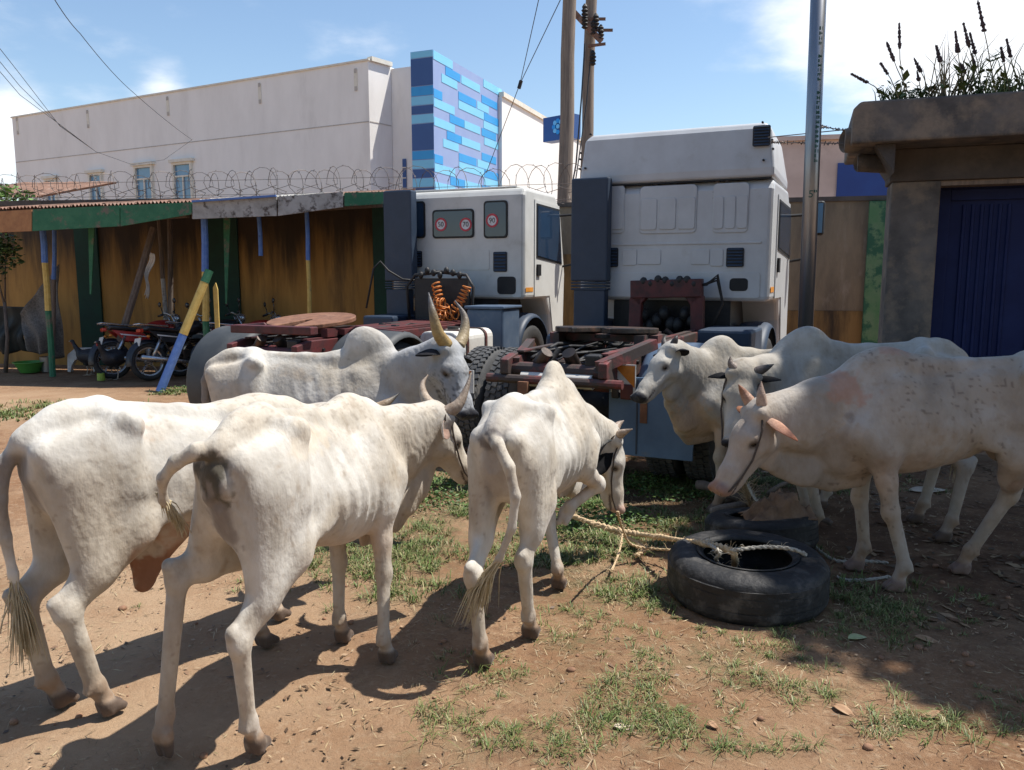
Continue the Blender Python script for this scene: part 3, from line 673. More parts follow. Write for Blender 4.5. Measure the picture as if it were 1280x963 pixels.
    if P.get('halter'):
        hm = P['halter']; mb = MB()
        loop = lambda f0, w_, u0, u1, tilt=0: [H(f0 + tilt * math.cos(2 * math.pi * k / 20), w_ * math.sin(2 * math.pi * k / 20), (u0 + u1) / 2 + (u0 - u1) / 2 * math.cos(2 * math.pi * k / 20)) for k in range(21)]
        if 'nose' in hm:
            for s_ in (1, -1): mb.tube([H(0.0, s_ * 0.09, 0.035), H(0.10, s_ * 0.106, -0.03), H(0.25, s_ * 0.098, -0.075), H(0.36, s_ * 0.075, -0.085), H(0.44, s_ * 0.068, -0.075), H(0.485, s_ * 0.045, -0.05)], 0.0058, 6)
        if 'poll' in hm: mb.tube([H(-0.01, -0.115, -0.03), H(-0.03, -0.06, 0.035), H(-0.03, 0.06, 0.035), H(-0.01, 0.115, -0.03)], 0.006, 6)
        mb.build('halter_rope', M_DROPE, root, smooth=True)
    for ch in root.children: warp(ch.data)
    return root, M, hf

# ------------------------------------------------------------------ ground
def DZ(px, py, z):
    r = ray(px, py); t = (z - CAM_H) / r.z; return Vector((r.x * t, r.y * t, z))
def grid_axis(lo, hi, d, far_lo, far_hi):
    a = list(np.arange(lo, hi + 1e-6, d)); s_, x = d, hi
    while x < far_hi: s_ *= 1.35; x += s_; a.append(x)
    s_, x = d, lo
    while x > far_lo: s_ *= 1.35; x -= s_; a.insert(0, x)
    return np.array(a)
gx, gy = grid_axis(-4.6, 4.6, 0.045, -900, 900), grid_axis(1.2, 8.6, 0.045, -60, 1500)
XX, YY = np.meshgrid(gx, gy, indexing='ij'); P2 = np.stack([XX.ravel(), YY.ravel(), np.zeros(XX.size)], 1)
near = sstep(16, 8, np.hypot(P2[:, 0], P2[:, 1] - 4))
def ground_z(p):
    p = np.asarray(p); return (fbm(p, 1.1, 3, 2) - 0.52) * 0.045 + (fbm(p, 9, 3, 5) - 0.5) * 0.016
P2[:, 2] = ground_z(P2) * near - 0.012
ni, nj = len(gx), len(gy); I, J = np.meshgrid(np.arange(ni - 1), np.arange(nj - 1), indexing='ij'); a0 = (I * nj + J).ravel()
GQ = np.stack([a0, a0 + nj, a0 + nj + 1, a0 + 1], 1)

def soil_material():
    m = bpy.data.materials.new('red_soil'); m.use_nodes = True; n, l = m.node_tree.nodes, m.node_tree.links; b = n['Principled BSDF']
    tc = n.new('ShaderNodeTexCoord'); v = tc.outputs['Object']
    def nz(s_, det=6, ro=0.6):
        t = n.new('ShaderNodeTexNoise'); t.inputs['Scale'].default_value = s_; t.inputs['Detail'].default_value = det; t.inputs['Roughness'].default_value = ro; l.new(v, t.inputs['Vector']); return t.outputs['Fac']
    def rng(x, a, b_, c=0.0, d=1.0):
        r = n.new('ShaderNodeMapRange'); r.inputs['From Min'].default_value = a; r.inputs['From Max'].default_value = b_; r.inputs['To Min'].default_value = c; r.inputs['To Max'].default_value = d; l.new(x, r.inputs['Value']); return r.outputs[0]
    def mix(f, a, c):
        x = n.new('ShaderNodeMixRGB'); l.new(f, x.inputs[0])
        for i, q in ((1, a), (2, c)):
            if isinstance(q, tuple): x.inputs[i].default_value = (*q, 1)
            else: l.new(q, x.inputs[i])
        return x.outputs[0]
    c = mix(rng(nz(1.3), 0.38, 0.64), (0.25, 0.137, 0.073), (0.34, 0.213, 0.125))
    c = mix(rng(nz(6, 8, 0.7), 0.5, 0.72), c, (0.155, 0.082, 0.047)); c = mix(rng(nz(28, 6, 0.7), 0.52, 0.75), c, (0.42, 0.295, 0.19))
    c = mix(rng(nz(75, 4, 0.7), 0.56, 0.74), c, (0.13, 0.075, 0.045))
    at = n.new('ShaderNodeAttribute'); at.attribute_name = 'Col'; sp = n.new('ShaderNodeSeparateColor'); l.new(at.outputs['Color'], sp.inputs[0])
    # red: litter and grass roots; green: darker brown soil under the trucks, the shed and the right-hand cattle; blue: paler trodden dust
    def mul(f, x):
        q = n.new('ShaderNodeMath'); q.operation = 'MULTIPLY'; l.new(f, q.inputs[0]); l.new(x, q.inputs[1]); return q.outputs[0]
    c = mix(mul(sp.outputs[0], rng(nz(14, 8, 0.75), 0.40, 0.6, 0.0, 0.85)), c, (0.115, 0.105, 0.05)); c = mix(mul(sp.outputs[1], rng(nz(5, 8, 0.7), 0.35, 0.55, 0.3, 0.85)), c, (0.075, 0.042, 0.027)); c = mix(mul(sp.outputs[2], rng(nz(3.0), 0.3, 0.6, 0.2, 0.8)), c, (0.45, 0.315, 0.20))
    l.new(c, b.inputs['Base Color']); b.inputs['Roughness'].default_value = 0.95; b.inputs['Specular IOR Level'].default_value = 0.15
    bp = n.new('ShaderNodeBump'); bp.inputs['Strength'].default_value = 0.75; bp.inputs['Distance'].default_value = 0.02; l.new(nz(45, 8, 0.75), bp.inputs['Height'])
    bp2 = n.new('ShaderNodeBump'); bp2.inputs['Strength'].default_value = 0.6; bp2.inputs['Distance'].default_value = 0.006; l.new(nz(190, 4, 0.7), bp2.inputs['Height']); l.new(bp.outputs[0], bp2.inputs['Normal']); l.new(bp2.outputs[0], b.inputs['Normal'])
    return m
# where grass grows (ellipses on the ground: centre, radii, density)
def gpt(px, py): q = G(px, py); return (q.x, q.y)
GRASS = [(gpt(520, 690), (0.30, 0.55), 1.0), (gpt(560, 620), (0.5, 0.7), 1.2), (gpt(505, 745), (0.25, 0.22), 0.7), (gpt(730, 655), (0.6, 0.6), 1.5), (gpt(755, 735), (0.42, 0.35), 1.0), (gpt(680, 700), (0.3, 0.3), 0.7),
         (gpt(900, 820), (0.30, 0.22), 0.95), (gpt(720, 800), (0.14, 0.12), 1.0), (gpt(850, 610), (0.7, 0.5), 1.3), (gpt(1000, 600), (0.9, 0.5), 0.9), (gpt(620, 930), (0.30, 0.12), 0.55), (gpt(800, 900), (0.3, 0.15), 0.7), (gpt(1030, 860), (0.16, 0.1), 0.7),
         (gpt(560, 890), (0.1, 0.08), 0.9), (gpt(1080, 760), (0.5, 0.3), 0.7), (gpt(890, 930), (0.35, 0.1), 0.5), (gpt(710, 850), (0.4, 0.2), 0.5), (gpt(1130, 905), (0.2, 0.08), 0.6), (gpt(1230, 900), (0.3, 0.15), 0.4), (gpt(10, 515), (1.0, 0.5), 1.0), (gpt(90, 505), (0.6, 0.3), 0.5),
         (gpt(225, 490), (0.35, 0.3), 1.4), (gpt(450, 640), (0.5, 0.5), 0.8), (gpt(660, 610), (0.5, 0.5), 1.2), (gpt(940, 690), (0.4, 0.4), 0.5), (gpt(400, 700), (0.4, 0.4), 0.5), (gpt(60, 720), (0.6, 0.3), 0.25), (gpt(500, 940), (0.2, 0.1), 0.3)]
def grass_density(x, y):
    d = np.zeros_like(x)
    for (c, r, a) in GRASS: d = d + a * np.exp(-(((x - c[0]) / r[0]) ** 2 + ((y - c[1]) / r[1]) ** 2) * 1.2)
    return d
gd = np.clip(grass_density(P2[:, 0], P2[:, 1]), 0, 1); gc = np.zeros((len(P2), 3)); gc[:, 0] = gd
dark_c = [((2.9, 4.6), 2.2, 0.85), ((0.6, 6.3), 1.3, 1.0), ((2.5, 7.5), 2.0, 0.8), ((-2.2, 8.4), 1.5, 0.9), ((-5.5, 13.3), 3.2, 0.45), ((1.9, 5.6), 1.0, 0.6)]
for (c, r, a) in dark_c: gc[:, 1] = np.maximum(gc[:, 1], a * sstep(r, r * 0.35, np.hypot(P2[:, 0] - c[0], P2[:, 1] - c[1])))
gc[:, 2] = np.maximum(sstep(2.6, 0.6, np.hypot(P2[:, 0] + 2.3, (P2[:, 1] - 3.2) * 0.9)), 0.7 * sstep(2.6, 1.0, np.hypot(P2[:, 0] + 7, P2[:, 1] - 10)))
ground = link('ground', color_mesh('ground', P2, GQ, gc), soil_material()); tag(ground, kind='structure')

# ------------------------------------------------------------------ materials of the place
M_PLASTER = mat('white_render', (0.84, 0.815, 0.78), (0.77, 0.745, 0.71), rough=0.85, scale=1.2, bump=0.12, bscale=40, c3=(0.66, 0.635, 0.60), s3=0.6, lo3=0.58, hi3=0.85, stretch=(1, 1, 0.35))
M_PLASTER2 = mat('cream_trim', (0.74, 0.70, 0.60), (0.64, 0.60, 0.52), rough=0.8, scale=5)
M_JOINT = mat('render_joint', (0.50, 0.46, 0.42), rough=0.9)
M_GLASSB = mat('blue_glass', (0.10, 0.22, 0.36), (0.16, 0.30, 0.45), rough=0.12, scale=0.8, spec=0.8, rvar=0.03)
M_OCHRE = mat('ochre_wall', (0.27, 0.165, 0.06), (0.17, 0.105, 0.045), rough=0.9, scale=1.6, stretch=(2.6, 2.6, 0.35), bump=0.25, bscale=30, c3=(0.035, 0.026, 0.02), s3=0.8, lo3=0.46, hi3=0.66)
def mould_shade(m, z_lo, z_hi):  # black mould streaks, plus the shed's inner shade painted in towards the top
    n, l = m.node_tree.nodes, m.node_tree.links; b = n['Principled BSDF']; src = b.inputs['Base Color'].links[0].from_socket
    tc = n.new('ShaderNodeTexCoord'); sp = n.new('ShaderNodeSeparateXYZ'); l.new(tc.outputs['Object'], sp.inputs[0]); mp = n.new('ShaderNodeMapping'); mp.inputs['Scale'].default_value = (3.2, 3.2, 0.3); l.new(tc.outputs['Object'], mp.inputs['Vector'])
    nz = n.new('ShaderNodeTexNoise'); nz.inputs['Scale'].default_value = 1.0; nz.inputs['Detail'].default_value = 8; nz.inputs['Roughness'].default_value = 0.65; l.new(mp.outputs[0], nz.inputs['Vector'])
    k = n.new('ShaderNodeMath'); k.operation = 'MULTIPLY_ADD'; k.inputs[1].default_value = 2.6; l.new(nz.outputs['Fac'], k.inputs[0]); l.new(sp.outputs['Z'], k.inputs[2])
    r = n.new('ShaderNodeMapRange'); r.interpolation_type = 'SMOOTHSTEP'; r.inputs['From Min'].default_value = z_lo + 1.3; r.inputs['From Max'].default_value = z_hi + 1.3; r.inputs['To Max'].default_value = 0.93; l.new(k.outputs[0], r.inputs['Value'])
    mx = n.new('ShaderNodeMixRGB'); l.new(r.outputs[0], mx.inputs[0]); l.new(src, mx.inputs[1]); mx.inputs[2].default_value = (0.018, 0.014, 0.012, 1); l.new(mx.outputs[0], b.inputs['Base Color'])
M_OCHREW = mat('ochre_wall_mould_shade', (0.44, 0.24, 0.065), (0.31, 0.165, 0.045), rough=0.9, scale=1.1, stretch=(2.6, 2.6, 0.35), bump=0.25, bscale=30, c3=(0.06, 0.04, 0.028), s3=0.8, lo3=0.52, hi3=0.75); mould_shade(M_OCHREW, 1.3, 2.5)
M_GRIME = mat('grime_wall', (0.25, 0.20, 0.135), (0.14, 0.115, 0.085), rough=0.92, scale=1.6, stretch=(1.6, 1.6, 0.5), bump=0.3, bscale=25, c3=(0.33, 0.28, 0.22), s3=2.2)
M_CONC = mat('old_concrete', (0.165, 0.148, 0.132), (0.085, 0.079, 0.074), rough=0.92, scale=2.4, lo=0.38, hi=0.62, bump=0.4, bscale=22, c3=(0.25, 0.20, 0.15), s3=3.4, lo3=0.47, hi3=0.64)
M_CONC2 = mat('brown_concrete', (0.11, 0.094, 0.082), (0.065, 0.058, 0.054), rough=0.92, scale=2.4, bump=0.4, bscale=22, c3=(0.14, 0.115, 0.09), s3=2.0)
M_GATE = mat('navy_paint', (0.013, 0.022, 0.085), (0.018, 0.03, 0.105), rough=0.6, spec=0.2, scale=3, bump=0.1)
M_GREEN = mat('green_paint', (0.02, 0.13, 0.065), (0.045, 0.17, 0.09), rough=0.75, scale=7, bump=0.3, c3=(0.15, 0.13, 0.10), s3=4.5, lo3=0.54, hi3=0.63)
M_PGREEN = mat('pale_green_paint', (0.09, 0.22, 0.10), (0.15, 0.25, 0.14), rough=0.85, scale=4, bump=0.3, c3=(0.03, 0.12, 0.07), s3=2.6, lo3=0.48, hi3=0.55)
M_DGREEN = mat('dark_green_paint', (0.006, 0.035, 0.022), (0.01, 0.05, 0.032), rough=0.8, scale=4, bump=0.2)
M_YELLOW = mat('yellow_paint', (0.58, 0.42, 0.13), (0.50, 0.34, 0.09), rough=0.8, scale=14, bump=0.4, c3=(0.30, 0.22, 0.13), s3=9, lo3=0.62, hi3=0.7)
M_BLUE = mat('blue_paint', (0.08, 0.17, 0.45), (0.12, 0.22, 0.50), rough=0.75, scale=14, bump=0.4, c3=(0.05, 0.06, 0.09), s3=12, lo3=0.64, hi3=0.7)
M_RUST = mat('rusty_sheet', (0.24, 0.135, 0.095), (0.15, 0.085, 0.06), rough=0.85, scale=5, bump=0.3, c3=(0.38, 0.30, 0.25), s3=3)
M_FADED = mat('flaking_white', (0.42, 0.41, 0.39), (0.30, 0.29, 0.27), rough=0.9, scale=6, bump=0.5, c3=(0.10, 0.085, 0.075), s3=7, lo3=0.52, hi3=0.62)
M_ORANGEB = mat('orange_board', (0.42, 0.21, 0.09), (0.32, 0.15, 0.07), rough=0.85, scale=7, bump=0.3)
M_WOOD = mat('grey_wood', (0.17, 0.13, 0.105), (0.10, 0.078, 0.065), rough=0.9, scale=9, stretch=(6, 6, 0.7), bump=0.5, bscale=40)
M_POLEW = mat('pole_wood', (0.27, 0.215, 0.17), (0.17, 0.135, 0.11), rough=0.9, scale=6, stretch=(5, 5, 0.3), bump=0.5, bscale=30)
M_WIRE = mat('black_wire', (0.02, 0.02, 0.022), rough=0.6)
M_GALV = mat('galvanised', (0.30, 0.31, 0.33), (0.24, 0.25, 0.27), rough=0.34, scale=5, metal=0.85, stretch=(4, 4, 0.5))
M_RAZOR = mat('razor_wire', (0.10, 0.085, 0.08), (0.16, 0.13, 0.11), rough=0.6, metal=0.4, scale=20)
M_NAVYP = mat('tower_navy', (0.030, 0.085, 0.26), (0.035, 0.095, 0.28), rough=0.45, scale=2)
M_MIDP = mat('tower_mid', (0.025, 0.30, 0.68), (0.03, 0.33, 0.70), rough=0.45, scale=2)
M_LIGHTP = mat('tower_light', (0.20, 0.55, 0.80), (0.22, 0.58, 0.82), rough=0.45, scale=2)
M_GREYP = mat('tower_greyblue', (0.26, 0.34, 0.58), (0.28, 0.37, 0.60), rough=0.45, scale=2)

def wall_prism(mb, poly, z0, z1):
    """vertical block over a footprint"""
    n = len(poly); b = len(mb.v)
    mb.v += [(p[0], p[1], z0) for p in poly] + [(p[0], p[1], z1) for p in poly]
    mb.f.append(tuple(b + i for i in reversed(range(n)))); mb.f.append(tuple(b + n + i for i in range(n)))
    for i in range(n):
        j = (i + 1) % n; mb.f.append((b + i, b + j, b + n + j, b + n + i))
    return mb
def face_panel(name, m, parent, a, e, nrm, u0, u1, z0, z1, t=0.03, off=0.0, bevel=0.0):
    """a flat board on a vertical face: a = origin, e = direction along the face, nrm = outward"""
    mb = MB(); vs = []
    for k in (0, 1):
        for (u, z) in ((u0, z0), (u1, z0), (u1, z1), (u0, z1)):
            q = a + e * u + nrm * (off + t * k); vs.append((q.x, q.y, z))
    mb.add(vs, [(0, 3, 2, 1), (4, 5, 6, 7), (0, 1, 5, 4), (1, 2, 6, 5), (2, 3, 7, 6), (3, 0, 4, 7)])
    return mb.build(name, m, parent, bevel=bevel)

# ------------------------------------------------------------------ the white building with the blue chequered tower
zt = D(460, 76, 27).z
C0 = D(460, 73, 27); L0 = DZ(15, 148, zt); C1 = DZ(488, 84, zt); eW = (C0 - L0); eW.z = 0; LW = eW.length; eW.normalize(); nW = Vector((eW.y, -eW.x, 0))
eS = Vector((C1.x - C0.x, C1.y - C0.y, 0)); LS = eS.length; eS.normalize(); nS = Vector((eS.y, -eS.x, 0))
zt2 = D(541, 62, 26.3).z; T1 = D(541, 62, 26.3); T0 = DZ(513, 65.5, zt2); T2 = DZ(627, 112, zt2); zt3 = zt2 - 0.35; W1 = DZ(627, 121, zt3); W2 = DZ(740, 186, zt3)
bld = empty('commercial_building', (L0.x, L0.y, 0), 0, 'long white rendered building with small windows behind the shed', 'building'); off0 = Vector((L0.x, L0.y, 0))
def rel(v): return Vector((v.x - off0.x, v.y - off0.y, v.z if len(v) > 2 else 0))
back = Vector((6, 12, 0))
mb = MB(); wall_prism(mb, [rel(L0), rel(C0), rel(C1), rel(C1) + back, rel(L0) + back], 0, zt); mb.build('wall', M_PLASTER, bld)
R1 = DZ(520, 80, zt); mb = MB(); wall_prism(mb, [rel(C1) + Vector((0.02, 0.02, 0)), rel(R1), rel(R1) + back * 0.9, rel(C1) + back * 0.9 + Vector((0.02, 0, 0))], 0, zt - 0.06); mb.build('recess_wall', M_PLASTER, bld)
o_ = rel(L0)
# parapet cap, expansion joint, weep slots, windows
face_panel('parapet_cap', M_PLASTER2, bld, Vector((o_.x, o_.y, 0)), eW, nW, -0.05, LW + 0.05, zt - 0.001, zt + 0.06, 0.12, -0.08)
face_panel('parapet_cap', M_PLASTER2, bld, rel(C0), eS, nS, 0.08, LS, zt + 0.002, zt + 0.14, 0.22, -0.12)
def wall_at(px, py):          # place on the long wall under a pixel: distance along it and height
    r = ray(px, py); n_ = nW; t = (Vector((L0.x, L0.y, 0)) - Vector((0, 0, 0))).dot(n_) / (r.x * n_.x + r.y * n_.y); p = Vector((r.x * t, r.y * t, CAM_H + r.z * t))
    return (Vector((p.x - L0.x, p.y - L0.y, 0))).dot(eW), p.z
za = (wall_at(20, 203)[1] + wall_at(455, 153)[1]) / 2
face_panel('joint', M_JOINT, bld, o_, eW, nW, 0.02, LW - 0.02, za - 0.014, za + 0.014, 0.012, 0.0)
face_panel('joint', M_JOINT, bld, rel(C0), eS, nS, 0.02, LS - 0.02, za - 0.014, za + 0.014, 0.012, 0.0)
for (px, py) in ((22, 158), (110, 149), (210, 133), (325, 117), (445, 100)):
    u, z = wall_at(px, py); face_panel('weep_slot', M_PLASTER2, bld, o_, eW, nW, u - 0.07, u + 0.07, z - 0.32, z + 0.32, 0.02, 0.0)
    for dz in (-0.28, 0.28): face_panel('weep_hole', M_JOINT, bld, o_, eW, nW, u - 0.05, u + 0.05, z + dz - 0.07, z + dz + 0.07, 0.008, 0.022)
for (xa, xb, yt) in ((59, 70, 227), (114, 127, 220), (171, 190, 211), (219, 239, 207)):
    u0, z1 = wall_at(xa, yt); u1, _ = wall_at(xb, yt); z0 = z1 - 2.3
    w = face_panel('window', M_GLASSB, bld, o_, eW, nW, u0, u1, z0, z1, 0.012, 0.0)
    for (a, b, c, d) in ((u0 - 0.09, u0, z0, z1 + 0.09), (u1, u1 + 0.09, z0, z1 + 0.09), (u0, u1, z1, z1 + 0.09)): face_panel('frame', M_PLASTER2, w, o_, eW, nW, a, b, c, d, 0.10, 0.0)
    face_panel('mullion', M_PLASTER2, w, o_, eW, nW, (u0 + u1) / 2 - 0.03, (u0 + u1) / 2 + 0.03, z0, z1 - 0.4, 0.05, 0.012); face_panel('transom', M_PLASTER2, w, o_, eW, nW, u0, u1, z1 - 0.46, z1 - 0.40, 0.052, 0.012)
    face_panel('lintel', M_PLASTER2, w, o_, eW, nW, u0 - 0.2, u1 + 0.2, z1 + 0.09, z1 + 0.2, 0.16, 0.0)
eR = Vector((R1.x - C1.x, R1.y - C1.y, 0)); LR = eR.length; eR.normalize(); nR = Vector((eR.y, -eR.x, 0)); pw = D(502, 200, C1.y)
ww = face_panel('slit_window', M_NAVYP, bld, rel(C1) + eR * (LR * 0.40), eR, nR, 0.02, 0.16, D(502, 235, C1.y).z - 1.5, pw.z, 0.02, 0.01)
for k in range(7): face_panel('bar', M_PLASTER2, ww, rel(C1) + eR * (LR * 0.40), eR, nR, 0.02, 0.16, pw.z - 0.3 - k * 0.34, pw.z - 0.27 - k * 0.34, 0.02, 0.03)

tower = empty('clad_tower', (T1.x, T1.y, 0), 0, 'square tower clad in blue, sky-blue and grey-blue rectangles', 'tower'); o1 = Vector((T1.x, T1.y, 0))
eA = Vector((T1.x - T0.x, T1.y - T0.y, 0)); LA = eA.length; eA.normalize(); nA = Vector((eA.y, -eA.x, 0)); eB = Vector((T2.x - T1.x, T2.y - T1.y, 0)); LB = eB.length; eB.normalize(); nB = Vector((eB.y, -eB.x, 0))
t0 = Vector((0, 0, 0)) - eA * LA; t2 = eB * LB
mb = MB(); wall_prism(mb, [t0, Vector((0, 0, 0)), t2, t2 - eA * LA * 1.0, ], 0, zt2); mb.build('wall', M_GREYP, tower)
rowh = (zt2 - D(541, 74, 26.3).z)
cl = {'L': M_LIGHTP, 'M': M_MIDP, 'N': M_NAVYP}
def row_z(r): return zt2 - r * rowh
for (r0, r1, c) in [(0, .75, 'L'), (.75, 3.7, 'N'), (3.7, 4.75, 'M'), (4.75, 5.75, 'L'), (5.75, 6.7, 'N'), (6.7, 7.7, 'L'), (7.7, 10.6, 'N'), (10.6, 11.6, 'M'), (11.6, 12.6, 'L'), (12.6, 13.6, 'N'), (13.6, 14.6, 'L'), (14.6, 17.5, 'N')]:
    face_panel('cladding_panel', cl[c], tower, t0, eA, nA, 0.012, LA - 0.002, row_z(r1) + 0.012, row_z(r0) - 0.012, 0.012)
PAT = [(3, .32, .58, 'M'), (3, .59, .78, 'L'), (4, 0, .11, 'M'), (4, .32, .70, 'L'), (4, .70, 1, 'M'), (5, 0, .27, 'L'), (5, .69, 1, 'L'), (6, .2, .4, 'M'), (6, .4, .64, 'L'), (6, .66, .9, 'M'), (7, 0, .27, 'L'), (7, .70, 1, 'L'), (8, .16, .36, 'M'), (8, .36, .64, 'L'), (9, .11, .32, 'L'), (9, .66, .9, 'M')]
FULL = [(0, 0, .25, 'L'), (0, .69, 1, 'L'), (1, .15, .35, 'M'), (1, .36, .64, 'L'), (2, .1, .31, 'L'), (2, .66, .92, 'M')] + PAT + [(r + 7, a, b, c) for (r, a, b, c) in PAT]
for (r, u0, u1, c) in FULL:
    face_panel('cladding_panel', cl[c], tower, Vector((0, 0, 0)), eB, nB, u0 * LB + 0.015, u1 * LB - 0.015, row_z(r + 1) + 0.012, row_z(r) - 0.012, 0.012)
wing = empty('white_wing', (W1.x, W1.y, 0), 0, 'plain white building wing carrying a dark blue logo sign', 'building'); eC = Vector((W2.x - W1.x, W2.y - W1.y, 0)); LC = eC.length; eC.normalize(); nC = Vector((eC.y, -eC.x, 0))
w0 = Vector((0.01, 0.02, 0)); mb = MB(); wall_prism(mb, [w0, eC * LC, eC * LC + Vector((-6, 3, 0)), Vector((-6, 3, 0))], 0, zt3); mb.build('wall', M_PLASTER, wing)
face_panel('parapet_cap', M_PLASTER2, wing, w0, eC, nC, 0.0, LC, zt3 + 0.002, zt3 + 0.18, 0.2, -0.12)
# sign box on the wing with a flower-like emblem of seven dots
sg = D(679, 148, 31.0); sA = Vector((sg.x, sg.y, 0)); sd = Vector((0.72, -0.69, 0)); sn = Vector((-0.69, -0.72, 0)); sz0, sz1 = D(679, 178, 31).z, D(679, 148, 31).z
sign = empty('logo_sign', (sA.x, sA.y, sz0), 0, 'dark blue box sign with pale blue petal emblem on the white wing', 'sign')
mb = MB(); wall_prism(mb, [Vector((0, 0, 0)), sd * 1.4, sd * 1.4 - sn * 0.5, -sn * 0.5], 0, sz1 - sz0); mb.build('box', M_NAVYP, sign)
for k in range(8):
    an = k * math.pi / 4; r_ = 0.0 if k == 7 else 0.20
    cc = sd * (0.75 + r_ * math.cos(an)) + Vector((0, 0, (sz1 - sz0) * 0.55 + r_ * math.sin(an))) + sn * 0.01
    mb = MB(); mb.tube([cc, cc + sn * 0.03], [0.085, 0.085], 12); mb.build('emblem_dot', M_LIGHTP if k % 2 else M_MIDP, sign)

# pale building beyond the gate
pk = empty('low_building', (4.2, 19, 0), math.radians(-14), 'low pinkish building with blue painted band beyond the wall', 'building')
M_PINK = mat('pink_render', (0.68, 0.55, 0.48), (0.58, 0.46, 0.40), rough=0.9, scale=1.5, bump=0.15, c3=(0.42, 0.33, 0.28), s3=1.2)
M_BBAND = mat('blue_band', (0.03, 0.07, 0.26), (0.035, 0.085, 0.30), rough=0.8, scale=2)
zp = D(1050, 190, 19.5).z; zb1 = D(1050, 217, 19.5).z
mb = MB(); mb.b2(0.9, 9.0, -0.5, 6, 0, zp); mb.build('wall', M_PINK, pk); mb = MB(); mb.b2(3.05, 9.01, -0.54, -0.503, 0.1, zb1); mb.build('painted_band', M_BBAND, pk)
mb = MB(); mb.b2(0.85, 9.05, -0.58, 6.05, zp + 0.002, zp + 0.10); mb.build('parapet_cap', M_PINK, pk)

# small rusty roof and bush beyond the wall on the left
rf = empty('rusty_roofed_shack', (-13.6, 22.0, 0), math.radians(-6), 'small shack with rusty corrugated roof behind the shed', 'shack')
mb = MB(); mb.b2(-1.6, 1.1, 0, 3, 0, 3.3); mb.build('wall', M_GRIME, rf)
def corrugated(p00, p10, p01, n=9, amp=0.018, t=0.004, wob=0.0):
    """a corrugated sheet: p00-p10 across the waves, p00-p01 along them"""
    p00, p10, p01 = Vector(p00), Vector(p10), Vector(p01); ac, al = p10 - p00, p01 - p00; up = ac.cross(al).normalized(); up = up if up.z > 0 else -up
    mb = MB(); m = n * 4
    for k in (0, 1):
        for j in (0, 1):
            for i in range(m + 1): mb.v.append(tuple(p00 + ac * (i / m) + al * j + up * (amp * math.cos(2 * math.pi * i / 4) - t * k + wob * math.sin(i * 0.7 + j))))
    w = m + 1
    for i in range(m):
        mb.f.append((i, i + 1, w + i + 1, w + i)); b = 2 * w; mb.f.append((b + i, b + w + i, b + w + i + 1, b + i + 1)); mb.f.append((i, b + i, b + i + 1, i + 1)); mb.f.append((w + i, w + i + 1, b + w + i + 1, b + w + i))
    mb.f.append((0, w, 3 * w, 2 * w)); mb.f.append((m, 2 * w + m, 3 * w + m, w + m)); return mb
for k in range(4): corrugated((-1.8 + k * 0.75, -0.3, 3.75), (-1.8 + k * 0.75 + 0.76, -0.3, 3.72), (-1.8 + k * 0.75, 3.2, 4.5), 9, 0.03).build('roof_sheet', M_RUST, rf)

# ------------------------------------------------------------------ boundary wall with razor wire
WA, WB, WC, WD = Vector((-14.5, 15.9, 0)), Vector((-1.9, 14.0, 0)), Vector((6.2, 12.0, 0)), Vector((9.5, 11.2, 0))
def wall_run(name, a, b, h, label, mats, t=0.22):
    o = empty(name, a, 0, label, 'wall'); e = b - a; Ln = e.length; e.normalize(); n_ = Vector((e.y, -e.x, 0)); return o, e, n_, Ln
bw, e1, n1_, L1 = wall_run('boundary_wall', WA, WB, 3.0, 'ochre boundary wall with black grime and painted-in shade behind the shed', None)
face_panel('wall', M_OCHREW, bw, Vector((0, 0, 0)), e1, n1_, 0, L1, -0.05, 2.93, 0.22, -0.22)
face_panel('coping', M_CONC2, bw, Vector((0, 0, 0)), e1, n1_, 0, L1, 2.932, 3.02, 0.28, -0.25)
def on_line(px, a, e):        # distance along a wall line under a pixel column
    r = ray(px, 345); den = r.x * (-e.y) + r.y * e.x; s_ = (r.x * a.y - r.y * a.x) / den * -1 if False else None
    # solve a + e u = r t in plan
    A_ = np.array([[e.x, -r.x], [e.y, -r.y]]); u, t = np.linalg.solve(A_, np.array([-a.x, -a.y])); return u
for (xa, xb) in ((98, 126), (262, 300), (468, 490)):
    u0, u1 = on_line(xa, WA, e1), on_line(xb, WA, e1); face_panel('painted_pilaster', M_DGREEN, bw, Vector((0, 0, 0)), e1, n1_, u0, u1, 0, 2.92, 0.045, 0.002)
bw2, e2, n2_, L2 = wall_run('boundary_wall', WB, WC, 3.0, 'grey and ochre boundary wall running behind the parked trucks', None)
h2 = D(1060, 254, 12.6).z
face_panel('wall', M_GRIME, bw2, Vector((0, 0, 0)), e2, n2_, 0.02, L2, 1.12, h2, 0.22, -0.22)
face_panel('painted_base', M_OCHRE, bw2, Vector((0, 0, 0)), e2, n2_, 0.02, L2, -0.05, 1.118, 0.23, -0.222)
face_panel('coping', M_CONC2, bw2, Vector((0, 0, 0)), e2, n2_, 0, L2, h2 + 0.002, h2 + 0.07, 0.28, -0.25)
u0, u1 = on_line(1081, WB, e2), on_line(1125, WB, e2); face_panel('painted_pilaster', M_PGREEN, bw2, Vector((0, 0, 0)), e2, n2_, u0, u1, 0, h2 - 0.01, 0.06, 0.004)
u0, u1 = on_line(696, WB, e2), on_line(722, WB, e2); face_panel('render_patch', M_OCHRE, bw2, Vector((0, 0, 0)), e2, n2_, u0, u1, 0, 2.0, 0.03, 0.01)
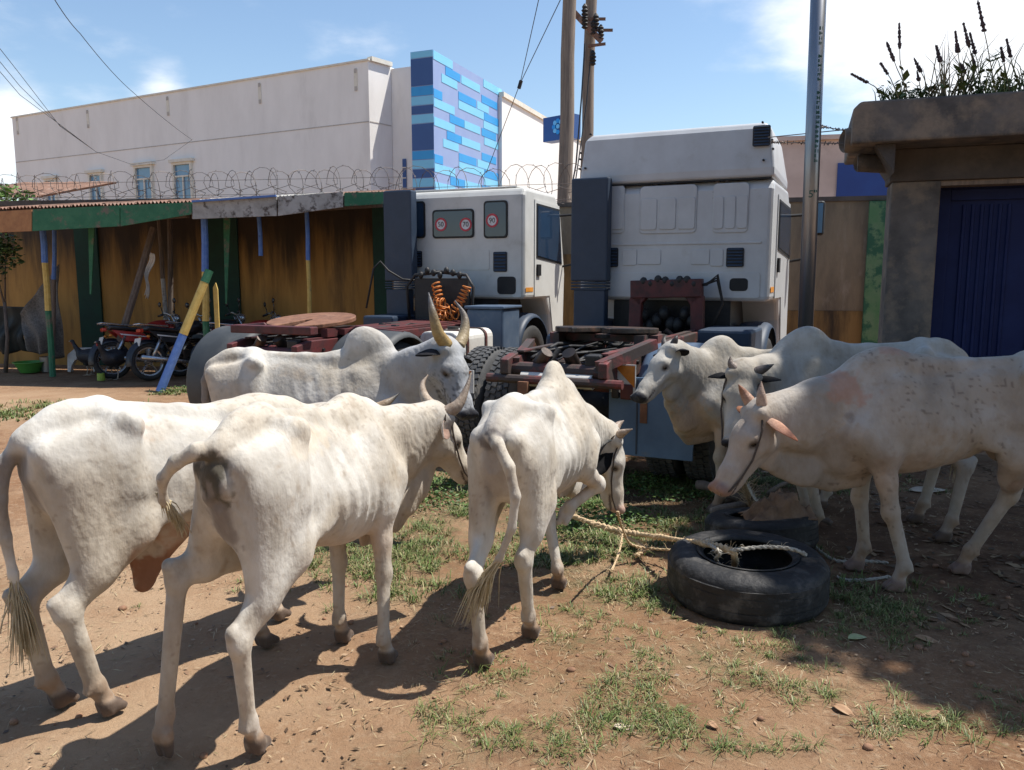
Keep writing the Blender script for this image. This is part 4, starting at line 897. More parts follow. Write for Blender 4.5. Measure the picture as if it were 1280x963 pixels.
def razor(a, b, z, label, r_=0.23, pitch=0.19):
    random.seed(4); e = b - a; Ln = e.length; e.normalize(); s_ = Vector((-e.y, e.x, 0)); pts = []; n = int(Ln / pitch) * 14
    for i in range(n + 1):
        t = i / 14; an = 2 * math.pi * t; rr = r_ * (1 + 0.12 * math.sin(t * 1.7) + 0.05 * math.sin(t * 5.1)); pts.append(e * (t * pitch + 0.05 * math.sin(t * 2.3) + math.cos(an) * rr * (0.75 if int(t) % 2 else -0.75)) + s_ * (math.cos(an) * rr) + Vector((0, 0, r_ + math.sin(an) * rr * (1 + 0.1 * math.sin(t * 0.8)))))
    mb = MB(); mb.tube(pts, 0.0052, 4, cap=False)
    for i in range(0, n, 3):
        p = pts[i]; d_ = Vector((random.uniform(-1, 1), random.uniform(-1, 1), random.uniform(-1, 1))).normalized() * 0.028; mb.tube([p - d_, p, p + d_], [0.001, 0.007, 0.001], 3, cap=False)
    for dz in (0.05, 0.30): mb.tube([Vector((0, 0, dz)), e * Ln + Vector((0, 0, dz))], 0.004, 4)
    o = mb.build('razor_wire', M_RAZOR); o.location = (a.x, a.y, z); tag(o, label, 'wire'); return o
razor(WA + e1 * 2.4, WB, 3.02, 'coiled razor wire on the ochre wall above the shed roof'); razor(WB, WB + e2 * 4.4, h2 + 0.07, 'coiled razor wire above the smaller truck cab', 0.30, 0.24)

# ------------------------------------------------------------------ the lean-to shed
S0, S1, S2 = D(-30, 262, 12.7), D(240, 252, 12.2), D(482, 240, 12.4)
shed = empty('market_shed', (S0.x, S0.y, 0), 0, 'open lean-to shed with rusty sheets and painted fascia boards', 'shed'); so = Vector((S0.x, S0.y, 0)); R_ = lambda v: Vector(v) - so
random.seed(9)
def shed_edge(t):           # eave line in three stretches
    return S0.lerp(S1, t / 0.52) if t < 0.52 else S1.lerp(S2, (t - 0.52) / 0.48)
NSH = 13
for k in range(NSH):
    a, b = shed_edge(k / NSH), shed_edge((k + 1.04) / NSH if k < NSH - 1 else 1.0); bk = Vector((0.22, 2.05, 0.24)); dz = Vector((0, 0, 0.008 * (k % 2)))
    corrugated(R_(a) + dz, R_(b) + dz, R_(a + bk) + dz, 9, 0.02, 0.004, 0.004).build('roof_sheet', M_RUST if k < 7 else (M_FADED if k < 11 else M_RUST), shed)
for (xa, ya, yb, xb, yc, yd, m, nm) in ((-30, 266, 292, 40, 262, 289, M_ORANGEB, 'fascia_board'), (40, 262, 289, 150, 257, 283, M_GREEN, 'fascia_board'), (150, 257, 283, 240, 253, 268, M_GREEN, 'fascia_board'),
        (240, 253, 274, 346, 246, 270, M_FADED, 'fascia_board'), (347, 246, 270, 429, 240, 259, M_FADED, 'fascia_board'), (430, 241, 258, 480, 240, 255, M_GREEN, 'fascia_board')):
    def pt(x, y, dd=0.0):
        t = (x + 30) / 512.0; tt = 0.52 * (x + 30) / 270 if x <= 240 else 0.52 + 0.48 * (x - 240) / 242; e_ = shed_edge(min(max(tt, 0), 1)); q = D(x, y, e_.y - 0.03 - dd); return R_(q)
    mb = MB(); q = [pt(xa + 0.5, yb), pt(xb - 0.5, yd), pt(xb - 0.5, yc), pt(xa + 0.5, ya)]; p2 = [v + Vector((0.005, 0.03, 0)) for v in q]
    mb.add(q + p2, [(0, 1, 2, 3), (7, 6, 5, 4), (0, 4, 5, 1), (1, 5, 6, 2), (2, 6, 7, 3), (3, 7, 4, 0)]); mb.build(nm, m, shed)
# blue drip edge
mb = MB(); mb.beam(pt(240, 252, 0.03), pt(345, 245, 0.03), 0.05, 0.03); mb.build('edge_strip', M_BLUE, shed)
def post(px0, y0, px1, y1, d, secs, r=0.045, nm='post', dtop=None):
    """painted post in coloured lengths: secs = [(fraction, material)]"""
    a, b = D(px0, y0, d), D(px1, y1, d if dtop is None else dtop); t = 0; root = None
    for (f, m) in secs:
        mb = MB(); p, q = a.lerp(b, t) - so, a.lerp(b, t + f) - so; mb.tube([p, (p + q) / 2 + Vector((0.008, 0, 0)), q], [r * 1.0, r * 0.97, r * 0.95], 8); o = mb.build(nm, m, shed, smooth=False); t += f
post(66, 471, 53, 285, 13.0, [(0.45, M_GREEN), (0.32, M_YELLOW), (0.23, M_BLUE)], 0.05)
post(66, 440, 68, 288, 13.4, [(0.6, M_WOOD), (0.4, M_BLUE)], 0.035)
post(258, 445, 255, 268, 12.5, [(0.25, M_GREEN), (0.35, M_YELLOW), (0.4, M_BLUE)], 0.055)
post(388, 430, 383, 260, 12.75, [(0.22, M_YELLOW), (0.4, M_YELLOW), (0.38, M_BLUE)], 0.035)
post(326, 320, 323, 265, 12.8, [(1.0, M_BLUE)], 0.035); post(207, 400, 198, 270, 13.9, [(0.4, M_FADED), (0.6, M_WOOD)], 0.04)
post(213, 395, 212, 268, 14.2, [(1.0, M_WOOD)], 0.05); post(147, 436, 192, 285, 12.9, [(1.0, M_WOOD)], 0.06, 'leaning_pole', 13.4)
for (xa, xb, y0, y1, m) in ((110, 118, 278, 368, M_GREEN), (279, 288, 270, 380, M_GREEN)):      # tapering battens that hang from the eave
    a, b, c = R_(D(xa, y0, 12.9)), R_(D(xb, y0, 12.9)), R_(D((xa + xb) / 2 - 1, y1, 12.9)); mb = MB(); th = Vector((0, 0.025, 0)); w_ = Vector((0.012, 0, 0))
    mb.add([a, b, c + w_, c - w_, a + th, b + th, c + w_ + th, c - w_ + th], [(0, 3, 2, 1), (4, 5, 6, 7), (0, 1, 5, 4), (1, 2, 6, 5), (2, 3, 7, 6), (3, 0, 4, 7)]); mb.build('hanging_batten', m, shed)
mb = MB(); mb.beam(R_(D(60, 282, 13.2)), R_(D(235, 268, 12.5)), 0.06, 0.10); mb.beam(R_(D(240, 270, 12.6)), R_(D(478, 256, 12.75)), 0.06, 0.08); mb.build('purlin', M_WOOD, shed)
for k in range(7):
    p = shed_edge((k + 0.5) / 7); mb = MB(); mb.beam(R_(p) + Vector((0, 0.05, -0.07)), R_(p) + Vector((0.2, 2.0, 0.13)), 0.05, 0.08); mb.build('rafter', M_WOOD, shed)

# propped post: blue, yellow and green lengths, with a short upright behind it
prop = empty('propped_post', G(200, 490), 0, 'leaning post painted blue, yellow and green beside the fender', 'post'); po = G(200, 490); pe = D(262, 338, po.y + 0.35) - po
for (a, b, m) in ((0, 0.47, M_BLUE), (0.47, 0.90, M_YELLOW), (0.90, 1.0, M_GREEN)): mb = MB(); mb.tube([pe * a, pe * b], [0.062, 0.06], 9); mb.build('painted_length', m, prop)
mb = MB(); mb.prism([(-0.03, 0), (0.03, 0), (0.035, 0.9), (0.01, 1.0), (-0.03, 0.93)], 0.03, (0.72, 0.42, 0.55)); mb.build('split_board', M_YELLOW, prop)

# ------------------------------------------------------------------ utility poles, cables, steel pole
def pole_obj(nm, pa, pb, d, r0, r1, m, label):
    a, b = D(*pa, d), D(*pb, d); e = (b - a).normalized(); base = a + e * (-a.z / e.z); top = a + e * ((9.4 - a.z) / e.z); o = empty(nm, base, 0, label, 'pole'); mb = MB()
    n = 9; mb.tube([(top - base) * (i / (n - 1)) + Vector((0.015 * math.sin(i * 2.1), 0.015 * math.cos(i * 1.3), 0)) for i in range(n)], [r0 + (r1 - r0) * i / (n - 1) for i in range(n)], 14); mb.build('shaft', m, o, smooth=True); return o, base, top
p1, b1, t1_ = pole_obj('utility_pole', (706, 240), (712, 2), 16.2, 0.155, 0.12, M_POLEW, 'bare wooden utility pole standing next to the high truck roof')
p2, b2, t2_ = pole_obj('utility_pole', (734, 165), (739, 2), 17.4, 0.135, 0.11, M_POLEW, 'wooden utility pole carrying crossarms, insulators and black cables')
mb = MB(); q = D(739, 40, 17.3) - b2
for (pa, pb, w) in (((714, 12), (752, 52), 0.10), ((735, 38), (766, 38), 0.05), ((735, 24), (757, 24), 0.05), ((735, 58), (757, 55), 0.05)): mb.beam(D(*pa, 17.15) - b2, D(*pb, 17.1) - b2, w, w)
mb.build('crossarm', M_RUST, p2)
for (px, py) in ((731, 14), (731, 26), (745, 26), (751, 40), (741, 72), (742, 34)):
    c = D(px, py, 17.1) - b2; mb = MB(); mb.lathe([(0.03, -0.16), (0.07, -0.13), (0.045, -0.1), (0.075, -0.06), (0.045, -0.03), (0.075, 0.01), (0.045, 0.04), (0.06, 0.08), (0.02, 0.14)], 10, c, close=False); mb.build('insulator', M_WIRE, p2)
def cable(pts, r, label, nm='cable', m=None, sag=0.0):
    mb = MB(); full = []
    for i in range(len(pts) - 1):
        for k in range(8):
            t = k / 8; q = pts[i].lerp(pts[i + 1], t); full.append(q - Vector((0, 0, sag * 4 * t * (1 - t))))
    full.append(pts[-1]); o0 = full[0]; mb.tube([p - o0 for p in full], r, 5); o = mb.build(nm, m or M_WIRE); o.location = o0; return tag(o, label, 'cable')
cable([D(731, 55, 17.2), D(727, 120, 17.0), D(720, 205, 16.6), D(715, 232, 16.3)], 0.018, 'thick black cable dropping down the cable-carrying pole')
cable([D(739, 62, 17.2), D(733, 130, 17.0), D(724, 195, 16.7), D(718, 235, 16.3)], 0.014, 'second black cable running beside the thick one on the pole')
wm = D(240, 175, 29.5)
cable([D(60, -14, 12), D(100, 42, 15.3), D(160, 110, 21), wm], 0.007, 'single overhead wire reaching down to the white wall', sag=0.05)
for k, (y0, lab) in enumerate(((48, 'upper of three wires sagging across the white building'), (66, 'middle of three wires sagging across the white building'), (80, 'lower of three wires sagging across the white building'))):
    cable([D(-30, y0 - 25, 14), D(25, y0 + 45 - k * 3, 18), D(75, 158 - k, 22), D(120, 190, 25), D(165, 206, 27), D(205, 200, 28.5), wm], 0.006, lab)
kn = D(650, 105, 22)
cable([D(680, -30, 17), kn], 0.010, 'stay wire rising steeply from the dark clamp'); cable([D(715, -30, 16.8), kn], 0.010, 'stay wire rising from the dark clamp to the cable pole'); cable([kn, D(608, 216, 25)], 0.010, 'single wire slanting down in front of the blue tower')
mb = MB(); mb.tube([Vector((0.03, 0, 0.08)), Vector((-0.03, 0, -0.12))], 0.05, 8); o = mb.build('wire_clamp', M_WIRE); o.location = kn; tag(o, 'small dark clamp where the stay wires meet', 'clamp')
for (pa, pb, lab) in (((965, 178), (1075, 180), 'lower barbed wire strand running to the concrete spout'), ((1025, 158), (1080, 168), 'upper barbed wire strand behind the steel pole'), ((960, 172), (1100, 158), 'thin plain wire strand behind the steel pole')):
    a, b = D(*pa, 8.3), D(*pb, 7.2); mb = MB(); mb.tube([Vector((0, 0, 0)), b - a], 0.005, 5); random.seed(pa[0])
    if 'barbed' in lab:
        for k in range(46):
            t = random.random() ** 1.5; p = (b - a) * t; d_ = Vector((random.uniform(-1, 1), random.uniform(-1, 1), random.uniform(-1, 1))).normalized() * 0.022; mb.tube([p - d_, p + d_], [0.005, 0.004], 4)
    o = mb.build('barbed_wire', M_RAZOR); o.location = a; tag(o, lab, 'wire')

sp0 = D(1007, 413, 7.0); sp1 = D(1023, 3, 7.0); e = (sp1 - sp0).normalized(); base = sp0 + e * (-sp0.z / e.z); spo = empty('steel_pole', base, 0, 'shiny galvanised steel pole with faded green lettering behind the cattle', 'pole'); mb = MB(); mb.tube([Vector((0, 0, -0.05)), e * 5.4], [0.064, 0.064], 24); mb.build('shaft', M_GALV, spo, smooth=True)
M_INK = mat('green_ink', (0.01, 0.07, 0.055), (0.03, 0.11, 0.09), rough=0.7, scale=40)
random.seed(12); mb = MB(); fr = Vector((-base.x, -base.y, 0)).normalized(); sdv = Vector((fr.y, -fr.x, 0)) * -1
def ink(z0, z1, a0, a1):     # a curved stroke lying on the shaft
    for k in range(4):
        an0, an1 = a0 + (a1 - a0) * k / 4, a0 + (a1 - a0) * (k + 1) / 4; vs = []
        for z in (z0, z1):
            for an in (an0, an1): vs.append(e * z + (fr * math.cos(an) + sdv * math.sin(an)) * 0.0652)
        mb.add(vs, [(0, 1, 3, 2)])
def glyphs(py0, py1, n):
    za, zb = (D(1015, py0, 7.0) - base).dot(e), (D(1015, py1, 7.0) - base).dot(e); st = (za - zb) / n
    for i in range(n):
        z = zb + st * (i + 0.12); h_ = st * 0.7; a0 = 0.25; a1 = 0.72
        for _ in range(random.choice((2, 3))):
            if random.random() < 0.5: ink(z + h_ * random.random() * 0.8, z + h_ * random.random() * 0.8 + 0.008, a0, a1)
            else: c = a0 + (a1 - a0) * random.random(); ink(z, z + h_, c, c + 0.09)
        ink(z, z + h_, a0, a0 + 0.1)
glyphs(35, 60, 4); glyphs(70, 104, 6); glyphs(115, 205, 15)
mb.build('faded_lettering', M_INK, spo); 
def text_mesh(txt, size, ext=0.001, align='CENTER'):
    cu = bpy.data.curves.new('lettering', 'FONT'); cu.body = txt; cu.size = size; cu.extrude = ext; cu.align_x = align; cu.align_y = 'CENTER'; cu.offset = 0.004 * size
    ob = bpy.data.objects.new('lettering', cu); COL.objects.link(ob); dg = bpy.context.evaluated_depsgraph_get(); me = bpy.data.meshes.new_from_object(ob.evaluated_get(dg)); bpy.data.objects.remove(ob); bpy.data.curves.remove(cu); me.materials.clear(); return me
o = link('number_mark', text_mesh('5"', 0.085, 0.004), M_INK, spo); zz = (D(1014, 244, 7.0) - base).dot(e); o.location = e * zz + fr * 0.062 + sdv * 0.015; o.rotation_euler = (math.pi / 2, 0, math.atan2(fr.y, fr.x) + math.pi / 2)

# ------------------------------------------------------------------ gateway on the right
ge = Vector((math.cos(math.radians(-20)), math.sin(math.radians(-20)), 0)); gn = Vector((ge.y, -ge.x, 0)); g0 = D(1104, 400, 7.45); g0.z = 0
gate = empty('concrete_gateway', g0, math.radians(-20), 'weathered concrete gateway with heavy overhanging slab roof and weeds', 'gateway')
# in its own frame: x along the front, -y towards the yard
zl = D(1200, 224, 7.2).z; zs0 = D(1150, 178, 6.9).z; zs1 = D(1067, 124, 6.9).z
mb = MB(); mb.b2(0.0, 0.40, -0.02, 0.45, -0.05, zl - 0.001); mb.build('column', M_CONC, gate, bevel=0.015); mb = MB(); mb.b2(3.4, 3.85, -0.02, 0.45, -0.05, zl - 0.001); mb.build('column', M_CONC, gate, bevel=0.015)
mb = MB(); mb.b2(-0.02, 3.87, -0.04, 0.47, zl, zs0 + 0.02); mb.build('lintel', M_CONC2, gate, bevel=0.012)
mb = MB(); mb.b2(0.40, 3.4, 0.0, 0.2, zl - 0.045, zl - 0.003); mb.build('rough_soffit', M_POLEW, gate)
poly = [(-0.38, 0), (4.2, 0), (4.2, zs1 - zs0), (-0.32, zs1 - zs0), (-0.38, zs1 - zs0 - 0.06)]
mb = MB(); mb.prism(poly, 1.45, (0, 0.95, zs0 + 0.022), (1, 0, 0), (0, 0, 1)); mb.build('slab_roof', M_CONC, gate, bevel=0.02)
mb = MB(); mb.prism([(-0.16, 0), (0.0, -0.24), (0.0, 0)], 0.8, (-0.021, 0.4, zs0 + 0.018), (1, 0, 0), (0, 0, 1)); mb.build('corbel', M_CONC2, gate)
for (px, py, rr, dd) in ((1056, 176, 0.108, 7.35), (1072, 204, 0.08, 7.45)):
    c = gate_inv = Matrix.Rotation(math.radians(20), 4, 'Z') @ (D(px, py, dd) - g0); mb = MB(); mb.tube([c, c + Vector((0.015, 0, 0)), c + Vector((0.30, 0.22, 0))], [rr * 0.88, rr, rr * 1.02], 18); mb.build('spout', M_CONC, gate, smooth=False, auto=40)
gt = empty('metal_gate', g0 + ge * 0.42, math.radians(-20), 'navy blue ribbed metal gate set in the concrete gateway', 'gate')
mb = MB(); mb.b2(0.0, 1.48, 0.26, 0.30, 0.05, zl - 0.002); mb.build('leaf', M_GATE, gt); mb = MB(); mb.b2(1.5, 2.95, 0.26, 0.30, 0.05, zl - 0.002); mb.build('leaf', M_GATE, gt)
for k in range(2):
    x0 = 0.0 if k == 0 else 1.5
    for (a, b, c, d) in ((x0, x0 + 0.10, 0.05, zl - 0.06), (x0 + 1.36, x0 + 1.46, 0.05, zl - 0.06), (x0 + 0.101, x0 + 1.359, zl - 0.16, zl - 0.06), (x0 + 0.101, x0 + 1.359, 0.05, 0.15)):
        mb = MB(); mb.b2(a, b, 0.225, 0.258, c, d); mb.build('frame_bar', M_GATE, gt, bevel=0.006)
    for (s0, nrib) in ((x0 + 0.22, 6), (x0 + 0.80, 6)):
        for j in range(nrib):
            mb = MB(); x = s0 + j * 0.072; mb.prism([(-0.018, 0), (0.018, 0), (0.010, 0.016), (-0.010, 0.016)], zl - 0.38, (x, 0.259, zl - 0.20), (1, 0, 0), (0, -1, 0)); ob = mb.build('rib', M_GATE, gt); ob.rotation_euler = (0, 0, 0)
    mb = MB(); mb.cyl((x0 + (1.30 if k == 0 else 0.16), 0.25, 1.22), (x0 + (1.30 if k == 0 else 0.16), 0.18, 1.22), 0.014); mb.build('bolt', M_GALV, gt)

# ------------------------------------------------------------------ the two tractor trucks
M_CABW = mat('cab_white', (0.56, 0.575, 0.585), (0.49, 0.50, 0.505), rough=0.42, scale=2.2, bump=0.04, bscale=8, c3=(0.38, 0.37, 0.34), s3=2.6, lo3=0.60, hi3=0.85, coat=0.2)
M_CABG = mat('cab_white_dusty', (0.62, 0.61, 0.57), (0.53, 0.52, 0.48), rough=0.5, scale=2.2, bump=0.04, bscale=8, c3=(0.38, 0.34, 0.28), s3=2.2, lo3=0.58, hi3=0.85)
M_SLATE = mat('slate_plastic', (0.020, 0.036, 0.065), (0.03, 0.048, 0.08), rough=0.55, scale=4, bump=0.06, c3=(0.06, 0.065, 0.07), s3=3.0, lo3=0.6, hi3=0.9)
M_FENDER = mat('grey_fender', (0.04, 0.044, 0.046), (0.06, 0.064, 0.066), rough=0.62, scale=4, bump=0.06, c3=(0.10, 0.09, 0.08), s3=4, lo3=0.6, hi3=0.85)
M_FENDERB = mat('blue_fender', (0.06, 0.095, 0.15), (0.085, 0.125, 0.185), rough=0.55, scale=4, bump=0.06, c3=(0.16, 0.17, 0.18), s3=4, lo3=0.58, hi3=0.85)
M_FLAP = mat('blue_flap', (0.10, 0.17, 0.27), (0.075, 0.13, 0.215), rough=0.65, scale=3, bump=0.12, c3=(0.18, 0.17, 0.16), s3=5, lo3=0.6, hi3=0.85)
M_RED = mat('red_chassis', (0.20, 0.040, 0.036), (0.11, 0.028, 0.026), rough=0.65, scale=7, bump=0.3, c3=(0.05, 0.035, 0.03), s3=4.5, lo3=0.36, hi3=0.52)
M_DRED = mat('dark_red_frame', (0.11, 0.022, 0.022), (0.06, 0.018, 0.018), rough=0.6, scale=7, bump=0.2, c3=(0.02, 0.017, 0.017), s3=4.5, lo3=0.5, hi3=0.7)
M_BLACK = mat('grimy_black', (0.012, 0.012, 0.013), (0.028, 0.025, 0.023), rough=0.6, scale=9, bump=0.3)
M_GREASE = mat('greasy_steel', (0.03, 0.026, 0.024), (0.09, 0.065, 0.05), rough=0.45, scale=6, metal=0.5, bump=0.2, c3=(0.17, 0.085, 0.05), s3=5, lo3=0.52, hi3=0.7)
M_RUSTP = mat('rust_plate', (0.27, 0.13, 0.075), (0.16, 0.075, 0.045), rough=0.7, scale=7, metal=0.3, bump=0.3, c3=(0.36, 0.20, 0.13), s3=6)
M_RUBBER = mat('tyre_rubber', (0.022, 0.022, 0.023), (0.035, 0.034, 0.033), rough=0.8, scale=12, bump=0.3, c3=(0.10, 0.085, 0.07), s3=5, lo3=0.58, hi3=0.85)
M_TYREG = mat('dusty_rubber', (0.055, 0.056, 0.058), (0.10, 0.098, 0.095), rough=0.85, scale=12, bump=0.3, c3=(0.19, 0.165, 0.14), s3=6, lo3=0.6, hi3=0.85)
M_RIM = mat('rim_steel', (0.42, 0.40, 0.37), (0.26, 0.22, 0.19), rough=0.55, scale=8, metal=0.3, c3=(0.2, 0.1, 0.06), s3=6)
M_CABGL = mat('cab_glass', (0.018, 0.038, 0.075), (0.025, 0.05, 0.09), rough=0.07, spec=0.7, rvar=0.02, scale=2)
M_SEAL = mat('window_seal', (0.008, 0.008, 0.009), rough=0.6)
M_VENT = mat('vent_black', (0.02, 0.022, 0.028), rough=0.6)
M_ORANGE = mat('orange_coil', (0.55, 0.17, 0.03), (0.62, 0.22, 0.05), rough=0.45, scale=20)
M_AMBER = mat('amber_reflector', (0.60, 0.20, 0.02), (0.5, 0.16, 0.02), rough=0.35, scale=30)
M_WHITEP = mat('white_board', (0.62, 0.62, 0.60), (0.5, 0.49, 0.46), rough=0.6, scale=14)
M_STRIPE = mat('orange_stripe', (0.75, 0.30, 0.04), rough=0.5)
M_SRED = mat('sticker_red', (0.55, 0.02, 0.05), rough=0.4); M_SBLK = mat('sticker_black', (0.012, 0.012, 0.012), rough=0.4); M_SWHT = mat('sticker_white', (0.72, 0.72, 0.72), rough=0.45)
M_TANK = mat('tank_white', (0.68, 0.66, 0.61), (0.55, 0.52, 0.47), rough=0.5, scale=5, bump=0.08, c3=(0.36, 0.27, 0.2), s3=5, lo3=0.6, hi3=0.8)
HEAD = 24.0
TYRE_PROF = [(0.28, -0.115), (0.33, -0.14), (0.43, -0.148), (0.475, -0.13), (0.497, -0.105), (0.505, -0.07), (0.507, 0.0), (0.505, 0.07), (0.497, 0.105), (0.475, 0.13), (0.43, 0.148), (0.33, 0.14), (0.28, 0.115)]
def truck_wheel(root, x, y, R=0.5, wid=0.28, outer=1, mat_t=None, tread=True, name='wheel', rim=True):
    k = R / 0.507; w = wid / 0.296; t = MB().lathe([(r * k, h * w) for r, h in TYRE_PROF], 40, (x, y, R), (0, 1, 0)); o = t.build(name, mat_t or M_RUBBER, root, smooth=True)
    if rim:
        rm = MB(); s_ = outer; rm.lathe([(0.285 * k, -0.10 * w), (0.285 * k, 0.10 * w), (0.26 * k, 0.105 * w), (0.25 * k, s_ * 0.03), (0.13 * k, s_ * 0.05), (0.12 * k, s_ * 0.12 * w), (0.05 * k, s_ * 0.14 * w), (0.01, s_ * 0.14 * w), (0.01, -s_ * 0.02), (0.2 * k, -s_ * 0.02)], 28, (x, y, R), (0, 1, 0)); rm.build('rim', M_RIM, o, auto=35)
        hb = MB()
        for q in range(8): an = q * math.pi / 4; hb.tube([(x + 0.17 * k * math.cos(an), y + s_ * 0.04, R + 0.17 * k * math.sin(an)), (x + 0.17 * k * math.cos(an), y + s_ * 0.075, R + 0.17 * k * math.sin(an))], 0.016, 6)
        hb.build('wheel_nuts', M_RIM, o)
    if tread:
        tb = MB()
        for q in range(52):
            an = 2 * math.pi * q / 52
            for j, yy in enumerate((-0.088, -0.03, 0.03, 0.088)):
                a2 = an + (0.06 if j % 2 else 0.0); c = Vector((x + (R + 0.002) * math.cos(a2), y + yy * w, R + (R + 0.002) * math.sin(a2))); tb.box(c, (0.020, 0.046 * w, 0.042 * k), Matrix.Rotation(-a2, 3, 'Y') @ Matrix.Rotation(0.25 * (1 if j < 2 else -1), 3, 'X'))
        tb.build('tread', mat_t or M_RUBBER, o)
    return o
def fender(root, x, y0, y1, R, a0, a1, m, name='fender', zc=0.5, t=0.012):
    mb = MB(); n = 22; ys = [y0, y0 + 0.03, y0 + 0.06, (y0 + y1) / 2, y1 - 0.06, y1 - 0.03, y1]; dr = [-0.045, -0.012, 0, 0.012, 0, -0.012, -0.045]
    for sd in (0, 1):
        for i in range(n + 1):
            an = a0 + (a1 - a0) * i / n
            for yy, d_ in zip(ys, dr): r = R + d_ - t * sd; mb.v.append((x + r * math.cos(an), yy, zc + r * math.sin(an)))
    w = len(ys); off = (n + 1) * w
    for i in range(n):
        for j in range(w - 1):
            a = i * w + j; mb.f.append((a, a + 1, a + 1 + w, a + w)); b = off + a; mb.f.append((b, b + w, b + 1 + w, b + 1))
        for j in (0, w - 1): a = i * w + j; mb.f.append((a, a + w, off + a + w, off + a) if j == 0 else (a, off + a, off + a + w, a + w))
    for i in (0, n):
        for j in range(w - 1): a = i * w + j; mb.f.append((a, off + a, off + a + 1, a + 1) if i == 0 else (a, a + 1, off + a + 1, off + a))
    return mb.build(name, m, root, auto=50)
def rrect(w, h, r, n=4):
    pts = []
    for (cx, cy, a) in ((w / 2 - r, h / 2 - r, 0), (-w / 2 + r, h / 2 - r, 90), (-w / 2 + r, -h / 2 + r, 180), (w / 2 - r, -h / 2 + r, 270)):
        for k in range(n + 1): an = math.radians(a + 90 * k / n); pts.append((cx + r * math.cos(an), cy + r * math.sin(an)))
    return pts
class Truck:
    def __init__(s, O, xb, w, label, head=HEAD):
        s.O, s.xb, s.w = Vector(O), xb, w; rz = math.radians(90 - head); s.root = empty('tractor_truck', s.O, rz, label, 'truck'); s.M = Matrix.Translation(s.O) @ Matrix.Rotation(rz, 4, 'Z'); s.Mi = s.M.inverted()
    def back(s, px, py, x=None):       # the place of a pixel on the upright plane at x (own frame): (y, z)
        x = s.xb if x is None else x; c = s.Mi @ Vector((0, 0, CAM_H)); d = s.Mi.to_3x3() @ ray(px, py); t = (x - c.x) / d.x; p = c + d * t; return p.y, p.z
    def side(s, px, py, y):            # same on the plane at y: (x, z)
        c = s.Mi @ Vector((0, 0, CAM_H)); d = s.Mi.to_3x3() @ ray(px, py); t = (y - c.y) / d.y; p = c + d * t; return p.x, p.z
    def rect(s, x0, y0, x1, y1, x=None):
        a = s.back(x0, (y0 + y1) / 2, x)[0]; b = s.back(x1, (y0 + y1) / 2, x)[0]; c = s.back((x0 + x1) / 2, y0, x)[1]; d = s.back((x0 + x1) / 2, y1, x)[1]; return (a + b) / 2, (c + d) / 2, abs(a - b), abs(c - d)
    def plate(s, name, m, px, r=0.03, t=0.012, off=0.0, parent=None, bevel=0.0, grow=0.0, x=None):
        yc, zc, w, h = s.rect(*px, x); xb = s.xb if x is None else x; w += grow; h += grow; r = min(r, w * 0.49, h * 0.49)
        mb = MB(); mb.prism(rrect(w, h, r), t, (xb - off, yc, zc), (0, -1, 0), (0, 0, 1)); return mb.build(name, m, parent or s.root, bevel=bevel)
    def side_plate(s, name, m, poly, t=0.012, off=0.0, parent=None, sgn=-1):
        y = sgn * s.w / 2 + sgn * off; mb = MB(); mb.prism(poly if sgn < 0 else poly[::-1], t, (0, y, 0), (1, 0, 0), (0, 0, 1))
        if sgn > 0: mb.v = [(a, 2 * y - b, c) for (a, b, c) in mb.v]
        return mb.build(name, m, parent or s.root)
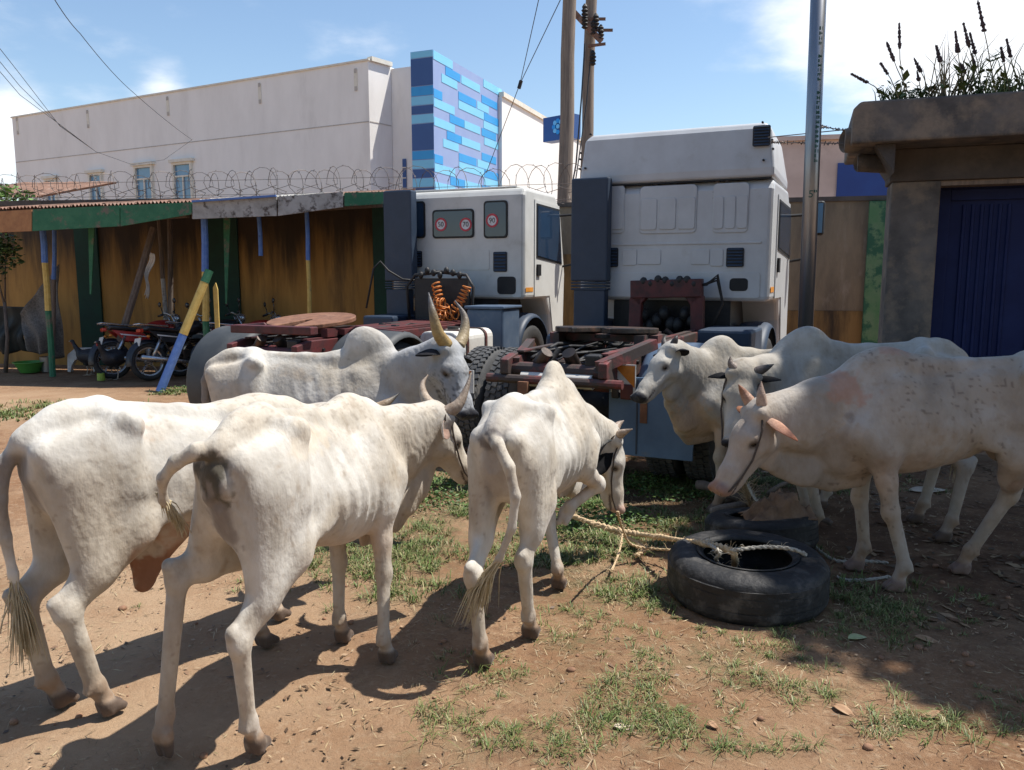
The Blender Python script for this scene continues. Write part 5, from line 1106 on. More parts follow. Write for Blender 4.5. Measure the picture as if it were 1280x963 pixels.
def cab_common(T, z0, z1, dp, white, zroof=None):
    xb, w, r = T.xb, T.w, T.root
    prof = [(xb, z0), (xb + 0.80, z0), (xb + 0.95, z0 - 0.25), (xb + 1.02, z0 - 0.58), (xb + dp, z0 - 0.60), (xb + dp + 0.05, z0 + 0.35), (xb + dp - 0.16, z1 - 0.22), (xb + dp - 0.40, z1), (xb + 0.06, z1), (xb, z1 - 0.10)]
    mb = MB(); mb.prism(prof, w, (0, w / 2, 0), (1, 0, 0), (0, 0, 1)); mb.build('cab', white, r, bevel=0.055, seg=3)
    for sg in (1, -1):       # door with window, handle, seam; the seam is a recessed dark line
        zs = z0 + 0.62
        dw = [(xb + 0.42, zs - 0.02), (xb + dp - 0.18, zs - 0.10), (xb + dp - 0.30, z1 - 0.24), (xb + 0.42, z1 - 0.22)]
        d = T.side_plate('door', white, [(xb + 0.34, z0 + 0.03), (xb + 0.92, z0 + 0.03), (xb + 1.06, z0 - 0.5), (xb + dp - 0.06, z0 - 0.5), (xb + dp - 0.10, z0 + 0.4), (xb + dp - 0.26, z1 - 0.16), (xb + 0.34, z1 - 0.14)], 0.012, 0.001, sgn=sg)
        T.side_plate('window_seal', M_SEAL, [(a + (0.03 if k in (1, 2) else -0.03), b + (0.03 if k > 1 else -0.03)) for k, (a, b) in enumerate(dw)], 0.008, 0.0135, d, sg); T.side_plate('window_glass', M_CABGL, dw, 0.006, 0.022, d, sg)
        T.side_plate('handle', M_SEAL, [(xb + 0.40, zs - 0.30), (xb + 0.52, zs - 0.30), (xb + 0.52, zs - 0.14), (xb + 0.40, zs - 0.14)], 0.025, 0.0135, d, sg)
        T.side_plate('stripe', M_STRIPE, [(xb + 0.04, z0 + 0.10), (xb + 0.30, z0 + 0.10), (xb + 0.30, z0 + 0.16), (xb + 0.04, z0 + 0.16)], 0.003, 0.002, None, sg)
        # mirrors on a looped arm
        m = MB(); y = sg * w / 2; m.tube([(xb + dp - 0.24, y, z1 - 0.3), (xb + dp - 0.15, y + sg * 0.26, z1 - 0.28), (xb + dp - 0.13, y + sg * 0.30, z1 - 0.4), (xb + dp - 0.10, y + sg * 0.30, zs + 0.0), (xb + dp - 0.15, y + sg * 0.24, zs - 0.12), (xb + dp - 0.1, y, zs - 0.16)], 0.018, 8); mo = m.build('mirror', M_SEAL, r)
        m = MB(); m.box((xb + dp - 0.11, y + sg * 0.31, (zs + z1) / 2 + 0.02), (0.09, 0.19, 0.42)); m.build('mirror_housing', M_SEAL, mo, bevel=0.035, seg=3); m = MB(); m.box((xb + dp - 0.158, y + sg * 0.31, (zs + z1) / 2 + 0.02), (0.006, 0.15, 0.36)); m.build('mirror_glass', M_GLASSB, mo)
        truck_wheel(r, xb + 0.42, sg * (w / 2 - 0.16), 0.48, 0.27, sg, M_RUBBER, False, 'front_wheel')
        fender(r, xb + 0.42, min(sg * (w / 2 - 0.38), sg * (w / 2 - 0.01)), max(sg * (w / 2 - 0.38), sg * (w / 2 - 0.01)), 0.60, -0.1, math.pi + 0.25, M_SLATE, 'front_mudguard', 0.52)
    m = MB(); m.b2(xb + 0.05, xb + dp - 0.1, -w / 2 + 0.42, w / 2 - 0.42, 0.45, z0 - 0.003); m.build('engine_bay', M_BLACK, r)
    m = MB(); m.prism([(xb + dp + 0.052, z0 + 0.38), (xb + dp + 0.062, z0 + 0.38), (xb + dp - 0.14, z1 - 0.26), (xb + dp - 0.15, z1 - 0.26)], w - 0.3, (0, w / 2 - 0.15, 0), (1, 0, 0), (0, 0, 1)); m.build('windscreen', M_CABGL, r)
def chassis(T, m, xt, xf, zr=0.93, fifth=None, fx=0.35, tilt=2.5, up=0.20):
    r = T.root
    for sg in (1, -1):
        y = sg * 0.40; mb = MB(); mb.prism([(xt, zr - 0.05), (xt + 0.35, zr - 0.17), (xf, zr - 0.17), (xf, zr + 0.10), (xt + 0.2, zr + 0.10), (xt, zr + 0.06)], 0.07, (0, y + 0.035, 0), (1, 0, 0), (0, 0, 1)); ra = mb.build('chassis_rail', m, r, bevel=0.008)
        mb = MB(); mb.b2(xt + 0.2, xf, y - 0.08 if sg > 0 else y + 0.02, y - 0.02 if sg > 0 else y + 0.08, zr + 0.102, zr + 0.115); mb.build('top_flange', m, ra)
        for k in range(9): q = MB(); xx = xt + 0.4 + k * 0.38; q.cyl((xx, y + sg * 0.036, zr), (xx, y + sg * 0.055, zr), 0.018, n=6); q.build('bolt', M_BLACK, ra)
    for xx in (xt + 0.12, -0.45, 0.55, 1.5, 2.3):
        if xx < xf: mb = MB(); mb.tube([(xx, -0.37, zr - 0.02), (xx, 0.37, zr - 0.02)], 0.055, 12); mb.build('cross_member', m, r)
    # axle with differential, springs, air reservoirs, pipes
    mb = MB(); mb.tube([(0, -0.75, 0.5), (0, -0.25, 0.5), (0, -0.12, 0.5), (0, 0.12, 0.5), (0, 0.25, 0.5), (0, 0.75, 0.5)], [0.075, 0.09, 0.19, 0.19, 0.09, 0.075], 16); mb.build('axle', M_BLACK, r, smooth=True)
    for sg in (1, -1):
        mb = MB()
        for k in range(5): mb.tube([(-0.62 + k * 0.07, sg * 0.52, 0.62 + 0.0 * k), (0, sg * 0.52, 0.50 + k * 0.022), (0.62 - k * 0.07, sg * 0.52, 0.62)], [0.016, 0.016, 0.016], 4, flat=2.4)
        mb.build('leaf_spring', M_BLACK, r); mb = MB(); mb.lathe([(0.02, -0.11), (0.12, -0.10), (0.13, -0.05), (0.115, 0.0), (0.13, 0.05), (0.12, 0.1), (0.02, 0.11)], 16, (-0.38, sg * 0.5, 0.74), close=False); mb.build('air_spring', M_BLACK, r, auto=50)
    mb = MB(); mb.tube([(0.75, -0.24, 0.86), (0.75, 0.24, 0.86)], 0.11, 16); mb.tube([(1.15, -0.2, 0.8), (1.15, 0.24, 0.8)], 0.12, 16); mb.build('air_reservoir', M_BLACK, r, auto=40)
    random.seed(5); mb = MB()
    for k in range(16):
        y0 = random.uniform(-0.33, 0.33); z0_ = zr + random.uniform(-0.05, 0.12); pts = [(xt + 0.2 + j * (xf - xt) / 7, y0 + random.uniform(-0.07, 0.07), z0_ + random.uniform(-0.05, 0.05)) for j in range(8)]; mb.tube(pts, random.choice((0.008, 0.012, 0.016)), 5)
    mb.build('pipes', M_BLACK, r, smooth=True)
    for k in range(14):
        xx = random.uniform(xt + 0.15, xf - 0.3); yy = random.uniform(-0.34, 0.34); q = MB(); sz = (random.uniform(0.06, 0.2), random.uniform(0.06, 0.18), random.uniform(0.06, 0.14))
        if k % 2: q.box((xx, yy, zr + 0.02 + sz[2] / 2), sz, Matrix.Rotation(random.uniform(-0.4, 0.4), 3, 'Z')); q.build('valve_block', M_BLACK if k % 4 else M_GREASE, r, bevel=0.012)
        else: q.tube([(xx, yy, zr), (xx + random.uniform(-0.1, 0.1), yy + random.uniform(-0.15, 0.15), zr + 0.12)], sz[0] * 0.35, 12); q.build('brake_chamber', M_BLACK if k % 4 else M_GREASE, r, auto=40)
    mb = MB(); mb.b2(1.0, xf + 0.4, -0.28, 0.28, 0.55, zr - 0.06); mb.build('gearbox', M_BLACK, r, bevel=0.05); mb = MB(); mb.tube([(0.1, 0, 0.55), (1.2, 0, 0.68)], 0.06, 12); mb.build('propeller_shaft', M_BLACK, r)
    # fifth wheel: horseshoe plate tilted backwards on its pedestal
    R_ = 0.46; pts = []
    for k in range(33):
        an = math.radians(-158 + 316 * k / 32); pts.append((R_ * math.cos(an) * 1.02, R_ * math.sin(an)))
    pts = pts + [(-0.52, 0.13), (-0.05, 0.045), (0.0, 0.0), (-0.05, -0.045), (-0.52, -0.13)]
    pl = MB(); pl.prism(pts, 0.045, (0, 0, 0), (1, 0, 0), (0, 1, 0)); o = pl.build('fifth_wheel', fifth or M_GREASE, r, bevel=0.008); o.location = (fx, 0, zr + up); o.rotation_euler = (0, math.radians(tilt), 0)
    q = MB(); q.lathe([(0.10, -0.02), (0.14, -0.02), (0.14, -0.05), (0.10, -0.05)], 20, (0, 0, 0)); q.build('lock_ring', M_BLACK, o)
    mb = MB(); mb.b2(fx - 0.3, fx + 0.3, -0.42, -0.34, zr + 0.116, zr + 0.2); mb.b2(fx - 0.3, fx + 0.3, 0.34, 0.42, zr + 0.116, zr + 0.2); mb.b2(fx - 0.12, fx + 0.12, -0.5, 0.5, zr + 0.13, zr + 0.19); mb.build('fifth_wheel_mount', m, r)

# -- the smaller, farther truck with three rear windows
T1 = Truck((-2.14, 8.45, 0), 3.3, 2.12, 'smaller white cab truck with 50, 70 and 90 stickers on its rear windows'); r1 = T1.root
zc0, zc1 = 1.33, D(600, 237, 11.4).z
cab_common(T1, zc0, zc1, 1.55, M_CABG); chassis(T1, M_DRED, -0.75, 3.3, 0.92, M_RUSTP, 0.05, -6, 0.235)
mb = MB(); mb.b2(T1.xb + 0.1, T1.xb + 1.1, -0.9, 0.9, zc1 + 0.002, zc1 + 0.03); mb.build('roof_panel', M_CABG, r1, bevel=0.012); mb = MB(); mb.b2(T1.xb + 0.4, T1.xb + 0.75, -0.15, 0.2, zc1 + 0.032, zc1 + 0.06); mb.build('roof_hatch', M_BLACK, r1, bevel=0.01)
for (rc, tx) in (((541, 262, 593, 298), ((552, 281, '50'), (583, 281, '70'))), ((605, 251, 635, 298), ((616, 276, '90'),)), ((511, 252, 532, 298), ())):
    sl = T1.plate('rear_window', M_SEAL, rc, 0.05, 0.014, 0.001, bevel=0.004); T1.plate('glass', M_CABGL, rc, 0.04, 0.004, 0.0155, sl, grow=-0.05)
    for (px, py, t_) in tx:
        y, z = T1.back(px, py); x = T1.xb - 0.0205
        mb = MB(); mb.tube([(x, y, z), (x - 0.002, y, z)], [0.088, 0.088], 24); mb.build('sticker_disc', M_SWHT, sl); mb = MB(); mb.lathe([(0.094, 0), (0.094, 0.004), (0.068, 0.004), (0.068, 0)], 28, (x - 0.0005, y, z), (-1, 0, 0)); mb.build('sticker_ring', M_SRED, sl)
        o = link('sticker_number', text_mesh(t_, 0.095, 0.0012), M_SBLK, sl); o.rotation_euler = (math.pi / 2, 0, -math.pi / 2); o.location = (x - 0.0045, y, z)
def louvre(T, rc, nm='vent', n=6, parent=None, r=0.02):
    o = T.plate(nm, M_VENT, rc, r, 0.012, 0.001); yc, zc, w, h = T.rect(*rc)
    for k in range(n): mb = MB(); z = zc - h / 2 + h * (k + 0.5) / n; mb.box((T.xb - 0.018, yc, z), (0.012, w * 0.84, h / n * 0.5), Matrix.Rotation(0.5, 3, 'Y')); mb.build('louvre', M_SLATE, o)
    return o
louvre(T1, (617, 315, 634, 340)); louvre(T1, (513, 314, 528, 334)); T1.plate('service_flap', M_SEAL, (622, 346, 645, 368), 0.05, 0.012, 0.001); T1.plate('pressed_panel', M_CABG, (530, 312, 612, 338), 0.04, 0.006, 0.0005, bevel=0.004)
T1.plate('pressed_panel', M_CABG, (640, 245, 652, 372), 0.03, 0.006, 0.0005, bevel=0.004)
# tall air intake at the left corner
def intake(T, px, x_off, ybot):
    yc, zc, w, h = T.rect(*px, T.xb - x_off); mb = MB(); mb.box((T.xb - x_off + 0.09, yc, zc), (0.16, w, h)); o = mb.build('air_intake', M_SLATE, T.root, bevel=0.02)
    for k in range(3): q = MB(); q.box((T.xb - x_off + 0.09, yc, zc - h / 2 - 0.02 - k * 0.035), (0.17, w * 0.97, 0.022)); q.build('bellows_ring', M_SLATE, o, bevel=0.008)
    y2, z2, w2, h2 = T.rect(px[0] + 3, px[3] + 8, px[2] - 4, ybot, T.xb - x_off); q = MB(); q.box((T.xb - x_off + 0.09, y2, z2 - 0.02), (0.15, w2, h2)); q.build('lower_duct', M_SLATE, o, bevel=0.015)
    return o
intake(T1, (479, 238, 514, 352), 0.30, 392)
# coupling stand with orange coiled air lines
mb = MB(); mb.b2(2.85, 2.95, -0.42, 0.42, 1.02, 1.62); mb.build('coupling_stand', M_BLACK, r1, bevel=0.02); mb = MB()
for sg in (1, -1): mb.tube([(2.82, sg * 0.48, 1.02), (2.82, sg * 0.52, 1.5), (2.85, sg * 0.40, 1.66), (2.86, 0, 1.70)], 0.022, 8)
for k in range(7): mb.ball((2.84, -0.3 + k * 0.1, 1.66 + 0.03 * (k % 3)), (0.035, 0.04, 0.05), 8, 6)
mb.tube([(2.9, 0.36, 1.58), (2.85, 0.6, 1.6), (2.8, 0.8, 1.72), (2.75, 0.9, 1.85), (2.7, 0.98, 1.75), (2.6, 1.05, 1.2)], 0.014, 6); mb.build('air_couplings', M_BLACK, r1, smooth=True)
def coil(pts, R_, turns, r):
    out = []; n = turns * 12; P_ = [Vector(p) for p in pts]
    for i in range(n + 1):
        t = i / n * (len(P_) - 1); k = min(int(t), len(P_) - 2); c = P_[k].lerp(P_[k + 1], t - k); d = (P_[k + 1] - P_[k]).normalized(); u = d.cross(Vector((1, 0, 0.1))).normalized(); w = d.cross(u); an = 2 * math.pi * i / 12; out.append(c + (u * math.cos(an) + w * math.sin(an)) * R_)
    return out
def bk(px, py, x): y, z = T1.back(px, py, x); return (x, y, z)
mb = MB(); mb.tube(coil([bk(584, 358, 2.75), bk(575, 378, 2.72), bk(560, 394, 2.7)], 0.055, 9, 0.011), 0.0115, 6); mb.build('coiled_air_line', M_ORANGE, r1, smooth=True)
mb = MB(); mb.tube(coil([bk(545, 355, 2.75), bk(549, 375, 2.70), bk(543, 392, 2.7), bk(562, 398, 2.68)], 0.06, 12, 0.011), 0.0115, 6); mb.build('coiled_air_line', M_ORANGE, r1, smooth=True)
mb = MB(); mb.tube(coil([bk(541, 378, 2.72), bk(556, 380, 2.66), bk(548, 398, 2.66), bk(572, 392, 2.66)], 0.07, 11, 0.011), 0.011, 6); mb.build('coiled_air_line', M_ORANGE, r1, smooth=True)
for sg in (1, -1):
    for yy in (0.72, 1.02): truck_wheel(r1, 0, sg * yy, 0.5, 0.27, sg, M_RUBBER, False)
    fender(r1, 0, min(sg * 0.55, sg * 1.2), max(sg * 0.55, sg * 1.2), 0.60, -0.25, math.pi + 0.45, M_FENDER)
    mb = MB(); mb.tube([(0.0, sg * 0.4, 1.0), (0.0, sg * 0.6, 1.13), (0, sg * 1.15, 1.085)], 0.02, 8); mb.build('fender_bracket', M_DRED, r1)
# fuel tank and battery box on the right flank
mb = MB(); mb.prism(rrect(0.52, 0.52, 0.10), 0.95, (1.35, -0.80, 0.74), (0, -1, 0), (0, 0, 1)); ob = mb.build('fuel_tank', M_TANK, r1, bevel=0.02); ob.location = (0, 0, 0)
ob.data.transform(Matrix.Translation((0.95, 0, 0)))
for xx in (1.6, 2.1): mb = MB(); mb.prism(rrect(0.55, 0.55, 0.11), 0.05, (xx, -0.80, 0.74), (0, -1, 0), (0, 0, 1)); mb.build('tank_strap', M_RED, ob)
mb = MB(); mb.cyl((1.75, -0.78, 1.0), (1.75, -0.78, 1.04), 0.07); mb.build('filler_cap', M_BLACK, ob)
mb = MB(); mb.b2(2.55, 3.1, -1.08, -0.55, 0.62, 1.22); mb.build('battery_box', M_FENDERB, r1, bevel=0.03); mb = MB(); mb.b2(2.52, 3.13, -1.1, -0.53, 1.222, 1.26); mb.build('box_lid', M_FENDERB, r1, bevel=0.012)
mb = MB(); mb.b2(2.5, 3.1, 0.55, 1.05, 0.6, 1.1); mb.build('air_tank_box', M_SLATE, r1, bevel=0.03)
mb = MB(); mb.b2(0.9, 3.1, -0.33, 0.33, 1.03, 1.05); mb.build('deck_plate', M_DRED, r1); mb = MB(); mb.b2(1.0, 1.6, 0.42, 0.95, 1.0, 1.03); mb.build('walkway', M_GREASE, r1)
mb = MB(); mb.b2(-0.62, -0.50, -0.5, 0.5, 1.08, 1.16); mb.build('rear_ramp', M_DRED, r1, bevel=0.01)

# -- the nearer truck with the high roof
T2 = Truck((0.70, 6.85, 0), 2.62, 2.2, 'tall white high-roof truck cab with rusty red chassis and blue mud flap', 25.0); r2 = T2.root
yc, zr0 = T2.back(840, 229); _, zb = T2.back(840, 376); _, zrt = T2.back(850, 160)
cab_common(T2, zb, zr0, 1.75, M_CABW); chassis(T2, M_RED, -0.95, 2.6, 0.95, M_GREASE, 0.35)
# roof fairing: sides lean in, front slopes
w = T2.w; x0, x1, z0, z1 = T2.xb - 0.02, T2.xb + 1.65, zr0 + 0.012, zrt; vs = []
for (z, dx0, dx1, dy) in ((z0, 0, 0, 0.0), (z0 + 0.10, -0.01, 0, 0.0), (z1 - 0.07, 0.01, -0.35, 0.05), (z1, 0.06, -0.5, 0.12)):
    for (x, y) in ((x0 + dx0, -w / 2 + dy), (x1 + dx1, -w / 2 + dy + 0.05), (x1 + dx1, w / 2 - dy - 0.05), (x0 + dx0, w / 2 - dy)): vs.append((x, y, z))
fs = [(3, 2, 1, 0), (12, 13, 14, 15)]
for k in range(3):
    for j in range(4): a, b = k * 4 + j, k * 4 + (j + 1) % 4; fs.append((a, b, b + 4, a + 4))
mb = MB(); mb.add(vs, fs); rfp = mb.build('roof_fairing', M_CABW, r2, bevel=0.035, seg=3)
mb = MB(); mb.b2(x0 + 0.004, x0 + 0.03, -w / 2 + 0.03, w / 2 - 0.03, zr0 - 0.004, zr0 + 0.0115); mb.build('roof_seam', M_SEAL, r2)
louvre(T2, (942, 158, 964, 184), 'vent', 7)
for o in r2.children:
    if o.name.startswith('vent') and o.data.vertices[0].co.z > 2.8: o.location.x = -0.05
for (px, py) in ((727, 192), (727, 200), (733, 211), (740, 169), (954, 154), (955, 201), (967, 187), (966, 176), (726, 212)):
    y, z = T2.back(px, py); mb = MB(); mb.tube([(T2.xb - 0.055, y, z), (T2.xb - 0.02, y, z)], 0.012, 8); mb.build('rivet', M_SEAL, rfp)
louvre(T2, (908, 310, 930, 334)); louvre(T2, (754, 310, 773, 334)); T2.plate('service_flap', M_SEAL, (912, 348, 935, 364), 0.04, 0.014, 0.001, bevel=0.004)
for rc in ((800, 232, 871, 292), (891, 229, 936, 291), (760, 232, 781, 292)):
    p = T2.plate('pressed_panel', M_CABW, rc, 0.05, 0.012, 0.0005, bevel=0.009)
    yc, zc, ww, hh = T2.rect(*rc)
    nrib = 3 if rc[2] - rc[0] > 30 else 1
    for k in range(nrib):
        q = MB(); yy = yc + ww * ((k + 0.5) / nrib - 0.5); q.prism(rrect(ww / nrib * 0.86, hh * 0.66, 0.03), 0.010, (T2.xb - 0.0135, yy, zc - hh * 0.09), (0, -1, 0), (0, 0, 1)); q.build('pressing', M_CABW, p, bevel=0.007)
for rc in ((778, 312, 796, 332), (797, 312, 826, 331), (864, 312, 887, 331), (888, 312, 904, 333)): T2.plate('pressed_panel', M_CABW, rc, 0.02, 0.010, 0.0005, bevel=0.008)
T2.plate('pressed_panel', M_CABW, (757, 341, 950, 372), 0.03, 0.008, 0.0005, bevel=0.006); T2.plate('pressed_panel', M_CABW, (757, 303, 952, 306), 0.01, 0.010, 0.0005, bevel=0.006)
mb = MB(); random.seed(8)
for (px, py) in ((814, 229), (820, 228), (826, 228), (830, 227), (897, 227), (909, 226), (895, 240), (893, 248)):   # chipped paint round old fixings
    y, z = T2.back(px, py); mb.tube([(T2.xb - 0.004, y, z), (T2.xb + 0.004, y, z)], [random.uniform(0.015, 0.035)] * 2, 7)
mb.build('fixing_marks', M_GREASE, r2)
intake(T2, (713, 222, 759, 352), 0.26, 420)
for (px, py) in ((762, 236), (758, 342)): y, z = T2.back(px, py); mb = MB(); mb.box((T2.xb - 0.05, y, z), (0.1, 0.06, 0.08)); mb.build('intake_bracket', M_SEAL, r2, bevel=0.012)
# dark red arched frame between cab and coupling
mb = MB()
def b2p(px, py, x): y, z = T2.back(px, py, x); return Vector((x, y, z))
xf = 2.38
mb.beam(b2p(794, 425, xf), b2p(796, 372, xf), 0.14, 0.12, (1, 0, 0)); mb.beam(b2p(872, 425, xf), b2p(872, 370, xf), 0.14, 0.12, (1, 0, 0)); mb.beam(b2p(790, 362, xf), b2p(878, 360, xf), 0.16, 0.2, (0, 0, 1)); mb.beam(b2p(796, 378, xf), b2p(812, 360, xf), 0.12, 0.12, (1, 0, 0)); mb.beam(b2p(870, 378, xf), b2p(858, 360, xf), 0.12, 0.12, (1, 0, 0)); mb.build('coupling_arch', M_DRED, r2, bevel=0.012)
mb = MB()
for k in range(8): y, z = T2.back(806 + k * 9, 352 + 3 * math.sin(k * 2), xf); mb.ball((xf - 0.05, y, z), (0.04, 0.045, 0.05), 8, 6)
for k in range(3): mb.tube([(xf, -0.42 - 0.02 * k, 1.55), (xf + 0.1, -0.56, 1.6 + 0.03 * k), (xf + 0.14, -0.62, 1.35), (xf + 0.05, -0.5, 1.05)], 0.016, 6)
for k in range(9): mb.ball((xf + 0.1, -0.3 + 0.08 * k, 1.15 + 0.08 * math.sin(k * 1.9)), (0.1, 0.07, 0.09), 8, 6)
mb.build('air_couplings', M_BLACK, r2, smooth=True)
for sg in (1, -1):
    for yy in (0.70, 1.0): truck_wheel(r2, 0, sg * yy, 0.5, 0.275, sg, M_TYREG, True)
fender(r2, 0, -1.19, -0.52, 0.60, -0.2, math.pi + 0.05, M_FENDERB)
# mud flap board, its straps, the amber and white board, light cluster
def rr(px, py, x): return T2.back(px, py, x)
xm = -0.66; y0, z1 = rr(762, 470, xm); y1, z0 = rr(866, 577, xm)
mb = MB(); mb.box((xm, (y0 + y1) / 2, (z0 + z1) / 2), (0.015, abs(y0 - y1), abs(z1 - z0))); fl = mb.build('mud_flap', M_FLAP, r2, bevel=0.004)
mb = MB(); ya, _ = rr(797, 500, xm); mb.box((xm - 0.011, ya, (z0 + z1) / 2), (0.006, 0.012, abs(z1 - z0) * 0.95)); mb.build('flap_crease', M_SLATE, fl)
for px in (805, 847): ys_, zs_ = rr(px, 515, xm); mb = MB(); mb.box((xm - 0.012, ys_, zs_), (0.008, 0.055, 0.17)); mb.build('flap_strap', M_RUSTP, fl)
y0, z1 = rr(764, 455, xm); y1, z0 = rr(792, 500, xm)
def tri_board(T, xa, ya, xb_, yb, flip):
    a, zt_ = T.back(xa, ya, xm - 0.03); b, zb_ = T.back(xb_, yb, xm - 0.03); mb = MB(); mb.prism([(0, 0), (abs(a - b), 0), (abs(a - b), zt_ - zb_), (0, zt_ - zb_)], 0.01, (xm - 0.02, a, zb_), (0, -1, 0), (0, 0, 1)); o = mb.build('marker_board', M_WHITEP, T.root)
    W_, H_ = abs(a - b), zt_ - zb_; q = MB(); q.prism([(W_ * 0.12, H_ * 0.96), (W_ * 0.97, H_ * 0.96), (W_ * 0.97, H_ * 0.18)] if not flip else [(W_ * 0.03, H_ * 0.96), (W_ * 0.03, H_ * 0.18), (W_ * 0.9, H_ * 0.96)], 0.003, (xm - 0.031, a, zb_), (0, -1, 0), (0, 0, 1)); q.build('amber_triangle', M_AMBER, o)
tri_board(T2, 764, 455, 794, 492, False); tri_board(T2, 571, 462, 592, 492, True)
mb = MB(); y, z = rr(780, 486, xm); mb.tube([(xm + 0.12, y + 0.36, z), (xm + 0.12, y + 0.02, z)], 0.055, 14); mb.build('brake_cylinder', M_RED, r2, auto=40)
mb = MB(); mb.box((xm + 0.0, y - 0.03, z - 0.02), (0.08, 0.10, 0.12)); mb.build('tail_lamp', M_DRED, r2, bevel=0.012); mb = MB(); mb.box((xm + 0.0, y + 0.06, z), (0.08, 0.06, 0.15)); mb.build('lamp_bracket', M_BLACK, r2, bevel=0.012)
mb = MB(); mb.beam((-0.9, -0.36, 0.98), (-0.35, -0.62, 1.12), 0.08, 0.08); mb.build('diagonal_strut', M_RED, r2); mb = MB(); mb.beam((-0.85, 0.35, 0.98), (-0.2, 0.5, 1.08), 0.07, 0.07); mb.build('diagonal_strut', M_RED, r2)
mb = MB(); mb.tube([(-0.93, -0.55, 0.86), (-0.93, 0.55, 0.86)], 0.035, 10); mb.build('rear_bar', M_RED, r2)
for yy in (-0.15, 0.05, 0.22): mb = MB(); mb.b2(-1.0, -0.955, yy - 0.04, yy + 0.04, 0.68, 0.85); mb.build('webbing_strap', M_RUSTP if yy else M_BLACK, r2)
mb = MB(); mb.tube([(-0.86, -0.3, 0.86), (-0.86, 0.28, 0.86)], 0.06, 12); mb.build('air_reservoir', M_TANK, r2, auto=40)
mb = MB(); mb.b2(1.8, 2.55, -1.05, -0.5, 0.55, 1.1); mb.build('battery_box', M_SLATE, r2, bevel=0.03); mb = MB(); mb.b2(1.3, 2.5, 0.5, 1.0, 0.5, 1.05); mb.build('fuel_tank', M_SLATE, r2, bevel=0.06, seg=3)

# ------------------------------------------------------------------ the herd
TAIL0 = [(-0.735, 0, 1.13), (-0.775, 0, 1.04), (-0.785, 0, 0.90), (-0.775, 0, 0.75), (-0.765, 0, 0.60)]
def up_from(px, py, y): return D(px, py, y)
HERD = []
def frame_of(loc, heading, sc):
    return Matrix.Translation(Vector(loc)) @ Matrix.Rotation(math.pi / 2 - math.radians(heading), 4, 'Z') @ Matrix.Scale(sc, 4)
def fwd(h): return Vector((math.sin(math.radians(h)), math.cos(math.radians(h)), 0))
def lft(h): return Vector((-math.cos(math.radians(h)), math.sin(math.radians(h)), 0))
def std_hoof(loc, heading, sc, nm, dx=0.0, dy=0.0):
    s_ = 1 if nm[1] == 'L' else -1; x, y = ((0.40, 0.13) if nm[0] == 'F' else (-0.52, 0.13))
    return Vector(loc) + fwd(heading) * (x + dx) * sc + lft(heading) * (s_ * y + dy) * sc

# A: the near animal seen from behind, tail kicked aside over a dung patch, head low to the right
hA, sA = 18.0, 0.95
pA = Vector((-0.75, 3.05, 0))
def hindA(L):
    hoof = L(G(205, 948)); hoof[2] = 0.03
    return dict(pts=[np.array((-0.42, 0.16, 0.73)), L(D(222, 722, G(212, 930).y - 0.06)), L(D(207, 893, G(212, 945).y + 0.02)), hoof], toe=(0.5, 0.05, -0.8), free=True, lat=(0, 1, 0))
A = dict(seed=3, len=0.86, wid=0.80, sink=0.05, hollow=0.30, heading=hA, scale=sA, loc=pA, hooves=dict(HR=G(322, 938), HL=dict(build=hindA), FR=G(485, 826), FL=G(430, 800)),
    head=dict(poll=D(548, 517, 3.68), nose=D(606, 610, 3.92), upw=(0.4, 0.3, 0.85), size=0.98),
    tail=[(-0.73, 0.0, 1.165), (-0.79, 0.05, 1.165), (-0.82, 0.13, 1.13), (-0.82, 0.20, 1.07), (-0.79, 0.235, 0.99), (-0.74, 0.22, 0.92)], switch=0.1,
    hump=(0.30, 1.14, 0.15, 0.12, 0.075), dirt=0.8, dewlap=0.9,
    lumps=[((-0.735, 0.02, 1.07), (0.04, 0.06, 0.05)), ((-0.74, -0.03, 1.04), (0.035, 0.05, 0.05)), ((-0.735, 0.04, 1.01), (0.03, 0.04, 0.04)), ((-0.75, 0.0, 1.09), (0.03, 0.035, 0.03))],
    spots=[((-0.76, 0.0, 1.05), (0.12, 0.105, 0.10), (0.085, 0.075, 0.055), 0.95), ((-0.74, 0.02, 0.85), (0.10, 0.07, 0.22), (0.24, 0.21, 0.19), 0.8), ((0.62, -0.1, 1.02), (0.07, 0.12, 0.09), (0.38, 0.33, 0.30), 0.6), ((0.3, 0, 1.33), (0.10, 0.2, 0.09), (0.55, 0.49, 0.42), 0.6), ((-0.30, -0.2, 1.15), (0.18, 0.2, 0.1), (0.63, 0.53, 0.40), 0.5)],
    ears=[dict(f=-0.5, u=-0.25), dict(f=-0.55, u=-0.55, col=(0.62, 0.55, 0.47), inner=(0.3, 0.2, 0.16), L=0.19, W=0.08, ff=0.2, fu=0.6)],
    horns=[dict(path=[(0.0, 0.07, 0.02), (-0.03, 0.16, 0.04), (-0.05, 0.25, 0.10), (-0.03, 0.31, 0.19)], r=0.036, base=(0.42, 0.34, 0.26), tip=(0.22, 0.17, 0.13)),
           dict(path=[(0.0, 0.06, 0.02), (0.0, 0.105, 0.09), (-0.02, 0.105, 0.18), (-0.05, 0.08, 0.28)], r=0.038, base=(0.40, 0.32, 0.25), tip=(0.20, 0.16, 0.13))], halter=dict(nose=1, poll=1))
cattle(A, 'white cow with dark dung stain under its crooked tail', 0.011)

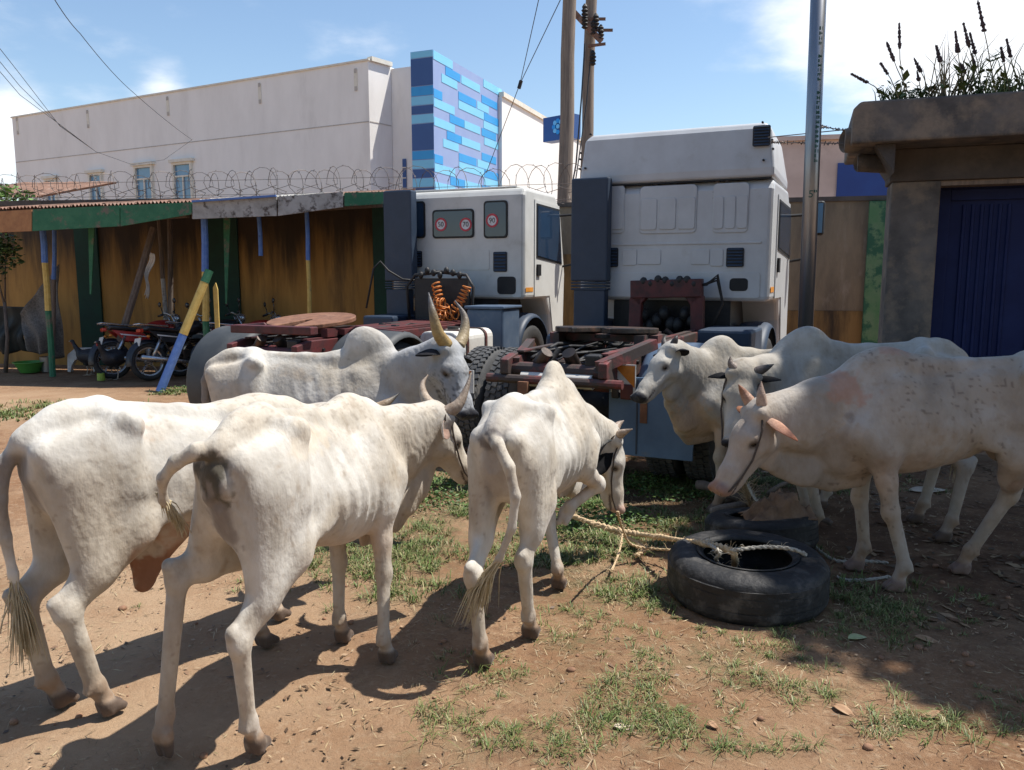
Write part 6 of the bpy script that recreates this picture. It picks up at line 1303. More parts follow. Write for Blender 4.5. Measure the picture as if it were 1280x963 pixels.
# B: behind A on the left, brown skin flap under its belly
hB, sB = 39.0, 0.935
pB = (G(140, 890) + G(78, 880)) / 2 + fwd(hB) * 0.58 * sB
B = dict(seed=11, sink=0.06, heading=hB, scale=sB, loc=pB, hooves=dict(HR=G(138, 890), HL=G(78, 880), FR=G(333, 806), FL=std_hoof(pB, hB, sB, 'FL', 0.04)),
    head=dict(poll=(0.98, 0.10, 1.02), nose=(1.2, 0.2, 0.62), world=False),
    tail=[(-0.735, 0.01, 1.14), (-0.79, 0.05, 1.06), (-0.81, 0.07, 0.92), (-0.80, 0.075, 0.77), (-0.785, 0.07, 0.62), (-0.775, 0.06, 0.50)], switch=0.27,
    hump=(0.30, 1.13, 0.13, 0.12, 0.075), dirt=0.7, sheath_x=-0.17, sheath=0.19, ribs=1.5, tuck=0.03,
    spots=[((-0.28, 0, 0.52), (0.26, 0.12, 0.15), (0.27, 0.12, 0.065), 0.95), ((-0.08, -0.12, 0.63), (0.35, 0.25, 0.09), (0.46, 0.27, 0.17), 0.6), ((-0.24, -0.17, 1.17), (0.13, 0.1, 0.06), (0.50, 0.36, 0.26), 0.7)],
    ears=[dict(), dict()], horns=[dict(path=[(0, .07, .02), (-.02, .15, .07), (-.02, .19, .16)]), dict(path=[(0, .07, .02), (-.02, .15, .07), (-.02, .19, .16)])])
cattle(B, 'white cow with brown skin flap under its belly and long yellowish tail tuft', 0.011)

# C: seen from behind, one foreleg lifted and folded, head down to the right
hC, sC = 19.0, 0.89
pC = (G(605, 830) + G(665, 795)) / 2 + fwd(hC) * 0.53 * sC
def foreC(L):
    y = pC.y + 0.44
    kn = L(D(748, 606, y)); ft = L(D(712, 634, y - 0.10)); return dict(pts=[np.array((0.36, -0.15, 0.74)), kn, ft, ft + (kn - ft) * -0.22 + np.array((0, 0, -0.05))], toe=(-0.8, 0, -0.5), free=True)
C_ = dict(seed=21, wid=0.93, heading=hC, scale=sC, loc=pC, hooves=dict(HL=G(605, 830), HR=G(664, 795), FL=G(699, 734), FR=dict(build=foreC)),
    head=dict(poll=D(766, 543, pC.y + 0.78), nose=D(783, 640, pC.y + 0.82), upw=(0.95, 0.1, 0.2), size=1.1),
    tail=[(-0.735, 0.01, 1.13), (-0.79, -0.04, 1.10), (-0.82, -0.11, 1.01), (-0.825, -0.145, 0.88), (-0.82, -0.125, 0.73), (-0.82, -0.06, 0.58), (-0.82, 0.0, 0.50)], switch=0.30,
    hump=(0.27, 1.20, 0.12, 0.15, 0.05), dirt=0.35,
    spots=[((-0.72, 0, 0.95), (0.08, 0.08, 0.22), (0.42, 0.38, 0.34), 0.75), ((-0.73, 0.0, 1.10), (0.07, 0.07, 0.05), (0.1, 0.09, 0.09), 0.8)],
    ears=[dict(f=-0.5, u=0.5, L=0.12), dict(side=0.8, f=0.25, u=-0.65, ff=0.3, fu=-0.2, fs=1.0, col=(0.015, 0.015, 0.017), inner=(0.012, 0.012, 0.013), L=0.25, W=0.15, droop=0.1)],
    horns=[dict(path=[(0, .06, .02), (-.02, .10, .06), (-.03, .125, .105)], r=0.03, base=(.4, .32, .26), tip=(.3, .24, .2)), dict(path=[(0, .06, .02), (-.03, .12, .05), (-.05, .16, .10)], r=0.03, base=(.45, .36, .28), tip=(.33, .27, .22))], halter=dict(nose=1, poll=1), muzzle=(0.4, 0.26, 0.2))
cattle(C_, 'white cow seen from behind with one foreleg folded up and a black ear', 0.011)

# D: beyond A and B, grey neck and face, tall lyre horns
hD, sD = 93.0, 0.92
pD = Vector((-1.26, 5.25, 0))
D_ = dict(seed=31, len=1.1, heading=hD, scale=sD, loc=pD, hooves={n: std_hoof(pD, hD, sD, n, dx) for n, dx in (('FL', 0.06), ('FR', -0.06), ('HL', 0.1), ('HR', -0.08))},
    head=dict(poll=D(562, 434, 4.98), nose=D(598, 528, 4.82), upw=(0.8, -0.35, 0.5), size=1.04),
    tail=TAIL0, hump=(0.33, 1.26, 0.155, 0.15, 0.08), dirt=0.75, dewlap=1.1, neckc=((0.36, 0.37, 0.385), 0.85), headc=((0.15, 0.155, 0.165), 0.9), speckle=0.8, muzzle=(0.02, 0.02, 0.025),
    spots=[((-0.55, -0.05, 1.2), (0.05, 0.05, 0.07), (0.2, 0.16, 0.12), 0.8), ((-0.15, -0.2, 1.12), (0.13, 0.2, 0.08), (0.52, 0.43, 0.33), 0.6), ((-0.60, -0.1, 1.0), (0.18, 0.2, 0.3), (0.6, 0.52, 0.42), 0.5)],
    ears=[dict(col=(0.03, 0.03, 0.035), inner=(0.02, 0.02, 0.02), f=0.05), dict(col=(0.03, 0.03, 0.035), inner=(0.015, 0.015, 0.018), f=-0.1, u=-0.2, L=0.18, W=0.1)],
    horns=[dict(path=[(0.0, 0.06, 0.02), (-0.08, 0.125, 0.05), (-0.20, 0.16, 0.08), (-0.33, 0.155, 0.06)], r=0.040, base=(0.36, 0.29, 0.18), tip=(0.11, 0.10, 0.10)),
           dict(path=[(0.0, 0.06, 0.02), (-0.07, 0.145, 0.05), (-0.20, 0.18, 0.09), (-0.34, 0.13, 0.08)], r=0.042, base=(0.42, 0.30, 0.13), tip=(0.09, 0.085, 0.085))])
cattle(D_, 'grey-faced white cow with tall upswept horns beside the truck fender', 0.013)

# E: by the mud flap, coat darkened to stand for tree shade, looking left, black ears and nose
hE, sE = 262.0, 0.91
pE = G(905, 634) - fwd(hE) * 0.27 * sE
E_ = dict(seed=41, heading=hE, scale=sE, loc=pE, hooves=dict(FL=G(893, 640), FR=G(914, 628), HL=std_hoof(pE, hE, sE, 'HL', 0.05), HR=std_hoof(pE, hE, sE, 'HR', -0.1)),
    head=dict(poll=D(838, 436, 5.35), nose=D(776, 510, 5.15), upw=(-0.72, -0.12, 0.6), size=1.0),
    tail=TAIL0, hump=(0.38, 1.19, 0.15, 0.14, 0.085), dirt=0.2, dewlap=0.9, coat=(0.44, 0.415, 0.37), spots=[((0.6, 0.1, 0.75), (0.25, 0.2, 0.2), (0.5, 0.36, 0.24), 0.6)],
    ears=[dict(col=(0.02, 0.02, 0.025), inner=(0.02, 0.02, 0.022), f=-0.35, L=0.13, W=0.075), dict(f=-0.1, u=0.35, col=(0.05, 0.05, 0.055), inner=(0.1, 0.1, 0.1), L=0.14)],
    horns=[dict(path=[(-0.01, 0.06, 0.02), (-0.04, 0.085, 0.04), (-0.07, 0.09, 0.05)], r=0.028, base=(0.07, 0.06, 0.06), tip=(0.04, 0.04, 0.04)), dict(path=[(-0.01, 0.06, 0.02), (-0.05, 0.09, 0.05), (-0.09, 0.1, 0.065)], r=0.028, base=(0.07, 0.06, 0.06), tip=(0.04, 0.04, 0.04))])
cattle(E_, 'white cow darkened for shade with black nose before the blue mud flap', 0.013)

# F: between E and G, face turned to the camera side, coat darkened for tree shade too
hF, sF = 268.0, 0.98
pF = G(1005, 662) - fwd(hF) * 0.26 * sF
F_ = dict(seed=51, heading=hF, scale=sF, loc=pF, hooves=dict(FL=G(1012, 668), FR=G(998, 655), HL=G(1178, 676), HR=std_hoof(pF, hF, sF, 'HR', -0.05)),
    head=dict(poll=D(930, 465, 4.82), nose=D(914, 590, 4.58), upw=(-0.1, -0.95, 0.3), size=1.0),
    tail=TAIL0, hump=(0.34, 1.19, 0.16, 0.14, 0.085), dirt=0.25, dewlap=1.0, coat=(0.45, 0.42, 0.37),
    ears=[dict(col=(0.02, 0.02, 0.022), inner=(0.015, 0.015, 0.016), L=0.16, f=-0.35, u=0.1), dict(col=(0.02, 0.02, 0.022), inner=(0.015, 0.015, 0.016), L=0.13, f=0.0)],
    horns=[dict(path=[(0, .065, .02), (-.03, .12, .04), (-.06, .165, .05)], r=0.032, base=(0.12, .1, .09), tip=(.04, .04, .04)), dict(path=[(0, .06, .02), (-.03, .09, .03), (-.07, .10, .04)], r=0.03, base=(0.25, .2, .17), tip=(.15, .12, .1))], halter=dict(nose=1))
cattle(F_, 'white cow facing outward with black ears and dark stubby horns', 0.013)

# G: the near animal on the right, pinkish coat darkened further for the tree shade, hobbled
hG, sG = 271.0, 0.98
pG = (G(1118, 738) + G(1068, 712)) / 2 - fwd(hG) * 0.30 * sG
G_ = dict(seed=61, heading=hG, scale=sG, loc=pG, hooves=dict(FL=G(1118, 738), FR=G(1068, 712), HL=G(1200, 716), HR=G(1290, 700)),
    head=dict(poll=D(948, 512, 4.12), nose=D(893, 600, 4.05), upw=(-0.8, -0.1, 0.6), size=1.03),
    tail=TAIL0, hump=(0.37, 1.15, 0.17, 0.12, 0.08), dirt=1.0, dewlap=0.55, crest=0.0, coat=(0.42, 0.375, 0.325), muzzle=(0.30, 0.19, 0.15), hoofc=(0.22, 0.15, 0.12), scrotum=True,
    headc=((0.42, 0.34, 0.28), 0.6), flecks=0.9, ribs=1.3, tuck=0.03,
    spots=[((0.55, 0.1, 1.1), (0.12, 0.2, 0.12), (0.42, 0.24, 0.17), 0.7), ((0.25, 0.05, 1.33), (0.12, 0.15, 0.07), (0.40, 0.25, 0.19), 0.7), ((0.55, 0.15, 0.95), (0.04, 0.2, 0.03), (0.12, 0.09, 0.08), 0.45), ((0.0, 0.2, 1.1), (0.02, 0.2, 0.06), (0.16, 0.12, 0.1), 0.6), ((-0.3, 0.2, 1.0), (0.12, 0.2, 0.12), (0.30, 0.25, 0.20), 0.5), ((0.2, 0.2, 0.7), (0.2, 0.2, 0.08), (0.33, 0.25, 0.19), 0.5), ((-0.43, 0, 0.62), (0.1, 0.1, 0.12), (0.30, 0.16, 0.11), 0.8), ((-0.5, 0.1, 0.3), (0.2, 0.2, 0.3), (0.42, 0.34, 0.26), 0.6)],
    ears=[dict(f=0.12, u=-0.75, col=(0.60, 0.40, 0.30), inner=(0.48, 0.2, 0.12), tip=(0.48, 0.2, 0.12), L=0.19, W=0.085, droop=0.1), dict(f=-0.4, u=0.7, col=(0.36, 0.17, 0.1), inner=(0.36, 0.16, 0.09), L=0.13)],
    horns=[dict(path=[(-0.01, .06, .02), (-.06, .075, .07), (-.11, .07, .10)], r=0.03, base=(.45, .34, .28), tip=(.3, .22, .18)), dict(path=[(-0.01, .05, .02), (-.04, .07, .08), (-.06, .06, .14)], r=0.034, base=(.40, .24, .17), tip=(.28, .14, .09))], halter=dict(nose=1))
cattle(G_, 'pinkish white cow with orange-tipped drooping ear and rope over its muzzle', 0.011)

# ------------------------------------------------------------------ tyres, ropes and rubbish in front of the cattle
def ground_at(x, y): return float(ground_z(np.array([[x, y, 0.0]]))[0]) - 0.012
def ground_tyre(px, py, R_, wd, tilt, label, seed):
    g = G(px, py); t = MB(); prof = [(0.56, -0.42), (0.66, -0.5), (0.86, -0.49), (0.955, -0.41), (0.99, -0.3), (1.0, 0.0), (0.99, 0.3), (0.955, 0.41), (0.86, 0.49), (0.66, 0.5), (0.56, 0.42), (0.585, 0.36), (0.63, 0.34), (0.80, 0.34), (0.90, 0.2), (0.91, 0), (0.90, -0.2), (0.80, -0.34), (0.63, -0.34), (0.585, -0.36)]
    root = empty('old_tyre', (g.x, g.y, wd * 0.5 + ground_at(g.x, g.y) - 0.01), 0, label, 'tyre', 'old truck tyres'); root.rotation_euler = tilt
    t.lathe([(r * R_, h * wd) for r, h in prof], 56); o = t.build('carcass', M_TIRE, root, smooth=True); a = np.array([v.co[:] for v in o.data.vertices]); nz_ = (fbm(a, 9, 3, seed) - 0.5) * 0.016 + (fbm(a, 34, 2, seed + 3) - 0.5) * 0.007; ln_ = np.hypot(a[:, 0], a[:, 1])[:, None]; a[:, :2] += a[:, :2] / ln_ * nz_[:, None]; a[:, 2] += nz_ * 0.6; o.data.vertices.foreach_set('co', a.astype(np.float32).ravel()); o.data.update()
    gv = MB()
    for k, zz in enumerate((-0.22, -0.07, 0.08, 0.23)):      # worn tread ribs
        gv.lathe([(R_ * 0.985, (zz - 0.07) * wd), (R_ * 1.002, (zz - 0.06) * wd), (R_ * 1.002, (zz + 0.06) * wd), (R_ * 0.985, (zz + 0.07) * wd)], 56)
    gv.build('tread_rib', M_TIRE, root, auto=50)
    bd = MB(); bd.lathe([(R_ * 0.555, 0.40 * wd), (R_ * 0.60, 0.46 * wd), (R_ * 0.64, 0.515 * wd), (R_ * 0.60, 0.51 * wd), (R_ * 0.548, 0.45 * wd)], 56); bd.build('bead', M_TIRE, root, smooth=True)
    return root
M_TIRE = mat('weathered_tyre', (0.016, 0.016, 0.017), (0.028, 0.027, 0.027), rough=0.66, scale=9, bump=0.7, bscale=30, c3=(0.13, 0.12, 0.11), s3=9, lo3=0.52, hi3=0.80, spec=0.4)
ground_tyre(932, 742, 0.405, 0.25, (math.radians(1.5), math.radians(-1), 0.4), 'big worn truck tyre lying flat with ropes over its rim', 1)
ground_tyre(950, 676, 0.34, 0.20, (math.radians(-7), math.radians(5), 0.9), 'smaller tyre lying behind the big one under brown sacking', 2)
# sacking crumpled over the second tyre
def crumple(name, c, rx, ry, h, m, label, cat, seed, n=26, rot=0.0):
    xs = np.linspace(-1, 1, n); X, Y = np.meshgrid(xs, xs, indexing='ij'); P_ = np.stack([X.ravel(), Y.ravel(), np.zeros(X.size)], 1); rr = np.hypot(P_[:, 0], P_[:, 1]); ed = 1 + 0.35 * (vnoise(P_ * 0.9, 2.2, seed) - 0.5)
    z = (fbm(P_, 3.6, 4, seed) - 0.34) * 2.2 * h * sstep(1.25, 0.3, rr) + h * 0.25 * (1 - rr); V = np.stack([P_[:, 0] * rx * ed + 0.06 * rx * (vnoise(P_, 5, seed + 2) - 0.5), P_[:, 1] * ry * ed, z], 1); I_, J_ = np.meshgrid(np.arange(n - 1), np.arange(n - 1), indexing='ij'); a = (I_ * n + J_).ravel(); Q = np.stack([a, a + n, a + n + 1, a + 1], 1)
    keep = (rr[Q].max(1) < 1.12 + 0.2 * vnoise(P_[Q[:, 0]], 4, seed)); o = link(name, color_mesh(name, V, Q[keep], None), m); md = o.modifiers.new('thickness', 'SOLIDIFY'); md.thickness = 0.006; o.location = c; o.rotation_euler = (0, 0, rot); return tag(o, label, cat)
M_SACK = mat('brown_sack', (0.24, 0.15, 0.09), (0.15, 0.085, 0.05), rough=0.95, scale=12, bump=0.6, bscale=60, c3=(0.33, 0.23, 0.15), s3=6)
g = G(950, 672); crumple('torn_sack', (g.x + 0.06, g.y - 0.16, 0.20), 0.24, 0.13, 0.17, M_SACK, 'torn brown sacking draped over the smaller tyre', 'sack', 3, rot=0.3)
def rope(px_pts, r, label, m=None, z=0.0, cat='rope', nm='rope', fuzz=0, strands=2):
    """rope through ground pixels (x, y, height) as twisted strands"""
    pts = [G(a, b) if len(q) == 2 else G(a, b, q[2]) for q in px_pts for (a, b) in [q[:2]]]
    pts = [Vector((p.x, p.y, (ground_at(p.x, p.y) + r * 0.6) if len(q) == 2 else q[2])) for p, q in zip(pts, px_pts)]
    full = []
    for i in range(len(pts) - 1):
        p0, p1, p2, p3 = pts[max(i - 1, 0)], pts[i], pts[i + 1], pts[min(i + 2, len(pts) - 1)]
        for k in range(10):
            t = k / 10; full.append(0.5 * ((2 * p1) + (p2 - p0) * t + (2 * p0 - 5 * p1 + 4 * p2 - p3) * t * t + (3 * p1 - p0 - 3 * p2 + p3) * t ** 3))
    full.append(pts[-1]); o0 = full[0].copy(); mb = MB(); L_ = 0
    for s_ in range(strands):
        out = []; L_ = 0
        for i, p in enumerate(full):
            if i: L_ += (p - full[i - 1]).length
            d = (full[min(i + 1, len(full) - 1)] - full[max(i - 1, 0)]).normalized(); u = d.cross(Vector((0, 0, 1))); u = u.normalized() if u.length > 1e-3 else Vector((1, 0, 0)); w = d.cross(u); an = L_ * 95 + s_ * 2 * math.pi / strands; out.append(p - o0 + (u * math.cos(an) + w * math.sin(an)) * r * 0.55)
        mb.tube(out, r * 0.75, 6)
    random.seed(int(px_pts[0][0]))
    for k in range(fuzz):
        i = random.randrange(len(full)); p = full[i] - o0; d = Vector((random.gauss(0, 1), random.gauss(0, 1), random.gauss(0.3, 0.6))).normalized() * random.uniform(0.02, 0.07); mb.tube([p, p + d * 0.6 + Vector((0, 0, 0.01)), p + d], [0.0016, 0.0013, 0.0006], 3, cap=False)
    o = mb.build(nm, m or M_ROPE, smooth=True); o.location = o0; return tag(o, label, cat)
M_ROPEW = mat('pale_rope', (0.50, 0.46, 0.38), (0.34, 0.30, 0.24), rough=0.9, scale=70, bump=0.6, bscale=160)
M_STRAW = mat('straw_rope', (0.62, 0.46, 0.28), (0.46, 0.33, 0.19), rough=0.9, scale=70, bump=0.6, bscale=160)
rope([(1112, 722), (1060, 727), (1030, 712), (1000, 690, 0.27), (960, 684, 0.29), (915, 688, 0.28), (890, 690, 0.2)], 0.010, 'pale rope looping from the pinkish cow over the big tyre', M_ROPEW, fuzz=20)
rope([(1110, 702), (1075, 700), (1045, 700), (1020, 683), (990, 655, 0.1), (965, 645, 0.12), (945, 625, 0.15), (935, 606, 0.22)], 0.010, 'pale rope curving up to a frayed bundle near the pinkish cow', M_ROPEW, fuzz=40)
rope([(772, 640, 0.45), (778, 660, 0.25), (788, 680, 0.1), (815, 686, 0.06), (850, 688, 0.1)], 0.007, 'thin lead rope hanging from the head of the black-eared cow', M_STRAW, fuzz=10)
rope([(700, 640, 0.15), (760, 660, 0.10), (800, 668, 0.10), (840, 674, 0.18), (880, 680, 0.25), (915, 690, 0.27), (918, 712, 0.12)], 0.017, 'thick straw rope running over the grass onto the big tyre', M_STRAW, fuzz=120)
rope([(715, 646, 0.13), (775, 668, 0.07), (805, 685, 0.04), (795, 695, 0.03)], 0.012, 'short frayed straw strand beside the thick rope', M_STRAW, fuzz=80)
rope([(880, 678, 0.26), (900, 690, 0.28), (895, 700, 0.2), (908, 715, 0.1)], 0.009, 'pale knotted rope end hanging into the big tyre', M_ROPEW, fuzz=30)
rope([(778, 668, 0.09), (774, 690, 0.06), (764, 715, 0.03)], 0.007, 'loose straw strand hanging off the thick rope', M_STRAW, fuzz=40)
# bundle of frayed fibre
mb = MB(); random.seed(77); c0 = G(938, 640); a_, b_ = D(940, 640, c0.y), D(926, 592, c0.y)
for k in range(170):
    t = random.random(); p = a_.lerp(b_, random.random() * 0.7); d = (b_ - a_).normalized(); sp = Vector((random.gauss(0, 0.35), random.gauss(0, 0.35), random.gauss(0, 0.2))); L_ = random.uniform(0.05, 0.16); mb.tube([p - c0, p - c0 + (d + sp) * L_ * 0.5, p - c0 + (d * 0.7 + sp * 1.6) * L_], [0.0022, 0.0018, 0.0008], 3, cap=False)
o = mb.build('frayed_bundle', M_STRAW); o.location = c0; tag(o, 'bundle of frayed straw fibre below the pinkish cow muzzle', 'fibre')
def stick(px, r, label, m=None, nm='stick'):
    pts = [G(*q[:2], q[2] if len(q) > 2 else 0.02) for q in px]; o0 = pts[0].copy(); full = []
    for i in range(len(pts) - 1):
        for k in range(6): t = k / 6; full.append(pts[i].lerp(pts[i + 1], t) - o0 + Vector((0, 0, 0.012 * math.sin(5.1 * (i + t)))))
    full.append(pts[-1] - o0); n = len(full); mb = MB(); mb.tube(full, [r * (1 - 0.5 * k / n) * (1 + 0.12 * math.sin(k * 2.3)) for k in range(n)], 8); o = mb.build(nm, m or M_WOOD, smooth=True); o.location = o0; return tag(o, label, 'stick')
stick([(872, 606, 0.1), (930, 622, 0.08), (1005, 645, 0.06), (1040, 655, 0.03)], 0.035, 'dark branch lying between the forelegs of the black-nosed cow', M_WOOD, 'branch')
stick([(890, 640, 0.03), (960, 625, 0.05), (1020, 634, 0.05)], 0.03, 'brown branch lying behind the smaller tyre', M_POLEW, 'branch'); stick([(960, 618, 0.03), (990, 598, 0.12), (1002, 580, 0.2)], 0.018, 'pale crooked twig sticking up behind the cattle legs', M_POLEW, 'twig')
# heap of rusty scrap under the truck
mb = MB(); random.seed(3); sc0 = G(545, 585)
for k in range(6): mb.beam((random.uniform(-0.35, 0.3), random.uniform(-0.1, 0.1), 0.03 + k * 0.02), (random.uniform(0.2, 0.6), random.uniform(-0.1, 0.15), 0.1 + k * 0.012), 0.09, 0.012)
o = mb.build('scrap_strips', M_RUSTP); o.location = sc0 + Vector((0, 0.15, 0)); tag(o, 'rusty scrap metal strips lying beyond the grazing cow head', 'scrap')
# flat litter one can pick out
M_LEAFP = mat('pale_leaf', (0.33, 0.38, 0.18), (0.42, 0.40, 0.24), rough=0.7, scale=20); M_LEAFB = mat('dry_leaf', (0.30, 0.17, 0.09), (0.42, 0.28, 0.17), rough=0.85, scale=20); M_PAPER = mat('pale_scrap', (0.62, 0.52, 0.40), (0.48, 0.38, 0.28), rough=0.9, scale=20)
def fallen(px, py, L_, m, label, cat, seed, rz):
    g = G(px, py); n = 9; V = []; Q = []
    for i in range(n + 1):
        t = i / n; w = L_ * 0.30 * math.sin(math.pi * min(1, t * 0.96 + 0.02)) ** 0.8 * (1.15 - 0.5 * t)
        for j in range(5): v = -1 + j * 0.5; V.append((L_ * (t - 0.5), w * v, 0.007 * abs(v) + 0.012 * math.sin(3 * t + seed) * t + 0.006))
    for i in range(n):
        for j in range(4): a = i * 5 + j; Q.append((a, a + 5, a + 6, a + 1))
    o = link('fallen_leaf' if cat == 'leaf' else 'scrap_piece', color_mesh('leaf', np.array(V), np.array(Q), None), m); md = o.modifiers.new('thickness', 'SOLIDIFY'); md.thickness = 0.002; o.location = (g.x, g.y, ground_at(g.x, g.y)); o.rotation_euler = (0, 0, rz); return tag(o, label, cat)
fallen(1072, 797, 0.10, M_LEAFP, 'pale green fallen leaf to the right of the tyre', 'leaf', 1, 0.3); fallen(1160, 800, 0.11, M_LEAFB, 'large curled brown leaf in the shade near the cow hoof', 'leaf', 2, -0.5); fallen(780, 907, 0.075, M_PAPER, 'small pale scrap lying on the red soil', 'scrap', 3, 0.1)
fallen(1142, 770, 0.06, M_LEAFB, 'small brown leaf beside the pinkish cow foreleg', 'leaf', 4, 1.3); fallen(1163, 897, 0.07, M_LEAFB, 'brown leaf on the bare shaded soil far from the tyre', 'leaf', 5, 0.2); fallen(890, 905, 0.05, M_LEAFB, 'tiny dry leaf between two grass tufts', 'leaf', 6, 2.2); fallen(1160, 612, 0.3, M_PAPER, 'dirty white rag on the ground behind the cattle', 'rag', 7, 0.1)
fallen(1055, 888, 0.09, M_LEAFB, 'long brown leaf lying below the right-hand grass tuft', 'leaf', 8, -0.9)

# ------------------------------------------------------------------ motorbikes under the shed
def gy_(px, d): q = D(px, 345, d); return (q.x, d, 0.0)
M_BKRED = mat('bike_red', (0.40, 0.025, 0.018), (0.32, 0.02, 0.016), rough=0.35, coat=0.3); M_BKBLK = mat('bike_black', (0.012, 0.012, 0.016), (0.02, 0.02, 0.026), rough=0.35, coat=0.2); M_CHROME = mat('bike_chrome', (0.55, 0.55, 0.56), (0.4, 0.4, 0.41), rough=0.28, metal=0.9); M_LAMP = mat('red_lamp', (0.5, 0.04, 0.02), rough=0.2)
def motorbike(loc, heading, label, tankm, tw=M_BKBLK):
    root = empty('motorbike', loc, math.pi / 2 - math.radians(heading), label, 'motorbike', 'motorbikes parked under the shed'); root.rotation_euler[0] = math.radians(-7)
    for x in (-0.62, 0.63):
        t = MB(); t.lathe([(0.225, -0.03), (0.25, -0.045), (0.285, -0.04), (0.305, 0), (0.285, 0.04), (0.25, 0.045), (0.225, 0.03)], 30, (x, 0, 0.305), (0, 1, 0)); w = t.build('wheel', M_RUBBER, root, smooth=True)
        rm = MB(); rm.lathe([(0.232, -0.032), (0.232, 0.032), (0.205, 0.025), (0.205, -0.025)], 30, (x, 0, 0.305), (0, 1, 0)); rm.tube([(x, -0.05, 0.305), (x, 0.05, 0.305)], 0.055, 14)
        for k in range(5): an = k * 2 * math.pi / 5 + 0.3; rm.beam((x + 0.04 * math.cos(an), 0, 0.305 + 0.04 * math.sin(an)), (x + 0.21 * math.cos(an), 0, 0.305 + 0.21 * math.sin(an)), 0.022, 0.045, (0, 1, 0))
        rm.build('rim', M_CHROME, w); fender(root, x, -0.065, 0.065, 0.345, (0.5 if x > 0 else 0.9), (2.6 if x > 0 else 3.3), M_BKBLK, 'mudguard', 0.305)
    def tub(nm, pts, r, m, **k): mb = MB(); mb.tube(pts, r, 10, **k); return mb.build(nm, m, root, smooth=True)
    for s_ in (1, -1):
        tub('fork', [(0.63, s_ * 0.09, 0.305), (0.36, s_ * 0.09, 0.98)], [0.024, 0.02], M_CHROME); tub('shock_absorber', [(-0.60, s_ * 0.10, 0.34), (-0.42, s_ * 0.11, 0.68)], [0.028, 0.028], M_CHROME); tub('swing_arm', [(-0.62, s_ * 0.08, 0.305), (-0.05, s_ * 0.08, 0.38)], 0.018, M_BKBLK)
        tub('foot_peg', [(0.0, s_ * 0.06, 0.33), (0.0, s_ * 0.30, 0.33)], 0.014, M_BKBLK); m = tub('mirror', [(0.34, s_ * 0.28, 1.04), (0.33, s_ * 0.34, 1.16)], 0.008, M_BKBLK); mb = MB(); mb.ball((0.32, s_ * 0.36, 1.21), (0.02, 0.065, 0.045), 12, 8); mb.build('mirror_head', M_BKBLK, m, smooth=True)
        mb = MB(); mb.ball((-0.64, s_ * 0.14, 0.70), (0.03, 0.022, 0.022), 8, 6); mb.build('indicator', M_AMBER, root, smooth=True)
        mb = MB(); mb.prism([(-0.42, 0.60), (-0.05, 0.55), (-0.02, 0.70), (-0.30, 0.74), (-0.62, 0.79)], 0.02, (0, s_ * 0.115 + 0.01, 0), (1, 0, 0), (0, 0, 1)); sp = mb.build('side_panel', tankm, root, bevel=0.006); mb = MB(); mb.prism([(-0.48, 0.70), (-0.1, 0.645), (-0.1, 0.66), (-0.5, 0.725)], 0.003, (0, s_ * 0.126 + (0.003 if s_ > 0 else 0), 0), (1, 0, 0), (0, 0, 1)); mb.build('stripe', M_SWHT, sp)
    tub('handlebar', [(0.30, 0.36, 1.02), (0.36, 0.2, 1.05), (0.40, 0.08, 1.0), (0.40, -0.08, 1.0), (0.36, -0.2, 1.05), (0.30, -0.36, 1.02)], 0.014, M_CHROME)
    for s_ in (1, -1): tub('grip', [(0.335, s_ * 0.25, 1.035), (0.29, s_ * 0.38, 1.015)], 0.02, M_BKBLK)
    tub('frame', [(0.36, 0, 0.9), (0.26, 0, 0.45), (0.05, 0, 0.28), (-0.2, 0, 0.32), (-0.35, 0, 0.66), (0.0, 0, 0.72), (0.36, 0, 0.9)], 0.02, M_BKBLK)
    mb = MB(); mb.ball((0.14, 0, 0.80), (0.27, 0.13, 0.12), 18, 12, Matrix.Rotation(-0.16, 3, 'Y')); mb.build('fuel_tank', tankm, root, smooth=True); mb = MB(); mb.prism([(-0.66, 0.80), (-0.1, 0.73), (-0.08, 0.80), (-0.3, 0.82), (-0.62, 0.88)], 0.24, (0, 0.12, 0), (1, 0, 0), (0, 0, 1)); mb.build('seat', M_BKBLK, root, bevel=0.035, seg=3)
    mb = MB(); mb.b2(-0.08, 0.2, -0.1, 0.1, 0.27, 0.45)
    for k in range(6): mb.b2(0.04, 0.26, -0.085, 0.085, 0.46 + k * 0.03, 0.475 + k * 0.03)
    mb.build('engine', M_GREASE, root, bevel=0.008); tub('exhaust', [(0.22, -0.08, 0.5), (0.3, -0.10, 0.3), (0.0, -0.15, 0.24), (-0.35, -0.17, 0.30), (-0.8, -0.17, 0.38)], [0.02, 0.02, 0.022, 0.045, 0.04], M_CHROME)
    mb = MB(); mb.ball((0.46, 0, 0.93), (0.06, 0.085, 0.085), 12, 8); mb.build('headlamp', M_CHROME, root, smooth=True); mb = MB(); mb.box((-0.70, 0, 0.80), (0.07, 0.13, 0.06)); mb.build('tail_lamp', M_LAMP, root, bevel=0.015); mb = MB(); mb.box((-0.76, 0, 0.62), (0.01, 0.2, 0.13), Matrix.Rotation(0.3, 3, 'Y')); mb.build('number_plate', M_WHITEP, root)
    mb = MB()
    for s_ in (1, -1): mb.tube([(-0.3, s_ * 0.13, 0.84), (-0.75, s_ * 0.13, 0.90), (-0.78, 0, 0.90)], 0.012, 8)
    mb.build('luggage_rail', M_CHROME, root); return root
motorbike(gy_(185, 13.2), 48, 'black motorbike with red tail lamp under the shed, next to the leaning pole', M_BKRED); motorbike(gy_(228, 13.05), 40, 'dark motorbike with alloy wheel showing behind the propped post', M_BKBLK); motorbike(gy_(312, 13.3), 62, 'red and black motorbike half hidden by the grey truck fender', M_BKRED)
